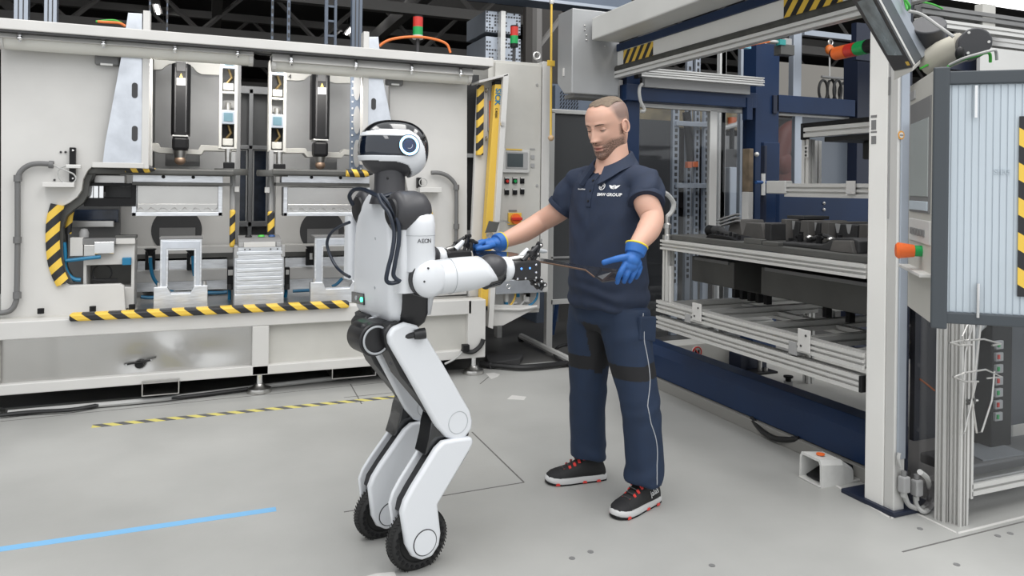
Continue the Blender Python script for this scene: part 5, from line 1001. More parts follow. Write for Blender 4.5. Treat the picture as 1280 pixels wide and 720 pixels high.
# what stands behind the fence door
dk = thing('terminal_column','black terminal column with small coloured clips behind the fence door','terminal column', (3.4,2.4,0))
v = (3.415,3.56,0.421,0.875)
G().box(v[0],v[1],2.38,2.47,.20,1.6).obj('column', BLACK, dk, .006)
for k in range(7):
    z = .33+k*.056; m_ = G().box(v[0]+.01,v[0]+.06,2.365,2.38,z,z+.040).obj('terminal', GREY, dk, .003); G().box(v[0]+.015,v[0]+.027,2.359,2.366,z+.012,z+.032).obj('clip', RED if k%2 else GREEN, m_)
tag(G().box(3.03,5.2,2.475,2.50,.25,1.75).obj('inner_screen', M('inner_slate',(.05,.055,.065),.35)), 'dark screen standing behind the fence door', 'screen')
tag(G().box(3.06,5.2,2.26,2.47,.15,.20).obj('inner_bench', M('bench_grey',(.10,.10,.10),.4), bev=.01), 'low dark bench top behind the fence door', 'bench')
tag(G().prism('z',[(3.22,2.28),(3.50,2.27),(3.52,2.44),(3.26,2.45)],.20,.206).obj('paper_sheet', M('grey_sheet',(.20,.21,.22),.35)), 'grey sheet lying on the dark bench behind the fence door', 'sheet')
hose('loop_hose', [(3.337,2.42,0.5),(3.356,2.42,0.649),(3.365,2.42,0.743),(3.425,2.42,0.781)], .016, CGRY, 'pale hose rising behind the fence door')
hose('orange_lead', [(3.021,2.44,0.545),(3.062,2.44,0.52),(3.114,2.44,0.485)], .004, ORAC, 'thin orange wire behind the smoked pane', 'cable')
# ---- overhead rails at the top right
for (pts, w, mt, lab) in (([(4.156,3.4,2.492),(5.327,3.4,2.461)],.05,ALUP,'upper aluminium rail crossing the top right corner'),([(4.154,3.4,2.562),(5.325,3.4,2.549)],.06,MIDG,'dark grey overhead rail at the top right corner'),([(4.722,3.6,2.472),(5.641,3.6,2.453)],.06,STEEL,'bright steel overhead bar right of the monitor arm')):
    t = thing('overhead_rail', lab, 'rail', pts[0]); profile('profile', (pts[0][0],pts[0][1],(pts[0][2]+pts[1][2])/2),(pts[1][0],pts[1][1],(pts[0][2]+pts[1][2])/2),.06,w,mt,t)
v = (5.978,6.741,2.298,2.674); tag(G().by(v,4.3,4.33).obj('white_sheet_panel', ALUP), 'pale sheet panel behind the monitor arm at the right edge', 'panel')
v = (4.705,6.11,2.432,2.723); tag(G().by(v,4.4,4.45).obj('dark_rear_panel', NAVYM), 'dark blue panel behind the overhead rails', 'panel')
v = (4.721,4.845,2.467,2.648); tag(G().by(v,3.38,3.44).obj('cream_terminal', CREAM, bev=.004), 'cream terminal block between the overhead rails', 'terminal')
v = (10.052,15.077,4.349,5.306); ll = thing('bright_rooflight','bright white rooflight panel at the top right corner','rooflight', (v[0],8,v[2])); G().by(v,8,8.05).obj('panel', M('rooflight_glow',(1,1,1),.5,emit=3), ll)
hose('teal_wire', [(4.106,3.35,2.587),(4.205,3.35,2.582),(4.261,3.35,2.573),(4.305,3.35,2.562)], .006, GRNC, 'green wires under the top right overhead rail', 'cable')
# ---- operator panel and monitor
OP = thing('operator_panel','large operator panel with ribbed pale blue housing on a swivel arm','control panel', (1.847,1.405,1.053))
f0, f1, f2 = Vector((2.059,1.686,1.412)), Vector((1.829,1.412,1.411)), Vector((2.033,1.253,1.414))
for q in (f0,f1,f2): q.z = 0
f3 = f0+(f2-f1)
z0, z1 = 1.05, 1.722
def op_prism(name, pts, a, c, mat, bev=.004, parent=OP): return G().prism('z',[(p.x,p.y) for p in pts],a,c).obj(name, mat, parent, bev)
RIB = M('ribbed_blue_grey',(.52,.585,.64),.42,.1,.04,5); CAPM = M('anthracite_cap',(.055,.065,.075),.5); BEZ = M('bezel_beige',(.52,.51,.47),.45)
op_prism('housing',[f0,f1,f2,f3],z0+.03,z1-.035,RIB,.0)
u_ = (f2-f1).normalized(); n_ = Vector((u_.y,-u_.x,0)); L_ = (f2-f1).length
w0 = .012
k = 0; s = .016
while s < L_-.01:
    a = f1+u_*s; op_prism('rib',[a,a+u_*.0105,a+u_*.013+n_*.002,a+n_*.002],z0+.032,z1-.037,RIB,.0); s += .0165
op_prism('top_cap',[f0+n_*.0,f1+n_*.012,f2+n_*.012,f3],z1-.035,z1,CAPM,.003); op_prism('bottom_cap',[f0,f1+n_*.012,f2+n_*.012,f3],z0,z0+.03,CAPM,.003)
fd = (f0-f1).normalized(); fn = Vector((-fd.y,fd.x,0)); 
if fn.dot(Vector((1,0,0))) > 0: fn = -fn
op_prism('corner_trim',[f1+n_*.016,f1+n_*.016+u_*.008,f1+u_*.008,f1+fn*.03,f1+fn*.03+n_*.012],z0-.015,z1+.012,CAPM,.004)
FL = (f0-f1).length
def fpanel(name, a, c, za, zb_, d, mat, parent=OP, bev=.002): 
    p0, p1 = f1+fd*FL*a, f1+fd*FL*c
    return op_prism(name,[p0,p1,p1+fn*d,p0+fn*d],za,zb_,mat,bev,parent)
H_ = z1-z0
fr = fpanel('bezel',.0,1.0,z0-.01,z1+.01,.02,BEZ)
fpanel('screen_surround',.16,.92,z0+H_*.43,z1-H_*.08,.024,MIDG,fr); fpanel('display',.2,.88,z0+H_*.50,z1-H_*.17,.026,M('pale_display',(.36,.39,.38),.25),fr)
fpanel('key_row',.2,.88,z0+H_*.44,z0+H_*.48,.027,MT['ribbed_blue_grey'],fr); fpanel('lower_field',.14,.92,z0+H_*.30,z0+H_*.40,.024,WHITE,fr)
fpanel('paper_rail',.10,.95,z0+H_*.17,z0+H_*.185,.05,WHITE,fr); fpanel('corner_foil',.75,.95,z1-H_*.06,z1-H_*.02,.024,GREY,fr)
es = f1+fd*FL*.45+fn*.02; es.z = z0+H_*.265
e_ = G().cyl(es,es+fn*.02,.016,n=16).obj('stop_base', GREEN, OP, smooth=True); G().lathe(es+fn*.02,fn,[(.001,0),(.018,0),(.021,.02),(.024,.042),(.018,.048),(.001,.048)],18).obj('stop_button', M('orange_mushroom',(.80,.15,.03),.4), e_, smooth=True)
for zc, a in ((z1-.075,.05),(z0+.075,.06)):
    q = f1+u_*(a+.02)+n_*.012; G().cyl((q.x,q.y,zc-.05 if zc>1.4 else zc-.055),(q.x,q.y,zc+.035),.0045,n=8).obj('hinge_rod', CHROME, OP, smooth=True)
for k in range(5): fpanel('key',.30+.11*k,.38+.11*k,z0+H_*.33,z0+H_*.36,.028,MIDG,fr)
hz = stripes('hazard_panel_strip',(0,0,13),duty=.5); q = f1+u_*.172+n_*.006
t_ = op_prism('hazard_strip',[q,q+u_*.05,q+u_*.05+n_*.002,q+n_*.002],1.13,1.60,stripes('hazard_panel',(7*u_.x,7*u_.y,11)),.0)
text('embossed_letters','SIEG',.02,tuple(f1+u_*.135+n_*.0035+Vector((0,0,1.455))),u_,(0,0,1),MT['ribbed_blue_grey'],OP)
# swivel joints
AR = thing('swivel_arm','cream swivel arm with round dark joints carrying the monitor','arm', (2.03,1.546,1.79))
G().tube([(2.098,1.68,1.798),(2.099,1.626,1.824),(2.107,1.569,1.84)],.045,14).obj('arm_tube', M('arm_cream',(.55,.52,.44),.45), AR, smooth=True)
JN = M('joint_grey',(.05,.05,.055),.5)
j0, j1 = Vector((2.016,1.465,1.826)), Vector((2.167,1.598,1.845))
G().cyl(j0,j1,.042,n=28).obj('joint_drum', JN, AR, .004, smooth=True)
for k in range(3):
    a = 2*math.pi*k/3+.6; ax = (j0-j1).normalized(); b_ = ax.orthogonal().normalized(); c_ = ax.cross(b_); q = j0+(b_*math.cos(a)+c_*math.sin(a))*.033; G().cyl(q,q+ax*.002,.004,n=8).obj('joint_screw', ALUP, AR)
j0, j1 = Vector((2.081,1.666,1.924)), Vector((2.124,1.702,1.864))
G().cyl(j0,j1,.05,n=28).obj('joint_drum', JN, AR, .004, smooth=True)
G().tube(smoothpts([(1.954,1.632,1.944),(1.989,1.617,1.935),(2.014,1.574,1.89),(2.033,1.545,1.858)],4),.005,8).obj('grey_lead', CGRY, AR, smooth=True)
G().ball((1.958,1.468,1.79),.014,.012,.02,10,8).obj('clamp_knob', BLACK, AR, smooth=True)
for pts, mt, lab in (([(1.946,1.494,1.757),(1.936,1.455,1.766),(1.952,1.416,1.775),(1.985,1.403,1.784),(1.999,1.408,1.76)],GRNC,'green cable arching over the operator panel'),([(1.931,1.479,1.758),(1.931,1.436,1.77),(1.949,1.396,1.78),(1.973,1.386,1.787),(1.993,1.389,1.787),(2.005,1.394,1.765)],CGRY,'grey cable arching over the operator panel'),([(1.987,1.672,1.991),(1.999,1.667,1.971),(2.01,1.684,1.966),(2.009,1.696,2.008)],GRNC,'green cable behind the tilted monitor')):
    hose('panel_cable', pts, .004, mt, lab, 'cable')
MN = thing('tilted_monitor','dark touchscreen monitor tilted over the white column at the top right','monitor', (1.942,1.636,1.761))
bl, brr = Vector((1.998,1.721,1.779)), Vector((1.94,1.605,1.77)); tl, trr = Vector((1.867,1.775,2.014)), Vector((1.819,1.654,2.007))
tt = Vector((2.089,1.673,1.836))-brr
def slab(name, c00, c10, c11, c01, d0, d1, mat, parent, bev=.003):
    q = [c00,c10,c11,c01]; G_ = G().add([p+d0 for p in q]+[p+d1 for p in q],[(3,2,1,0),(4,5,6,7),(0,1,5,4),(1,2,6,5),(2,3,7,6),(3,0,4,7)]); return G_.obj(name, mat, parent, bev)
Z0 = Vector((0,0,0))
fo_ = slab('front_frame',bl,brr,trr,tl,Z0,tt*.10,M('monitor_black',(.03,.032,.036),.35),MN)
slab('silver_edge',bl,brr,trr,tl,tt*.10,tt*.2,ALUP,MN); slab('body',bl,brr,trr,tl,tt*.2,tt*.62,CAPM,MN)
slab('rear_plate',bl.lerp(brr,.2),brr,trr,tl.lerp(trr,.2),tt*.62,tt*1.0,ALUB,MN)
def bil(a, b): return (bl.lerp(brr,a)).lerp(tl.lerp(trr,a),b)
nn = -tt.normalized()*.002
slab('display',bil(.18,.20),bil(.86,.16),bil(.86,.9),bil(.18,.9),nn,Z0,M('monitor_display',(.20,.24,.26),.25,0,.45,14),MN,0)
slab('yellow_sticker',bil(.80,.03),bil(.95,.03),bil(.95,.08),bil(.80,.08),nn,Z0,YEL,MN,0)
slab('bottom_skirt',bl-Vector((0,0,.03)),brr-Vector((0,0,.012)),brr,bl,tt*.02,tt*.5,CREAM,MN,.002)
G().tube([(2.031,1.654,1.779),(2.049,1.647,1.789),(2.081,1.655,1.798)],.0035,6).obj('green_plug', GRNC, MN, smooth=True)

# ================================================================ the wheeled humanoid robot
RBT = thing('humanoid_robot','white and black humanoid robot on two wheels reaching towards the worker','robot', (0.69,2.81,0), math.atan2(.2266,.974))
LOCAL.add(RBT.name)
RW = M('robot_white',(.70,.72,.75),.3,coat=.35); RBK = M('robot_black',(.016,.016,.018),.38); RGB = M('robot_gloss_black',(.008,.009,.011),.12,coat=1); RGY = M('robot_graphite',(.045,.045,.05),.42); RLG = M('robot_light_grey',(.42,.44,.46),.4)
LEDG = M('green_led',(.05,1,.35),.4,emit=6); TYRE = M('tyre_rubber',(.018,.018,.018),.7,0,.2,30)
def rounded(x0, x1, yh, z, r, n=5, y0=0.0):
    pts = []
    for cx, cy, a0 in ((x1-r,yh-r,0),(x0+r,yh-r,90),(x0+r,-yh+r,180),(x1-r,-yh+r,270)):
        for k in range(n+1): a = math.radians(a0+90*k/n); pts.append((cx+r*math.cos(a), y0+cy+r*math.sin(a), z))
    return pts
# ---- torso
tw = G().loft([rounded(-.105,-.055,.06,1.375,.022),rounded(-.115,-.055,.085,1.355,.028),rounded(-.12,-.056,.125,1.31,.030),rounded(-.125,-.058,.158,1.25,.032),rounded(-.125,-.058,.172,1.16,.032),rounded(-.125,-.058,.174,1.02,.032),rounded(-.122,-.055,.17,.945,.032),rounded(-.11,-.052,.155,.908,.028),rounded(-.09,-.05,.12,.893,.018)]).obj('back_shell', RW, RBT, smooth='all')
tw.modifiers.new('sub','SUBSURF').render_levels = 1
core = G().loft([rounded(-.08,.03,.10,1.36,.03),rounded(-.085,.035,.14,1.30,.03),rounded(-.085,.035,.168,1.15,.02),rounded(-.085,.036,.172,1.0,.02),rounded(-.085,.040,.170,.93,.025),rounded(-.07,.035,.16,.895,.03),rounded(-.04,.01,.14,.87,.025)]).obj('torso_core', RBK, RBT, smooth='all')
G().loft([rounded(.025,.07,.12,1.30,.02),rounded(.025,.08,.15,1.15,.025),rounded(.025,.075,.155,1.0,.025),rounded(.02,.062,.15,.92,.02)]).obj('chest_shell', RW, RBT, smooth='all')
lp = [(0.162,0.982),(0.161,0.939),(0.049,0.943),(0.05,0.987)]
pl_ = G().prism('x',lp,-.128,-.120).obj('status_panel', RGB, RBT, .002)
for q, mt in (((0.063,0.963),LEDG),((0.112,0.963),RLG)): G().cyl((-.131,q[0],q[1]),(-.127,q[0],q[1]),.009,n=14).obj('status_light', mt, pl_)
for q in [(-0.046,1.203),(-0.045,1.022)]: G().cyl((-.127,q[0],q[1]),(-.122,q[0],q[1]),.005,n=8).obj('shell_screw', RLG, RBT)
G().lathe((-.06,.155,.90),(-1,.3,-.3),[(.001,0),(.012,0),(.016,.03),(.012,.05),(.001,.052)],12).obj('rubber_stop', RBK, RBT, smooth=True)
# ---- neck
nk = (-0.072,-0.049,1.416)
G().lathe((nk[0],nk[1],1.33),(0,0,1),[(.001,0),(.075,0),(.066,.03),(.058,.05),(.056,.16),(.001,.16)],28).obj('neck', RGY, RBT, smooth=True)
G().ball((nk[0]-.03,nk[1]-.045,1.425),.006,nu=8,nv=6).obj('neck_screw', RBK, RBT)
# ---- head: shared surface, cut into shell, visor, cap and chin
HC = Vector((-0.054,-0.038,1.533)); hx = Vector((-.955,.297,0)).normalized(); hy = Vector((-hx.y,hx.x,0)); A_, B_, C_ = .133, .105, .112
if hy.dot(Vector((-.45,-.89,0))) < 0: hy = -hy
def hsurf(p, s, z, k=1.0): return HC+hx*p*k+hy*s*k+Vector((0,0,1))*z*k
def inpoly(x, y, P):
    c = False; j = len(P)-1
    for i in range(len(P)):
        if (P[i][1] > y) != (P[j][1] > y) and x < (P[j][0]-P[i][0])*(y-P[i][1])/(P[j][1]-P[i][1])+P[i][0]: c = not c
        j = i
    return c
def se(v, e): return math.copysign(abs(v)**e, v)
NU, NV = 192, 112; grid = []
for j in range(NV+1):
    ph = -math.pi/2+math.pi*j/NV; row = []
    for i in range(NU):
        th = 2*math.pi*i/NU; e = .80
        row.append((A_*se(math.cos(ph),e)*se(math.cos(th),e), B_*se(math.cos(ph),e)*se(math.sin(th),e), C_*se(math.sin(ph),.9)))
    grid.append(row)
RC = (-.042,.013); RR = .038
CAPC = [(.2,.060),(.108,.062),(.063,.070),(-.045,.070),(-.080,.050),(-.104,.008),(-.116,-.05),(-.127,-.2),(-.3,-.2),(-.3,.3),(.2,.3)]
CHIN = [(.2,-.042),(.105,-.044),(-.008,-.049),(-.042,-.060),(-.060,-.085),(-.060,-.2),(.2,-.2)]
def hclass(p, z):
    if (p-RC[0])**2+(z-RC[1])**2 < RR*RR: return 1
    if -.026 < z < .048 and p > RC[0]: return 1
    if inpoly(p, z, CHIN): return 3
    if inpoly(p, z, CAPC): return 2
    return 0
gs = [G() for _ in range(4)]; ks = (1.0, .985, .99, .93)
for cl in range(4):
    idx = {}; 
    for j in range(NV):
        for i in range(NU):
            i2 = (i+1) % NU; q = [grid[j][i],grid[j][i2],grid[j+1][i2],grid[j+1][i]]
            cp = sum(a[0] for a in q)/4; cz = sum(a[2] for a in q)/4
            if hclass(cp, cz) == cl or (cl == 1 and hclass(cp*.97,cz*.97) == 1 and cp > -.09):
                f = []
                for (jj, ii) in ((j,i),(j,i2),(j+1,i2),(j+1,i)):
                    if (jj,ii) not in idx: idx[(jj,ii)] = len(gs[cl].v); gs[cl].v.append(tuple(hsurf(*grid[jj][ii], ks[cl])))
                    f.append(idx[(jj,ii)])
                gs[cl].f.append(tuple(f))
VIS = M('visor_blue_black',(.004,.008,.018),.05,coat=1)
for cl, (nm, mt) in enumerate((('head_shell',RW),('visor',VIS),('head_cap',RGB),('chin_inner',RGY))):
    o = gs[cl].obj(nm, mt, RBT, smooth='all')
    if cl in (0,2): s_ = o.modifiers.new('thick','SOLIDIFY'); s_.thickness = .008; s_.offset = -1
def hside(p, z, sgn=1): return B_*max(0,1-abs(p/A_)**2.35-abs(z/C_)**2.2)**(1/2.35)*sgn
GLOW = M('ring_glow',(.30,.62,1.0),.4,emit=5); GLOW2 = M('ring_core',(.004,.02,.075),.15,coat=1)
for sg, nm in ((1,'near'),(-1,'far')):
    c = hsurf(RC[0],hside(*RC)*sg,RC[1]); e = .01
    t1 = hsurf(RC[0]+e,hside(RC[0]+e,RC[1])*sg,RC[1])-c; t2 = hsurf(RC[0],hside(RC[0],RC[1]+e)*sg,RC[1]+e)-c; n = t1.cross(t2).normalized()
    if n.dot(hy*sg) < 0: n = -n
    er = G().lathe(c-n*.012,n,[(.001,0),(RR+.002,0),(RR+.002,.014),(RR-.004,.014),(RR-.006,.010),(.001,.010)],40).obj('eye_disc', VIS, RBT, smooth=True)
    G().torus(c+n*.002,n,.0325,.0042,44,8).obj('light_ring', GLOW, er, smooth=True)
    G().lathe(c-n*.003,n,[(.001,0),(.022,0),(.020,.004),(.001,.006)],30).obj('lens', GLOW2, er, smooth=True)
    G().torus(c+n*.0012,n,.012,.0012,24,6,0.3,2.6).obj('lens_arc', RLG, er, smooth=True)
# ---- arms (near arm is modelled, the far one is its mirror image)
SH_ = (-0.068,1.303); EL = (-0.029,1.074); WR = (0.243,1.094); HD0 = (0.323,1.086); HD1 = (0.457,1.076)
def mir(p, s):
    """the far arm: mirrored, drawn in towards the trunk at the shoulder"""
    if s > 0: return (p[0], p[1], p[2])
    f = max(0.0, min(1.0, (p[0]-.02)/.25)); return (p[0]+.03*(1-f), -p[1]*(.66+.34*f), p[2])
def arm(s, near):
    ya, yb_ = -.215, -.248
    def m(p): return mir(p, s)
    sh = G().lathe(m((SH_[0]-.075,ya,SH_[1]+.004)),(1,0,0),[(.001,0),(.055,0),(.07,.012),(.074,.03),(.074,.085),(.066,.115),(.045,.134),(.001,.138)],32).obj('shoulder_drum', RGY, RBT, smooth=True)
    G().lathe(m((SH_[0]-.076,ya,SH_[1]+.004)),(-1,0,0),[(.001,0),(.05,0),(.045,.006),(.001,.008)],32).obj('drum_cover', RBK, sh, smooth=True)
    G().cyl(m((SH_[0],ya+.07,SH_[1])),m((SH_[0],ya-.02,SH_[1])),.06,n=24).obj('shoulder_axle', RBK, RBT, smooth=True)
    zc = SH_[1]-.01; xs = (-0.051,1.179)[0]
    sl = G().lathe(m((xs,-.237,EL[1]+.02)),(0,0,1),[(.001,0),(.050,0),(.0595,.006),(.0595,.132),(.060,.134),(.060,.17),(.055,.20),(.040,.212),(.001,.212)],36).obj('upper_arm', RW, RBT, smooth=True)
    G().torus(m((xs,-.237,EL[1]+.152)),(0,0,1),.0600,.0012,40,6).obj('sleeve_groove', RLG, sl, smooth=True)
    G().loft([rounded(xs-.075,xs+.0,.03,EL[1]+.20,.02,4,-.225*1),rounded(xs-.085,xs+.0,.035,EL[1]+.08,.02,4,-.225),rounded(xs-.075,xs+.01,.035,EL[1]-.05,.02,4,-.225)] if s > 0 else [rounded(xs-.075,xs+.0,.03,EL[1]+.20,.02,4,.225),rounded(xs-.075,xs+.01,.035,EL[1]-.05,.02,4,.225)]).obj('arm_back_cover', RW, RBT, smooth=True)
    G().cyl(m((EL[0]-.005,-.245+.062,EL[1])),m((EL[0]-.005,-.245-.04,EL[1])),.066,n=32).obj('elbow_hub', RBK, RBT, smooth=True)
    G().lathe(m((EL[0],-.245-.065,EL[1])),m((0,1,0)),[(.001,-.004),(.045,-.002),(.064,.012),(.068,.03),(.068,.115),(.001,.115)],36).obj('elbow_cover', RW, RBT, smooth=True)
    for q in [(-0.05,1.114),(-0.065,1.069)]: G().cyl(m((q[0],-.309,q[1])),m((q[0],-.3135,q[1])),.004,n=8).obj('elbow_screw', RGY, RBT)
    # forearm shell: open cup at the wrist, longer below
    E3, W3 = Vector((EL[0],-.248,EL[1]-.004)), Vector((WR[0],-.25,WR[1]-.012)); rings = []
    d = (W3-E3); L = d.length; t = d.normalized(); up = Vector((0,0,1)); up = (up-t*up.dot(t)).normalized(); b = t.cross(up)
    for k in range(9):
        f = k/8; r = .060+.006*math.sin(f*2.2)-.004*f
        ring = []
        for i in range(32):
            a = 2*math.pi*i/32; ext = (.5-.5*math.sin(a)) # longer underneath
            ff = f*(.82+.26*ext); ring.append(m(E3+t*(L*ff)+up*(math.sin(a)*r*(1-.25*max(0,f-.7)/.3*(ext>.5)))+b*(math.cos(a)*r)))
        rings.append(ring)
    fa = G().loft(rings, caps=False).obj('forearm', RW, RBT, smooth='all'); so = fa.modifiers.new('thick','SOLIDIFY'); so.thickness = .006; so.offset = -1
    q = E3+t*(L*.36); G().tube([m(q+up*(math.sin(a)*.0648)+b*(math.cos(a)*.0648)) for a in [2*math.pi*i/36 for i in range(36)]],.0009,6,closed=True,up=t).obj('forearm_groove', RLG, fa, smooth=True)
    G().cyl(m(E3+t*.03),m(W3-t*.02),.045,n=24).obj('forearm_core', RBK, RBT, smooth=True)
    G().ball(m((WR[0]+.008,-.255,WR[1]+.004)),.062,.056,.048,28,18).obj('wrist_cap', RGY, RBT, smooth=True)
    G().tube([m((WR[0]-.02,-.25,WR[1]-.03)),m((WR[0]+.03,-.25,WR[1]-.028)),m((WR[0]+.075,-.25,WR[1]-.012))],[.05,.045,.03],18).obj('wrist_joint', RGB, RBT, smooth=True)
    q = (0.185,1.093); G().cyl(m((q[0],-.296,q[1])),m((q[0],-.304,q[1])),.0075,n=14).obj('wrist_led', LEDG, RBT)
    # cuff and hand
    cuff = G().lathe(m((HD0[0]-.025,-.25,HD0[1])),(1,0,0),[(.001,0),(.040,0),(.047,.008),(.047,.03),(.040,.038),(.001,.038)],28).obj('wrist_cuff', RW, RBT, smooth=True)
    hd = G(); hx0, hx1, hz = HD0[0]+.008, HD1[0], (HD0[1]+HD1[1])/2
    hand = G().loft([[m((x,-.25+yy,hz+zz)) for yy, zz in ((-.045,-.038+dz),(.045,-.038+dz),(.045,.036-dz),(-.045,.036-dz))] for x, dz in ((hx0,.006),(hx0+.02,0),(hx1-.01,0),(hx1,.01))]).obj('hand', RBK, RBT, .006)
    for px in (.03,.07): G().cyl(m((hx0+px,-.297,hz+.008)),m((hx0+px,-.294,hz+.008)),.004,n=10).obj('hand_light', M('blue_led',(.1,.3,1),.4,emit=2) if 'blue_led' not in MT else MT['blue_led'], hand)
    for px, pz in ((.012,-.03),(.05,-.03),(.10,.02),(.10,-.01),(.10,-.03)): G().ball(m((hx0+px,-.296,hz+pz)),.005,.004,.005,8,6).obj('hand_screw', CHROME, hand)
    G().tube([m((hx0+.01,-.24,hz+.038)),m((hx0+.05,-.25,hz+.044)),m((hx0+.08,-.26,hz+.04))],.012,10).obj('thumb_motor', STEEL, hand, smooth=True)
    def finger(name, pts, r, tip):
        f = G()
        for a, c in zip(pts, pts[1:]): f.cyl(m(a), m(c), r, r*.9, 10)
        for a in pts[1:-1]: f.cyl(m((a[0],a[1]-r*1.2,a[2])), m((a[0],a[1]+r*1.2,a[2])), r*1.1, n=10)
        o = f.obj(name, RBK, hand, smooth=True)
        return o
    # upper fingers rise over the part, lower ones curl below it
    finger('finger', [(hx0+.05,-.275,hz+.035),(hx0+.085,-.275,hz+.062),(hx0+.125,-.27,hz+.088)], .009, RLG)
    finger('finger', [(hx1-.015,-.255,hz+.02),(hx1+.0,-.26,hz+.055),(hx1+.012,-.265,hz+.092),(hx1+.018,-.25,hz+.098)], .009, RLG)
    finger('finger', [(hx1-.02,-.225,hz+.01),(hx1+.006,-.23,hz+.04),(hx1+.014,-.23,hz+.075),(hx1+.04,-.225,hz+.066)], .008, RLG)
    finger('finger', [(hx1-.02,-.28,hz-.015),(hx1+.0,-.285,hz-.045),(hx1+.022,-.28,hz-.062),(hx1+.010,-.275,hz-.082)], .009, RLG)
    finger('finger', [(hx1-.03,-.25,hz-.03),(hx1-.005,-.255,hz-.058),(hx1+.018,-.25,hz-.078)], .009, RLG)
    for q in ((hx1+.0,-.262,hz+.058),(hx1+.012,-.266,hz+.092),(hx1+.002,-.286,hz-.046),(hx1+.022,-.281,hz-.062),(hx1-.004,-.256,hz-.058)): G().ball(m((q[0],q[1]-.010,q[2])),.0055,.004,.0055,8,6).obj('finger_screw', CHROME, hand)
    G().tube([m((hx1+.03,-.235,hz+.067)),m((hx1+.055,-.235,hz+.064)),m((hx1+.072,-.235,hz+.062))],[.009,.0085,.005],10).obj('pale_fingertip', RLG, hand, smooth=True)
    G().tube([m((hx0+.06,-.24,hz+.04)),m((hx0+.085,-.24,hz+.06)),m((hx0+.10,-.24,hz+.075))],[.014,.012,.009],10).obj('pale_knuckle', RW, hand, smooth=True)
    return xs, zc
xs_, zc_ = arm(1, True); arm(-1, False)
# lettering around the near upper arm
cen = Vector((xs_,-.237,0)); ang0 = math.atan2(-.89,-.455)+.38
for k, ch in enumerate('AEON'):
    a = ang0+(k-1.5)*.215; p = cen+Vector((math.cos(a),math.sin(a),0))*.0602; p.z = (-0.065,1.207)[1]
    text('letter', ch, .021, p, (-math.sin(a),math.cos(a),0), (0,0,1), RGY, RBT, .0004)
# ---- pelvis and hip
pv = [(-0.209,0.906),(-0.048,0.909),(0.046,0.882),(-0.031,0.842),(-0.073,0.811),(-0.143,0.796),(-0.199,0.845)]
G().prism('y',pv,-.12,-.02).obj('pelvis', RBK, RBT, .015, smooth=True)
hp = (-0.162,0.848)
hj = G().lathe((hp[0],.02,hp[1]),(0,1,0),[(.001,-.155),(.055,-.155),(.06,-.15),(.06,-.04),(.055,-.03),(.001,-.03)],32).obj('hip_joint', RBK, RBT, smooth=True)
G().torus((hp[0],-.143,hp[1]),(0,1,0),.048,.004,36,8).obj('hip_ring', RLG, hj, smooth=True)
# ---- legs
TH = [(-0.138,0.842),(-0.142,0.871),(-0.124,0.897),(-0.077,0.911),(-0.028,0.896),(0.011,0.852),(0.073,0.757),(0.201,0.551),(0.212,0.513),(0.209,0.48),(0.181,0.455),(0.142,0.45),(0.097,0.47),(0.056,0.516),(-0.032,0.666)]
THB = [(-0.141,0.841),(-0.147,0.879),(-0.123,0.905),(-0.079,0.909),(0.021,0.817),(0.219,0.519),(0.216,0.443),(0.163,0.444),(0.114,0.459),(0.051,0.562),(-0.076,0.713)]
SHN = [(0.202,0.457),(0.209,0.434),(0.192,0.408),(0.083,0.27),(0.057,0.237),(0.072,0.128),(0.065,0.086),(0.036,0.053),(-0.007,0.05),(-0.046,0.075),(-0.069,0.119),(-0.09,0.241),(-0.077,0.278),(-0.049,0.32),(0.047,0.441),(0.077,0.462),(0.125,0.462)]
KN = [(0.056,0.555),(0.094,0.498),(0.122,0.454),(0.095,0.435),(0.054,0.431),(0.021,0.408),(0.04,0.478),(0.046,0.521)]
WC = (0.006,0.105); KC = (0.146,0.518); AC = (0.004,0.114)
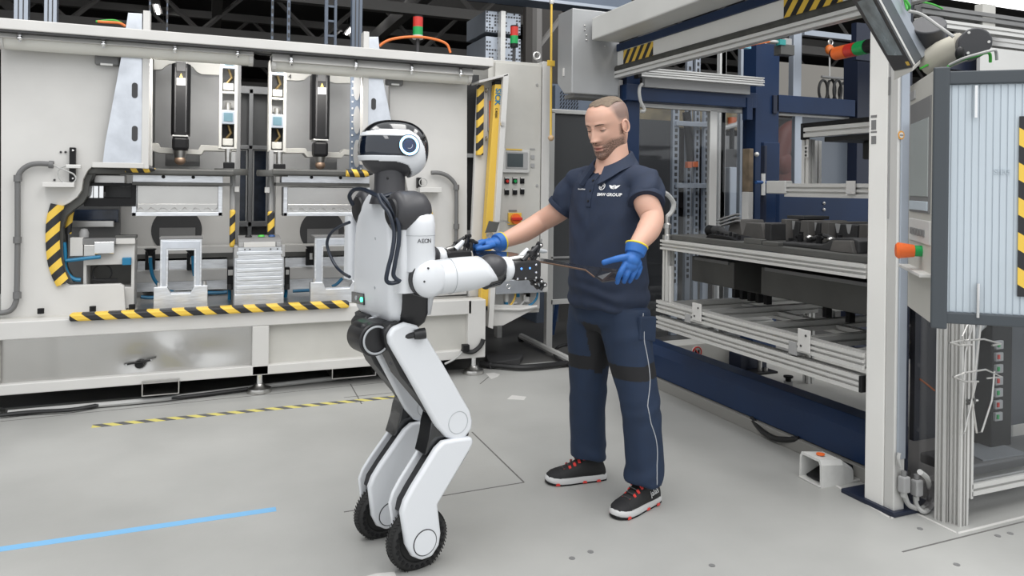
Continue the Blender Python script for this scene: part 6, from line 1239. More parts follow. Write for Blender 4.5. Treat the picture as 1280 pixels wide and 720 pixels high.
def leg(y):
    """y is the wheel plane; outer and inner plates sit on both sides of it"""
    q = 1 if y < 0 else -1
    for (a, c, nm) in ((y-.052,y-.020,'thigh_cover'),):
        G().prism('y',TH,a,c).obj(nm, RW, RBT, .012, smooth=True, seg=4)
    th = G().prism('y',THB,y-.022,y+.075).obj('thigh_core', RBK, RBT, .01, smooth=True, seg=3)
    for u in [(-0.139,0.766),(-0.061,0.682)]: G().cyl((u[0]+.02,y-.024,u[1]),(u[0]+.02,y-.02,u[1]),.006,n=8).obj('core_screw', RGY, th)
    G().torus((KC[0],y-.052,KC[1]),(0,1,0),.041,.0016,40,6).obj('knee_ring', RLG, RBT, smooth=True)
    G().prism('y',KN,y-.03,y+.06).obj('knee_link', RGB, RBT, .006, smooth=True)
    sc = G().prism('y',SHN,y-.066,y-.034).obj('shin_cover', RW, RBT, .011, smooth=True, seg=4)
    n = len(SHN); cx = sum(p[0] for p in SHN)/n; cz = sum(p[1] for p in SHN)/n
    ins = [(p[0]+(cx-p[0])*.10, p[1]+(cz-p[1])*.05) for p in SHN]
    G().prism('y',SHN[:-4]+SHN[-4:],y+.034,y+.050).obj('shin_inner_cover', RW, RBT, .007, smooth=True, seg=3)
    top = [p for p in SHN if p[1] > .20]
    # black spine between both covers, stopping above the wheel
    sp = [(0.149,0.443),(0.1,0.443),(0.066,0.423),(-0.031,0.296),(-0.06,0.254),(-0.069,0.215),(0.05,0.187),(0.073,0.228),(0.21,0.398)]
    G().prism('y',sp,y-.036,y+.036).obj('shin_spine', RBK, RBT, .004)
    ts = G().lathe((WC[0],y-.028,WC[1]-.0),(0,1,0),[(.001,.012),(.075,.012),(.080,.004),(.097,.0),(.110,.008),(.1155,.02),(.1155,.036),(.110,.048),(.097,.056),(.080,.052),(.075,.044),(.001,.044)],48).obj('wheel', TYRE, RBT, smooth=True)
    g = G()
    for k in range(26):
        a = 2*math.pi*k/26
        for yy, ny in ((y-.0285,-1),(y+.0285,1)):
            g.cyl((WC[0]+.093*math.cos(a),yy+ny*.0005,WC[1]+.093*math.sin(a)),(WC[0]+.093*math.cos(a),yy-ny*.003,WC[1]+.093*math.sin(a)),.0075,n=8)
    g.obj('tyre_hole', BLACK, ts, kind='stuff')
    g = G()
    for k in range(60):
        a = 2*math.pi*k/60; c_, s_ = math.cos(a), math.sin(a)
        for sg in (-1,1): g.tube([(WC[0]+.114*c_,y+sg*.022,WC[1]+.114*s_),(WC[0]+.1168*math.cos(a+.05),y+sg*.006,WC[1]+.1168*math.sin(a+.05))],.0022,4)
    g.obj('tread_block', TYRE, ts, kind='stuff')
    hb = G().cyl((AC[0],y-.066,AC[1]),(AC[0],y-.0685,AC[1]),.045,n=40).obj('axle_cap', RW, RBT, .001)
    G().torus((AC[0],y-.067,AC[1]),(0,1,0),.0455,.0022,44,6).obj('cap_seal', RBK, hb, smooth=True)
leg(-.15)
before = set(RBT.children_recursive)
leg(.145)
for o in set(RBT.children_recursive)-before:      # the far leg stands slightly splayed, hip nearer the middle
    for v in o.data.vertices: v.co.y -= .105*v.co.z
# hip hose and body cables
def rcable(name, pts, r, mat=RBK): return G().tube(smoothpts(pts,6),r,8).obj(name, mat, RBT, smooth=True)
rcable('hip_hose', [(-.09,-.15,.905),(-.11,-.165,.885),(-.105,-.17,.865),(-.07,-.195,.862),(-.03,-.21,.868)], .011)
G().lathe((-.045,-.207,.866),(1,-.3,.1),[(.001,0),(.017,0),(.02,.02),(.02,.04),(.001,.042)],14).obj('hose_gland', RBK, RBT, smooth=True)
CB_ = M('cable_navy',(.010,.016,.03),.35)
rcable('back_cable', [(-0.177,-0.171,1.367),(-0.173,-0.199,1.334),(-0.16,-0.232,1.299),(-0.151,-0.251,1.239),(-0.165,-0.265,1.171),(-0.18,-0.267,1.118),(-0.185,-0.264,1.077),(-0.167,-0.264,1.065),(-0.142,-0.27,1.069)], .0075, CB_)
rcable('back_cable', [(-0.169,-0.177,1.367),(-0.151,-0.213,1.329),(-0.142,-0.258,1.28),(-0.142,-0.27,1.212),(-0.157,-0.272,1.131),(-0.16,-0.269,1.09),(-0.137,-0.273,1.069)], .0075, CB_)
rcable('shoulder_loop', [(-0.155,0.096,1.323),(-0.174,0.084,1.354),(-0.175,0.049,1.378),(-0.17,-0.004,1.384),(-0.164,-0.058,1.377),(-0.157,-0.112,1.363),(-0.146,-0.144,1.358),(-0.11,-0.146,1.367)], .008, CB_)
rcable('side_cable', [(-0.205,0.008,1.261),(-0.213,0.075,1.243),(-0.225,0.132,1.216),(-0.23,0.16,1.18),(-0.224,0.157,1.141),(-0.212,0.123,1.094),(-0.212,0.05,1.071),(-0.223,-0.041,1.066)], .006, CB_)

# ================================================================ the worker
PER = thing('person','worker with cropped hair in navy polo shirt and navy work trousers, gripping a dark panel','person', (1.70,2.97,0), math.atan2(-.30,-.955))
LOCAL.add(PER.name)
SKIN = M('skin',(.62,.37,.28),.5); nt_ = SKIN.node_tree; bs_ = nt_.nodes['Principled BSDF']
bs_.inputs['Subsurface Weight'].default_value = .15; bs_.inputs['Subsurface Radius'].default_value = (.012,.005,.003)
at = nt_.nodes.new('ShaderNodeAttribute'); at.attribute_name = 'mask'; sp_ = nt_.nodes.new('ShaderNodeSeparateColor'); nt_.links.new(at.outputs['Color'], sp_.inputs[0])
nz = nt_.nodes.new('ShaderNodeTexNoise'); nz.inputs['Scale'].default_value = 260; tcs = nt_.nodes.new('ShaderNodeTexCoord'); nt_.links.new(tcs.outputs['Object'], nz.inputs['Vector'])
def mixc(fac, a, b, link_a=None):
    m = nt_.nodes.new('ShaderNodeMix'); m.data_type = 'RGBA'; m.inputs[6].default_value = (*a,1); m.inputs[7].default_value = (*b,1); nt_.links.new(fac, m.inputs[0])
    if link_a: nt_.links.new(link_a, m.inputs[6])
    return m.outputs[2]
mu = nt_.nodes.new('ShaderNodeMath'); mu.operation = 'MULTIPLY'; mr = nt_.nodes.new('ShaderNodeMapRange'); mr.inputs[1].default_value = .3; mr.inputs[2].default_value = .65; mr.inputs[3].default_value = .45; nt_.links.new(nz.outputs['Fac'], mr.inputs[0])
nt_.links.new(sp_.outputs[0], mu.inputs[0]); nt_.links.new(mr.outputs[0], mu.inputs[1])
c1 = mixc(mu.outputs[0], (.62,.37,.28), (.10,.06,.045))
c2 = mixc(sp_.outputs[1], (0,0,0), (.15,.11,.10), c1)
c3 = mixc(sp_.outputs[2], (0,0,0), (.52,.17,.15), c2)
nt_.links.new(c3, bs_.inputs['Base Color'])
POLO = M('polo_navy',(.015,.025,.053),.8,0,.12,30,.05,bscale=260); TROU = M('trouser_navy',(.013,.028,.064),.75,0,.12,14,.05,bscale=200); TRBK = M('trouser_black',(.010,.010,.012),.7)
GLV = M('glove_blue',(.022,.13,.43),.55,0,.1,30); CUFF = M('cuff_yellow',(.75,.58,.03),.6); SHOE = M('shoe_black',(.016,.016,.017),.7,0,.2,60,.1,bscale=400); SOLE = M('sole_white',(.62,.62,.62),.5); SHRD = M('shoe_red',(.75,.06,.05),.45); THREAD = M('white_print',(.75,.75,.75),.6); PIPE = M('grey_piping',(.45,.47,.5),.4)
def evalmesh(g, voxel, smooth=6, name='m'):
    """union of overlapping closed shapes as one continuous skin"""
    me = bpy.data.meshes.new(name); me.from_pydata(g.v, [], g.f); bm = bmesh.new(); bm.from_mesh(me); bmesh.ops.recalc_face_normals(bm, faces=bm.faces[:]); bm.to_mesh(me); bm.free()
    o = bpy.data.objects.new(name, me); COL.objects.link(o); r = o.modifiers.new('r','REMESH'); r.mode = 'VOXEL'; r.voxel_size = voxel; r.use_smooth_shade = True
    s = o.modifiers.new('s','SMOOTH'); s.iterations = smooth; s.factor = .5
    dg = bpy.context.evaluated_depsgraph_get(); out = bpy.data.meshes.new_from_object(o.evaluated_get(dg)); bpy.data.objects.remove(o); bpy.data.meshes.remove(me)
    return out
def link_mesh(name, me, mats, parent, **kw):
    for m in (mats if isinstance(mats, (list, tuple)) else [mats]): me.materials.append(m)
    for p in me.polygons: p.use_smooth = True
    o = bpy.data.objects.new(name, me); COL.objects.link(o); hang(o, parent)
    for k, v in kw.items(): o[k] = v
    return o
from mathutils import noise as mnoise
def wrinkle(me, fn):
    for v, n in zip(me.vertices, [tuple(x.vector) for x in me.vertex_normals]):
        v.co = v.co+Vector(n)*fn(v.co)
def ring(cx, cy, z, f, b, w, n=32, p=2.3):
    out = []
    for i in range(n):
        a = 2*math.pi*i/n; c, s = math.cos(a), math.sin(a); out.append((cx+(f if c > 0 else b)*abs(c)**(2/p)*(1 if c > 0 else -1), cy+w*abs(s)**(2/p)*(1 if s > 0 else -1), z))
    return out
# ---- body: head, neck, trunk and both arms
HROT = Matrix.Translation((.012,-.006,1.673)) @ Matrix.Rotation(math.radians(4),4,'Z') @ Matrix.Rotation(math.radians(19),4,'Y') @ Matrix.Diagonal((1.07,1.09,1.02,1))
HT = [(-.130,.066,.020,.012),(-.127,.080,.0,.028),(-.116,.091,-.018,.045),(-.098,.095,-.035,.058),(-.076,.093,-.052,.067),(-.050,.093,-.068,.072),(-.025,.096,-.084,.073),(0,.097,-.095,.076),(.025,.098,-.102,.079),(.050,.098,-.105,.080),(.075,.091,-.103,.078),(.098,.076,-.092,.069),(.114,.055,-.072,.054),(.124,.032,-.046,.034),(.129,.008,-.018,.010)]
def hrow(z):
    for a, b in zip(HT, HT[1:]):
        if a[0] <= z <= b[0]:
            i = HT.index(a); p0 = HT[max(i-1,0)]; p3 = HT[min(i+2,len(HT)-1)]; t = (z-a[0])/(b[0]-a[0])
            return [.5*(2*a[k]+(b[k]-p0[k])*t+(2*p0[k]-5*a[k]+4*b[k]-p3[k])*t*t+(3*a[k]-p0[k]-3*b[k]+p3[k])*t**3) for k in (1,2,3)]
    return HT[-1][1:]
def gs2(y, z, y0, z0, sy, sz): return math.exp(-((y-y0)/sy)**2/2-((z-z0)/sz)**2/2)
def face(y, z):
    ay = abs(y); d = 0
    if -.046 < z < .036:
        t = (.034-z)/.066; amp = .005+.024*min(1,max(0,t)); 
        if z < -.032: amp *= max(0,(z+.046)/.014)
        if z > .026: amp *= max(0,(.036-z)/.010)
        sy = .0065+.0065*min(1,max(0,t)); d += amp*math.exp(-(y/sy)**2/2)
    d += .007*gs2(ay,z,.0135,-.032,.006,.007)
    d -= .015*gs2(ay,z,.033,.017,.014,.011)
    d += .0065*gs2(ay,z,.030,.037,.020,.007)
    d += .009*gs2(ay,z,.033,.019,.011,.0065)
    d += .006*gs2(ay,z,.044,-.016,.016,.016)
    d += .0075*gs2(y,z,0,-.0625,.017,.0045)+.0085*gs2(y,z,0,-.0755,.015,.005)-.005*gs2(y,z,0,-.0688,.020,.0022)
    d -= .005*gs2(y,z,0,-.088,.018,.005); d += .007*gs2(y,z,0,-.108,.018,.012)
    d -= .003*gs2(ay,z,.052,-.055,.012,.02)
    return d
body = G(); NS, NR = 112, 120; mask = []
for j in range(NR+1):
    z = -.130+.259*(j/NR); f, b, w = hrow(z)
    for i in range(NS):
        a = 2*math.pi*i/NS; c, s = math.cos(a), math.sin(a); pw = 2.15; x = (f if c > 0 else -b)*abs(c)**(2/pw)*(1 if c > 0 else -1); y = w*abs(s)**(2/pw)*(1 if s > 0 else -1)
        x += face(y, z)*(max(0, c)**.5 if c > 0 else 0)
        body.v.append(tuple(HROT @ Vector((x,y,z))))
        fx = x/.1; sm = lambda q: max(0, min(1, q))
        beard = sm((-.028-z-max(0,(.055-abs(y))*.55))/.018)*sm((x+.02)/.03) if x > -.02 else 0
        if abs(y) > .05 and -.03 < z < .02: beard = max(beard, sm((x+.012)/.012)*sm((.030-x)/.012)*.75)
        if abs(z+.054) < .006 and abs(y) < .026 and x > .08: beard = max(beard, .75)
        if x > .09 and abs(z+.069) < .0125 and abs(y) < .023: beard *= .15
        lip = gs2(y,z,0,-.069,.013,.0065)*(1 if x > .085 else 0)
        hair = sm((z-.012-max(0,x)*.5-max(0,x-.02)*1.1)/.03)*sm((.055-x)/.03)*.8 if x < .06 else 0
        if x < -.04: hair = max(hair, .8*sm((z+.065)/.03))
        hair = max(hair, .55*sm((z-.095)/.02)*sm((.06-x)/.02))
        mask.append((min(1,beard*1.05), hair, lip*.8, 1))
for j in range(NR):
    for i in range(NS): i2 = (i+1) % NS; body.f.append((j*NS+i,j*NS+i2,(j+1)*NS+i2,(j+1)*NS+i))
body.f.append(tuple(range(NS-1,-1,-1))); body.f.append(tuple(range(NR*NS,NR*NS+NS)))
# ears
for sg in (1,-1):
    e = G(); q = [(-.006+.015*math.cos(a)-.004*math.sin(a),sg*(.080+.006*(1+math.cos(a+2.6))),.002+.026*math.sin(a)) for a in [2*math.pi*k/22 for k in range(22)]]
    e.tube(q,[.0042+.001*math.sin(2*math.pi*k/22) for k in range(22)],8,closed=True,up=(0,1,0)); e.ball((-.006,sg*.080,.002),.0145,.0065,.025,14,10); e.ball((.006,sg*.081,-.003),.006,.006,.008,10,8); e.ball((.002,sg*.081,-.023),.008,.005,.008,10,8)
    body.add([tuple(HROT @ Vector(p)) for p in e.v], e.f)
nh = len(body.v)
body.loft([ring(-.005,0,1.40,.10,.10,.15),ring(-.012,0,1.46,.09,.09,.11),ring(-.018,0,1.50,.075,.075,.088),ring(-.014,0,1.54,.068,.070,.073),ring(-.008,-.002,1.58,.064,.068,.069),ring(-.004,-.004,1.63,.060,.066,.066)])
body.loft([ring(0,0,.86,.12,.11,.16),ring(0,0,1.0,.12,.11,.15),ring(0,0,1.2,.11,.11,.16),ring(0,0,1.36,.10,.10,.17),ring(0,0,1.43,.07,.07,.12)])
AL = [(0,.205,1.40),(0.04,0.243,1.343),(0.044,0.279,1.277),(0.111,0.314,1.226),(0.208,0.338,1.169),(0.237,0.352,1.152)]
ARR = [(0,-.205,1.40),(0.038,-0.275,1.301),(0.083,-0.378,1.232),(0.185,-0.384,1.184),(0.337,-0.367,1.145),(0.378,-0.362,1.135)]
def armtube(P, R, k=6):
    pts = smoothpts(P,k); n = len(pts); rr = []
    for i in range(n): t = i/(n-1)*(len(R)-1); a = min(int(t),len(R)-2); rr.append(R[a]+(R[a+1]-R[a])*(t-a))
    return pts, rr
RA = [.062,.055,.050,.049,.032,.022]
for P in (AL, ARR): pts, rr = armtube(P, RA); body.tube(pts, rr, 24)
me = bpy.data.meshes.new('body'); me.from_pydata(body.v, [], body.f); bm = bmesh.new(); bm.from_mesh(me); bmesh.ops.recalc_face_normals(bm, faces=bm.faces[:]); bm.to_mesh(me); bm.free()
ca = me.color_attributes.new('mask','FLOAT_COLOR','POINT')
for i, v in enumerate(ca.data): v.color = mask[i] if i < len(mask) else (0,0,0,1)
link_mesh('body', me, SKIN, PER)
# eyes, lids, brows, hair
HAIRM = M('cropped_hair',(.19,.145,.105),.8,0,.3,120,.3,bscale=300); BROW = M('brow_hair',(.05,.03,.02),.8)
def hp3(x,y,z): return tuple(HROT @ Vector((x,y,z)))
for sg in (1,-1):
    ex = hrow(.016)[0]; c = (.0755,sg*.0325,.0155)
    eb = G(); eb.ball((0,0,0),.0125,nu=16,nv=12); G().add([hp3(c[0]+p[0],c[1]+p[1],c[2]+p[2]) for p in eb.v], eb.f).obj('eye', M('eye_white',(.6,.58,.56),.2) if 'eye_white' not in MT else MT['eye_white'], PER, smooth='all')
    ld = G(); ld.loft([[ (.0136*math.cos(t)*math.cos(q)*1.0, .0150*math.sin(q), .0136*math.sin(t)*math.cos(q)) for q in [math.pi*(-.5+k/14) for k in range(15)]] for t in [math.radians(-28+8*k) for k in range(16)]], caps=False); G().add([hp3(c[0]+p[0],c[1]+p[1],c[2]+p[2]) for p in ld.v], ld.f).obj('eyelid', SKIN, PER, smooth='all')
    lash = [hp3(c[0]+.0128*math.sqrt(max(.02,1-(t*.97)**2)),sg*(.0325+t*.0148),.0088+.0048*t*t) for t in (-1,-.6,-.2,.2,.6,1)]
    G().tube(lash,[.0005,.0012,.0015,.0015,.0013,.0006],6).obj('eyelash', BROW, PER, smooth=True)
    br_ = []
    for t in (0,.2,.4,.6,.8,1):
        y = .013+.036*t; z = .0345+.006*math.sin(t*2.4)-.003*t; f, b, w = hrow(z); x = f*(max(0,1-(y/w)**2.15))**(1/2.15)+face(y,z); br_.append(hp3(x+.0005,sg*y,z))
    G().tube(br_,[.0018,.0032,.0036,.0034,.0026,.001],6,flat=.8).obj('eyebrow', BROW, PER, smooth=True)
    n_ = G(); n_.ball((.110,sg*.0075,-.041),.004,.0035,.0022,10,8); G().add([hp3(*p) for p in n_.v], n_.f).obj('nostril', BROW, PER, smooth='all')
mt_ = [hp3(.100-(abs(t)**2)*.010,t*.021,-.0686-.0015*t*t) for t in (-1,-.6,-.2,.2,.6,1)]
G().tube(mt_,[.0005,.0011,.0014,.0014,.0011,.0005],6).obj('mouth_line', M('mouth_dark',(.13,.035,.03),.6), PER, smooth=True)
hr = G(); hi = {}
for j in range(NR):
    for i in range(NS):
        i2 = (i+1) % NS; ids = (j*NS+i,j*NS+i2,(j+1)*NS+i2,(j+1)*NS+i)
        loc = [HROT.inverted() @ Vector(body.v[k]) for k in ids]; c = sum(loc, Vector())/4
        if c.z > .102 and -.085 < c.x < .062-abs(c.y)*.35+.003*math.sin(c.y*160) and abs(c.y) < .058:
            f = []
            for k, l in zip(ids, loc):
                if k not in hi:
                    hi[k] = len(hr.v); edge = min(1, max(0, (l.z-.100)/.018)); hr.v.append(hp3(l.x*(1+.03*edge), l.y*(1+.03*edge), l.z+.0012+.0075*edge*(.6+.4*math.sin(l.x*90+l.y*40))))
                f.append(hi[k])
            hr.f.append(tuple(f))
ho_ = hr.obj('hair', HAIRM, PER, smooth='all')
# ---- polo shirt
sh = G()
sh.loft([ring(0,0,.862,.158,.135,.188),ring(0,0,.90,.160,.138,.193),ring(.004,0,.98,.162,.135,.190),ring(.008,0,1.08,.160,.130,.188),ring(.010,0,1.18,.152,.128,.192),ring(.008,0,1.28,.145,.128,.200),ring(.004,0,1.36,.132,.120,.205),ring(0,0,1.43,.112,.108,.198),[(p[0],p[1],p[2]-.20*(p[0]+.006)) for p in ring(-.006,0,1.470,.092,.095,.162)],[(p[0],p[1],p[2]-.36*(p[0]+.012)) for p in ring(-.012,0,1.503,.080,.086,.122)],[(p[0],p[1],p[2]-.46*(p[0]+.014)) for p in ring(-.014,0,1.522,.073,.081,.096)]])
for P, sg in ((AL,1),(ARR,-1)):
    a0, a1 = Vector(P[0]), Vector(P[1]); d = (a1-a0)
    sh.tube([(a0.x*1.0-.004,sg*.13,1.425),tuple(a0+Vector((0,sg*.003,.014))),tuple(a0+d*.4+Vector((0,sg*.006,0))),tuple(a0+d*.8),tuple(a1+d*.02)],[.086,.080,.079,.077,.076],28)
sm_ = evalmesh(sh,.0085,10,'polo_shirt')
def polo_w(p):
    w = .0045*mnoise.noise(Vector((p.x*9,p.y*9,p.z*5)))+.0055*mnoise.noise(Vector((p.x*11+p.z*10,p.y*15-p.z*9*(1 if p.y > 0 else -1),p.z*5)))
    low = max(0,min(1,(1.02-p.z)/.12)); w += low*.006*math.sin(p.z*95+p.y*14+4*mnoise.noise(p*7)) * (1 if abs(p.y) < .22 else 0)
    arm_ = max(0,min(1,(abs(p.y)-.19)/.05)); w += arm_*.004*math.sin(p.z*70+p.x*60)
    return w
wrinkle(sm_, polo_w)
polo = link_mesh('polo_shirt', sm_, POLO, PER)
for P in (AL, ARR):
    a0, a1 = Vector(P[0]), Vector(P[1]); t = (a1-a0).normalized(); G().lathe(a1-t*.012,t,[(.074,0),(.0785,.001),(.0795,.014),(.0775,.022),(.070,.021)],36).obj('sleeve_hem', POLO, polo, smooth=True)
# collar: stand and fold-over leaf, open at the throat
cl = []
for k in range(33):
    u = -1+2*k/32; aa = math.pi+u*2.72; c, s = math.cos(aa), math.sin(aa); fr = ((1+c)/2)**1.3; tip = max(0,(abs(u)-.72)/.28)
    zt = 1.574-.082*fr; w_ = 1+.0*fr
    cl.append([(-.010+c*.074+.012*fr,s*.077,zt-.012),(-.011+c*.079+.012*fr,s*.082,zt),(-.011+c*.088+.016*fr,s*.092,zt-.002),
               (-.008+c*.112+.034*fr+.018*tip,s*(.122+.010*tip),zt-.046-.036*tip),(-.008+c*.102+.026*fr+.016*tip,s*(.112+.010*tip),zt-.052-.038*tip)])
G().loft(cl).obj('collar', POLO, polo, smooth=True)
from mathutils.bvhtree import BVHTree
bvh = BVHTree.FromPolygons([v.co for v in sm_.vertices], [tuple(p.vertices) for p in sm_.polygons])
def on_shirt(y, z, lift=.0015):
    h = bvh.ray_cast(Vector((1,y,z)), Vector((-1,0,0))); return h[0]+h[1]*lift, h[1]
def on_print(y, z, lift=.0045):
    q = [bvh.ray_cast(Vector((1,y+a,z+b)), Vector((-1,0,0)))[0].x for a in (-.024,-.012,0,.012,.024) for b in (-.024,-.012,0,.012,.024)]
    return Vector((sum(q)/25+lift,y,z))
pk = [on_shirt(.002*(k%2)-.001,1.455-.020*k,.0015)[0] for k in range(8)]
G().loft([[p+Vector((.002,.014,0)),p+Vector((.002,-.014,0)),p+Vector((-.004,-.014,0)),p+Vector((-.004,.014,0))] for p in pk]).obj('placket', POLO, polo)
for z in (1.43,1.385,1.34): p, n = on_shirt(0,z,.003); G().cyl(p,p+n*.003,.0055,n=12).obj('button', TRBK, polo, smooth=True)
# chest print wrapped on the cloth
def shirt_text(name, body_, size, y, z, bold=0):
    cu = bpy.data.curves.new(name,'FONT'); cu.body = body_; cu.size = size; cu.align_x = 'CENTER'; cu.align_y = 'CENTER'; cu.offset = bold; cu.resolution_u = 3
    o = bpy.data.objects.new(name, cu); COL.objects.link(o); dg = bpy.context.evaluated_depsgraph_get(); m2 = bpy.data.meshes.new_from_object(o.evaluated_get(dg)); bpy.data.objects.remove(o)
    bm = bmesh.new(); bm.from_mesh(m2); bmesh.ops.subdivide_edges(bm, edges=[e for e in bm.edges if e.calc_length() > .006], cuts=2)
    for v in bm.verts: v.co = on_print(y+v.co.x, z+v.co.y)
    bm.to_mesh(m2); bm.free(); return link_mesh(name, m2, THREAD, polo)
shirt_text('chest_print','BMW GROUP',.0185,.100,1.370,.0006)
NAME_MARKS = []
for k_, (w_, h_) in enumerate(((.004,.007),(.003,.004),(.0035,.0045),(.003,.004),(.0035,.004),(.003,.006),(.004,.004),(.003,.0065),(.0035,.004),(.003,.0045),(.0035,.004))):
    PRINT_Q = [(-w_/2,-.002),(w_/2,-.002),(w_/2,-.002+h_),(-w_/2,-.002+h_)]; NAME_MARKS.append((PRINT_Q,-.098+.0048*k_))
def badge(pts2, y, z, name, lift=.002):
    q = [on_print(y+a,z+b) for a, b in pts2]; G().add(q,[tuple(range(len(q)))]).obj(name, THREAD, polo)
def annulus(y, z, r0, r1, name):
    q = [on_print(y+r*math.cos(a),z+r*math.sin(a)) for a in [2*math.pi*i/28 for i in range(28)] for r in (r0,r1)]; g = G(); g.v = [tuple(p) for p in q]; g.f = [(2*i,2*i+1,(2*i+3)%56,(2*i+2)%56) for i in range(28)]; g.obj(name, THREAD, polo)
for q_, y_ in NAME_MARKS: badge(q_, y_+.012, 1.392, 'name_embroidery')
annulus(.060,1.405,.0115,.0155,'roundel_ring')
for a0 in (0,math.pi): badge([(0,0)]+[(.0095*math.cos(a0+math.pi/2*i/8),.0095*math.sin(a0+math.pi/2*i/8)) for i in range(9)],.060,1.405,'roundel_quarter')
annulus(.118,1.404,.0065,.0090,'winged_ring'); badge([(-.006,.0025),(.006,.0025),(.006,-.0025),(-.006,-.0025)],.118,1.404,'winged_bar')
for sg in (1,-1): badge([(sg*.009,.005),(sg*.025,.009),(sg*.021,.002),(sg*.017,-.002),(sg*.013,-.006),(sg*.007,-.009)],.118,1.404,'wing')
# ---- trousers
tr_ = G()
tr_.loft([ring(-.002,0,.76,.10,.10,.13),ring(0,0,.80,.135,.125,.178),ring(0,0,.86,.142,.130,.186),ring(0,0,.92,.142,.126,.182),ring(0,0,.96,.138,.122,.178)])
LEGL = [(0,.098,.86),(.004,.112,.76),(0,.135,.64),(-.015,.165,.50),(-.03,.175,.36),(-.045,.178,.22),(-.048,.176,.14),(-.045,.175,.105)]
LEGR = [(0,-.098,.86),(.004,-.108,.76),(.002,-.118,.64),(-.005,-.135,.50),(-.03,-.160,.36),(-.055,-.178,.22),(-.062,-.182,.14),(-.060,-.182,.105)]
RL = [.112,.112,.100,.088,.086,.084,.086,.086]
for P in (LEGL, LEGR): pts, rr = armtube(P, RL, 5); tr_.tube(pts, rr, 28)
tm = evalmesh(tr_,.009,8,'trousers')
def trou_w(p):
    w = .004*mnoise.noise(Vector((p.x*7,p.y*7,p.z*4)))
    kn = math.exp(-((p.z-.44)/.07)**2)*.0045+math.exp(-((p.z-.12)/.06)**2)*.0075+math.exp(-((p.z-.78)/.06)**2)*.003
    sgn = 1 if p.y > 0 else -1; q = Vector((p.x*4+sgn*3, p.y*4, p.z*17+p.x*9*sgn)); return w+kn*2.2*mnoise.noise(q)+.003*mnoise.noise(Vector((p.x*18,p.y*18,p.z*7+p.x*12)))
wrinkle(tm, trou_w)
for p in tm.polygons:
    c = p.center; ly = abs(c.y)
    band = .575 < c.z+.05*c.x < .640
    inner = .55 < c.z < .80 and ly < .045+(.62-c.z)*-.02 and c.x > .0
    p.material_index = 1 if (band or inner) else 0
trousers = link_mesh('trousers', tm, [TROU, TRBK], PER)
bt = BVHTree.FromPolygons([v.co for v in tm.vertices], [tuple(p.vertices) for p in tm.polygons])
pip = []
for k in range(30):
    z = .86-.026*k; x0 = .010+.012*math.sin(k*.5)-.055*max(0,min(1,(.48-z)/.36)); h = bt.ray_cast(Vector((x0,.6,z)), Vector((0,-1,0)))
    if h[0]: pip.append(h[0]+h[1]*.0006)
G().tube(pip,.0022,6).obj('piping', PIPE, trousers, smooth=True)
h = bt.ray_cast(Vector((-.01,.6,.80)), Vector((0,-1,0))); pc_ = h[0]
G().add([pc_+Vector((-.05,.002,-.07)),pc_+Vector((.06,.004,-.05)),pc_+Vector((.055,.006,.05)),pc_+Vector((-.05,.006,.04)),pc_+Vector((-.05,-.02,-.07)),pc_+Vector((.06,-.02,-.05)),pc_+Vector((.055,-.02,.05)),pc_+Vector((-.05,-.02,.04))],[(3,2,1,0),(4,5,6,7),(0,1,5,4),(1,2,6,5),(2,3,7,6),(3,0,4,7)]).obj('thigh_pocket', TROU, trousers, .006)
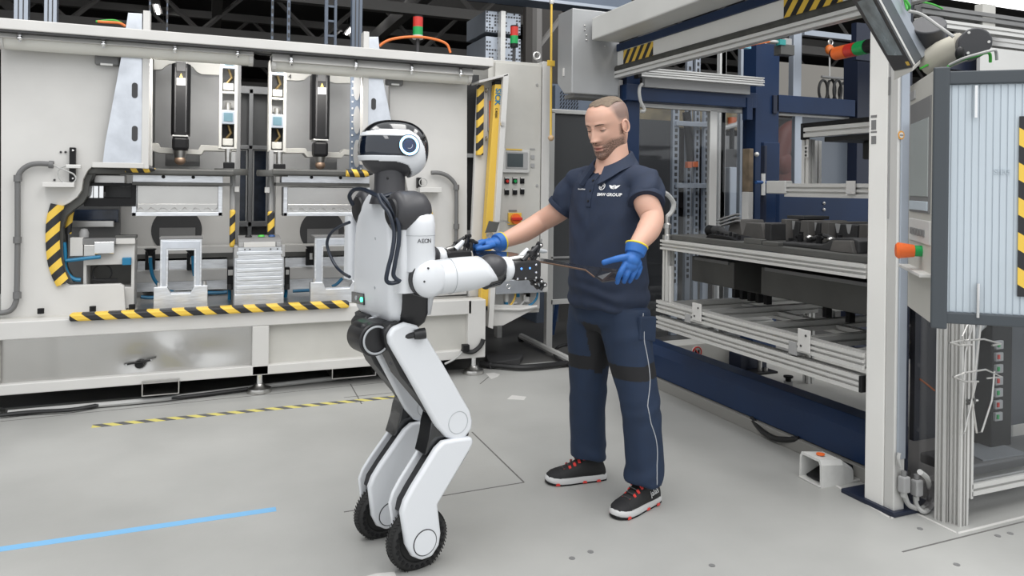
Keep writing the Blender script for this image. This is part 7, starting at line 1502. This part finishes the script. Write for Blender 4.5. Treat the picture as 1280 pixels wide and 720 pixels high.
# ---- shoes
def shoe(loc, rz, letters):
    MM = Matrix.Translation(loc) @ Matrix.Rotation(rz,4,'Z')
    def T_(p): return tuple(MM @ Vector(p))
    prof = [(-.085,.026,.028,.060),(-.075,.036,.028,.085),(-.045,.042,.028,.122),(-.005,.044,.028,.132),(.03,.044,.028,.116),(.07,.046,.028,.090),(.11,.049,.028,.074),(.145,.049,.028,.066),(.175,.042,.028,.058),(.197,.028,.028,.046),(.205,.012,.028,.036)]
    rs = []
    for x, w, z0, z1 in prof:
        rs.append([T_((x,w*math.copysign(abs(math.cos(a))**.75,math.cos(a)),(z0+(z1-z0)*(max(0,math.sin(a))**.8) if math.sin(a) > 0 else z0-.008))) for a in [2*math.pi*i/24 for i in range(24)]])
    up = G().loft(rs).obj('shoe', SHOE, PER, smooth='all')
    out = [(-.092,.020),(-.085,.034),(-.05,.043),(0,.046),(.06,.049),(.11,.054),(.15,.053),(.182,.045),(.203,.030),(.211,.012)]
    o2 = [(x,y) for x,y in out]+[(x,-y) for x,y in reversed(out)]
    g = G().loft([[T_((x*s,y*s,z+max(0,x-.15)*.12)) for x, y in o2] for z, s in ((.006,.97),(.012,1.0),(.026,1.0),(.033,.97))]); g.obj('sole', SOLE, up, smooth=True)
    g = G().loft([[T_((x,y*.98,z+max(0,x-.15)*.12)) for x, y in o2] for z in (.0,.007)]); g.obj('outsole', BLACK, up)
    for x in (.02,.155,-.05): 
        for sg in (1,-1): y = .0485 if x > .1 else .047; G().add([T_((x+a,sg*(y+.001+e),zz)) for e in (0,.003) for a, zz in ((0,.004),(.022,.004),(.018,.014),(.004,.014))],[(3,2,1,0),(4,5,6,7),(0,1,5,4),(1,2,6,5),(2,3,7,6),(3,0,4,7)]).obj('sole_accent', SHRD, up)
    for k in range(5):
        x = .030+.023*k; zt = .119-.012*k-.0002*k*k
        for sg in (1,-1): G().add([T_((x+a,sg*(.020+b*.010),zt-.004-b*.010+dz)) for dz in (0,.006) for a, b in ((-.005,0),(.007,0),(.005,1),(-.007,1))],[(3,2,1,0),(4,5,6,7),(0,1,5,4),(1,2,6,5),(2,3,7,6),(3,0,4,7)]).obj('lace_loop', SHRD, up)
        G().tube([T_((x,-.022,zt)),T_((x+.008,0,zt+.005)),T_((x+.004,.022,zt))],.0028,6).obj('lace', DARKG, up, smooth=True)
    G().loft([[T_((x,w*math.cos(a)*1.02,(.03+(h-.03)*max(0,math.sin(a))**.8))) for a in [math.pi*i/14 for i in range(15)]] for x, w, h in ((.150,.0495,.067),(.178,.043,.060),(.200,.028,.047),(.208,.012,.036))],caps=False).obj('toe_cap', TRBK, up, smooth=True)
    return up, MM
for loc, rz, lt in (((-0.055,0.172,0.0), .06, 1), ((-.066,-.188,0), -.42, 0)):
    up, MM = shoe(loc, rz, lt)
    if lt: 
        r3 = MM.to_3x3(); text('shoe_lettering','jalas',.034,MM @ Vector((-.012,.0475,.070)), r3 @ Vector((-1,0,.12)), r3 @ Vector((.1,-.25,1)), THREAD, up, .0006)
# ---- gloves
def glove(name, palm, fingers, thumb, cuff, cuffr):
    g = G(); pts, rr = palm; [g.ball(p, *r) for p, r in zip(pts, rr)]
    for p, r in fingers+[thumb]:
        sp = smoothpts(p,4); n = len(sp); g.tube(sp,[r*(1.08-.28*i/(n-1)) for i in range(n)],12); g.ball(tuple(sp[-1]),r*.82,nu=10,nv=8); g.ball(tuple(sp[0]),r*1.1,nu=10,nv=8)
    g.tube(cuff, cuffr, 20)
    m_ = evalmesh(g,.0028,4,name); gl = link_mesh(name, m_, GLV, PER)
    a, b = Vector(cuff[0]), Vector(cuff[1]); t = (b-a).normalized(); G().torus(a,t,cuffr[0]-.003,.0045,28,8).obj('cuff_band', CUFF, gl, smooth=True)
    return gl
LG = glove('left_glove', ([(0.226,0.342,1.135),(0.241,0.343,1.113),(0.246,0.339,1.091),(0.217,0.343,1.096)], [(.033,.030,.030),(.036,.030,.030),(.034,.028,.028),(.026,.024,.026)]),
  [([(0.278,0.338,1.096),(0.297,0.335,1.068),(0.297,0.322,1.045),(0.293,0.313,1.025)],.0125),([(0.256,0.343,1.079),(0.272,0.342,1.055),(0.267,0.327,1.034),(0.257,0.317,1.026)],.0128),([(0.227,0.348,1.075),(0.24,0.344,1.05),(0.235,0.329,1.032),(0.224,0.317,1.025)],.0122),([(0.197,0.347,1.082),(0.205,0.346,1.06),(0.199,0.333,1.044),(0.192,0.324,1.038)],.011)],
  ([(0.258,0.341,1.127),(0.294,0.331,1.123),(0.317,0.306,1.114),(0.334,0.279,1.103)],.0142), [AL[4],(0.226,0.342,1.135)], [.046,.040])
RG = glove('right_glove', ([(0.369,-0.367,1.138),(0.395,-0.377,1.137),(0.418,-0.383,1.134)], [(.034,.036,.028),(.038,.042,.026),(.036,.042,.024)]),
  [([(0.464,-0.343,1.147),(0.492,-0.34,1.141),(0.504,-0.35,1.13),(0.503,-0.361,1.117)],.0125),([(0.441,-0.377,1.146),(0.467,-0.378,1.14),(0.48,-0.389,1.127),(0.478,-0.393,1.115)],.0128),([(0.414,-0.406,1.143),(0.434,-0.409,1.138),(0.446,-0.419,1.127),(0.449,-0.421,1.116)],.0122),([(0.387,-0.422,1.139),(0.402,-0.435,1.135),(0.413,-0.443,1.124),(0.422,-0.438,1.113)],.011)],
  ([(0.417,-0.33,1.132),(0.458,-0.313,1.128),(0.484,-0.321,1.123),(0.501,-0.334,1.119)],.0135), [ARR[4],(0.369,-0.367,1.138)], [.045,.042])
# ---- the panel both of them hold
st = [((1.122,3.214,1.107),(1.083,3.079,1.093)),((1.196,3.152,1.109),(1.146,3.01,1.096)),((1.268,3.09,1.106),(1.208,2.942,1.096)),((1.343,2.951,1.093),(1.288,2.822,1.092)),((1.404,2.84,1.082),(1.368,2.757,1.079)),((1.456,2.743,1.077),(1.423,2.681,1.07)),((1.498,2.682,1.074),(1.433,2.623,1.048)),((1.548,2.64,1.07),(1.455,2.597,1.028)),((1.601,2.597,1.059),(1.516,2.572,1.037))]
g = G(); th = Vector((0,0,-.004)); V_ = []
for a, b in st: a = Vector(a); b = Vector(b); V_ += [a,b,b+th,a+th]
for k in range(len(st)-1):
    for i in range(4): g.f.append((k*4+i,k*4+(i+1)%4,k*4+4+(i+1)%4,k*4+4+i))
g.f += [(0,1,2,3),tuple(4*(len(st)-1)+i for i in (3,2,1,0))]; g.v = [tuple(p) for p in V_]
pn = g.obj('trim_panel', M('panel_dark',(.022,.024,.03),.16,.2,coat=.8)); tag(pn, 'long dark glossy trim panel held between the robot hands and the blue gloves', 'panel')
eg = G(); eg.tube([Vector(b)+Vector((0,0,-.004)) for a, b in st[2:7]],.0035,6); eg.obj('bronze_edge', M('bronze_edge',(.16,.10,.07),.35,.5), pn, smooth=True)
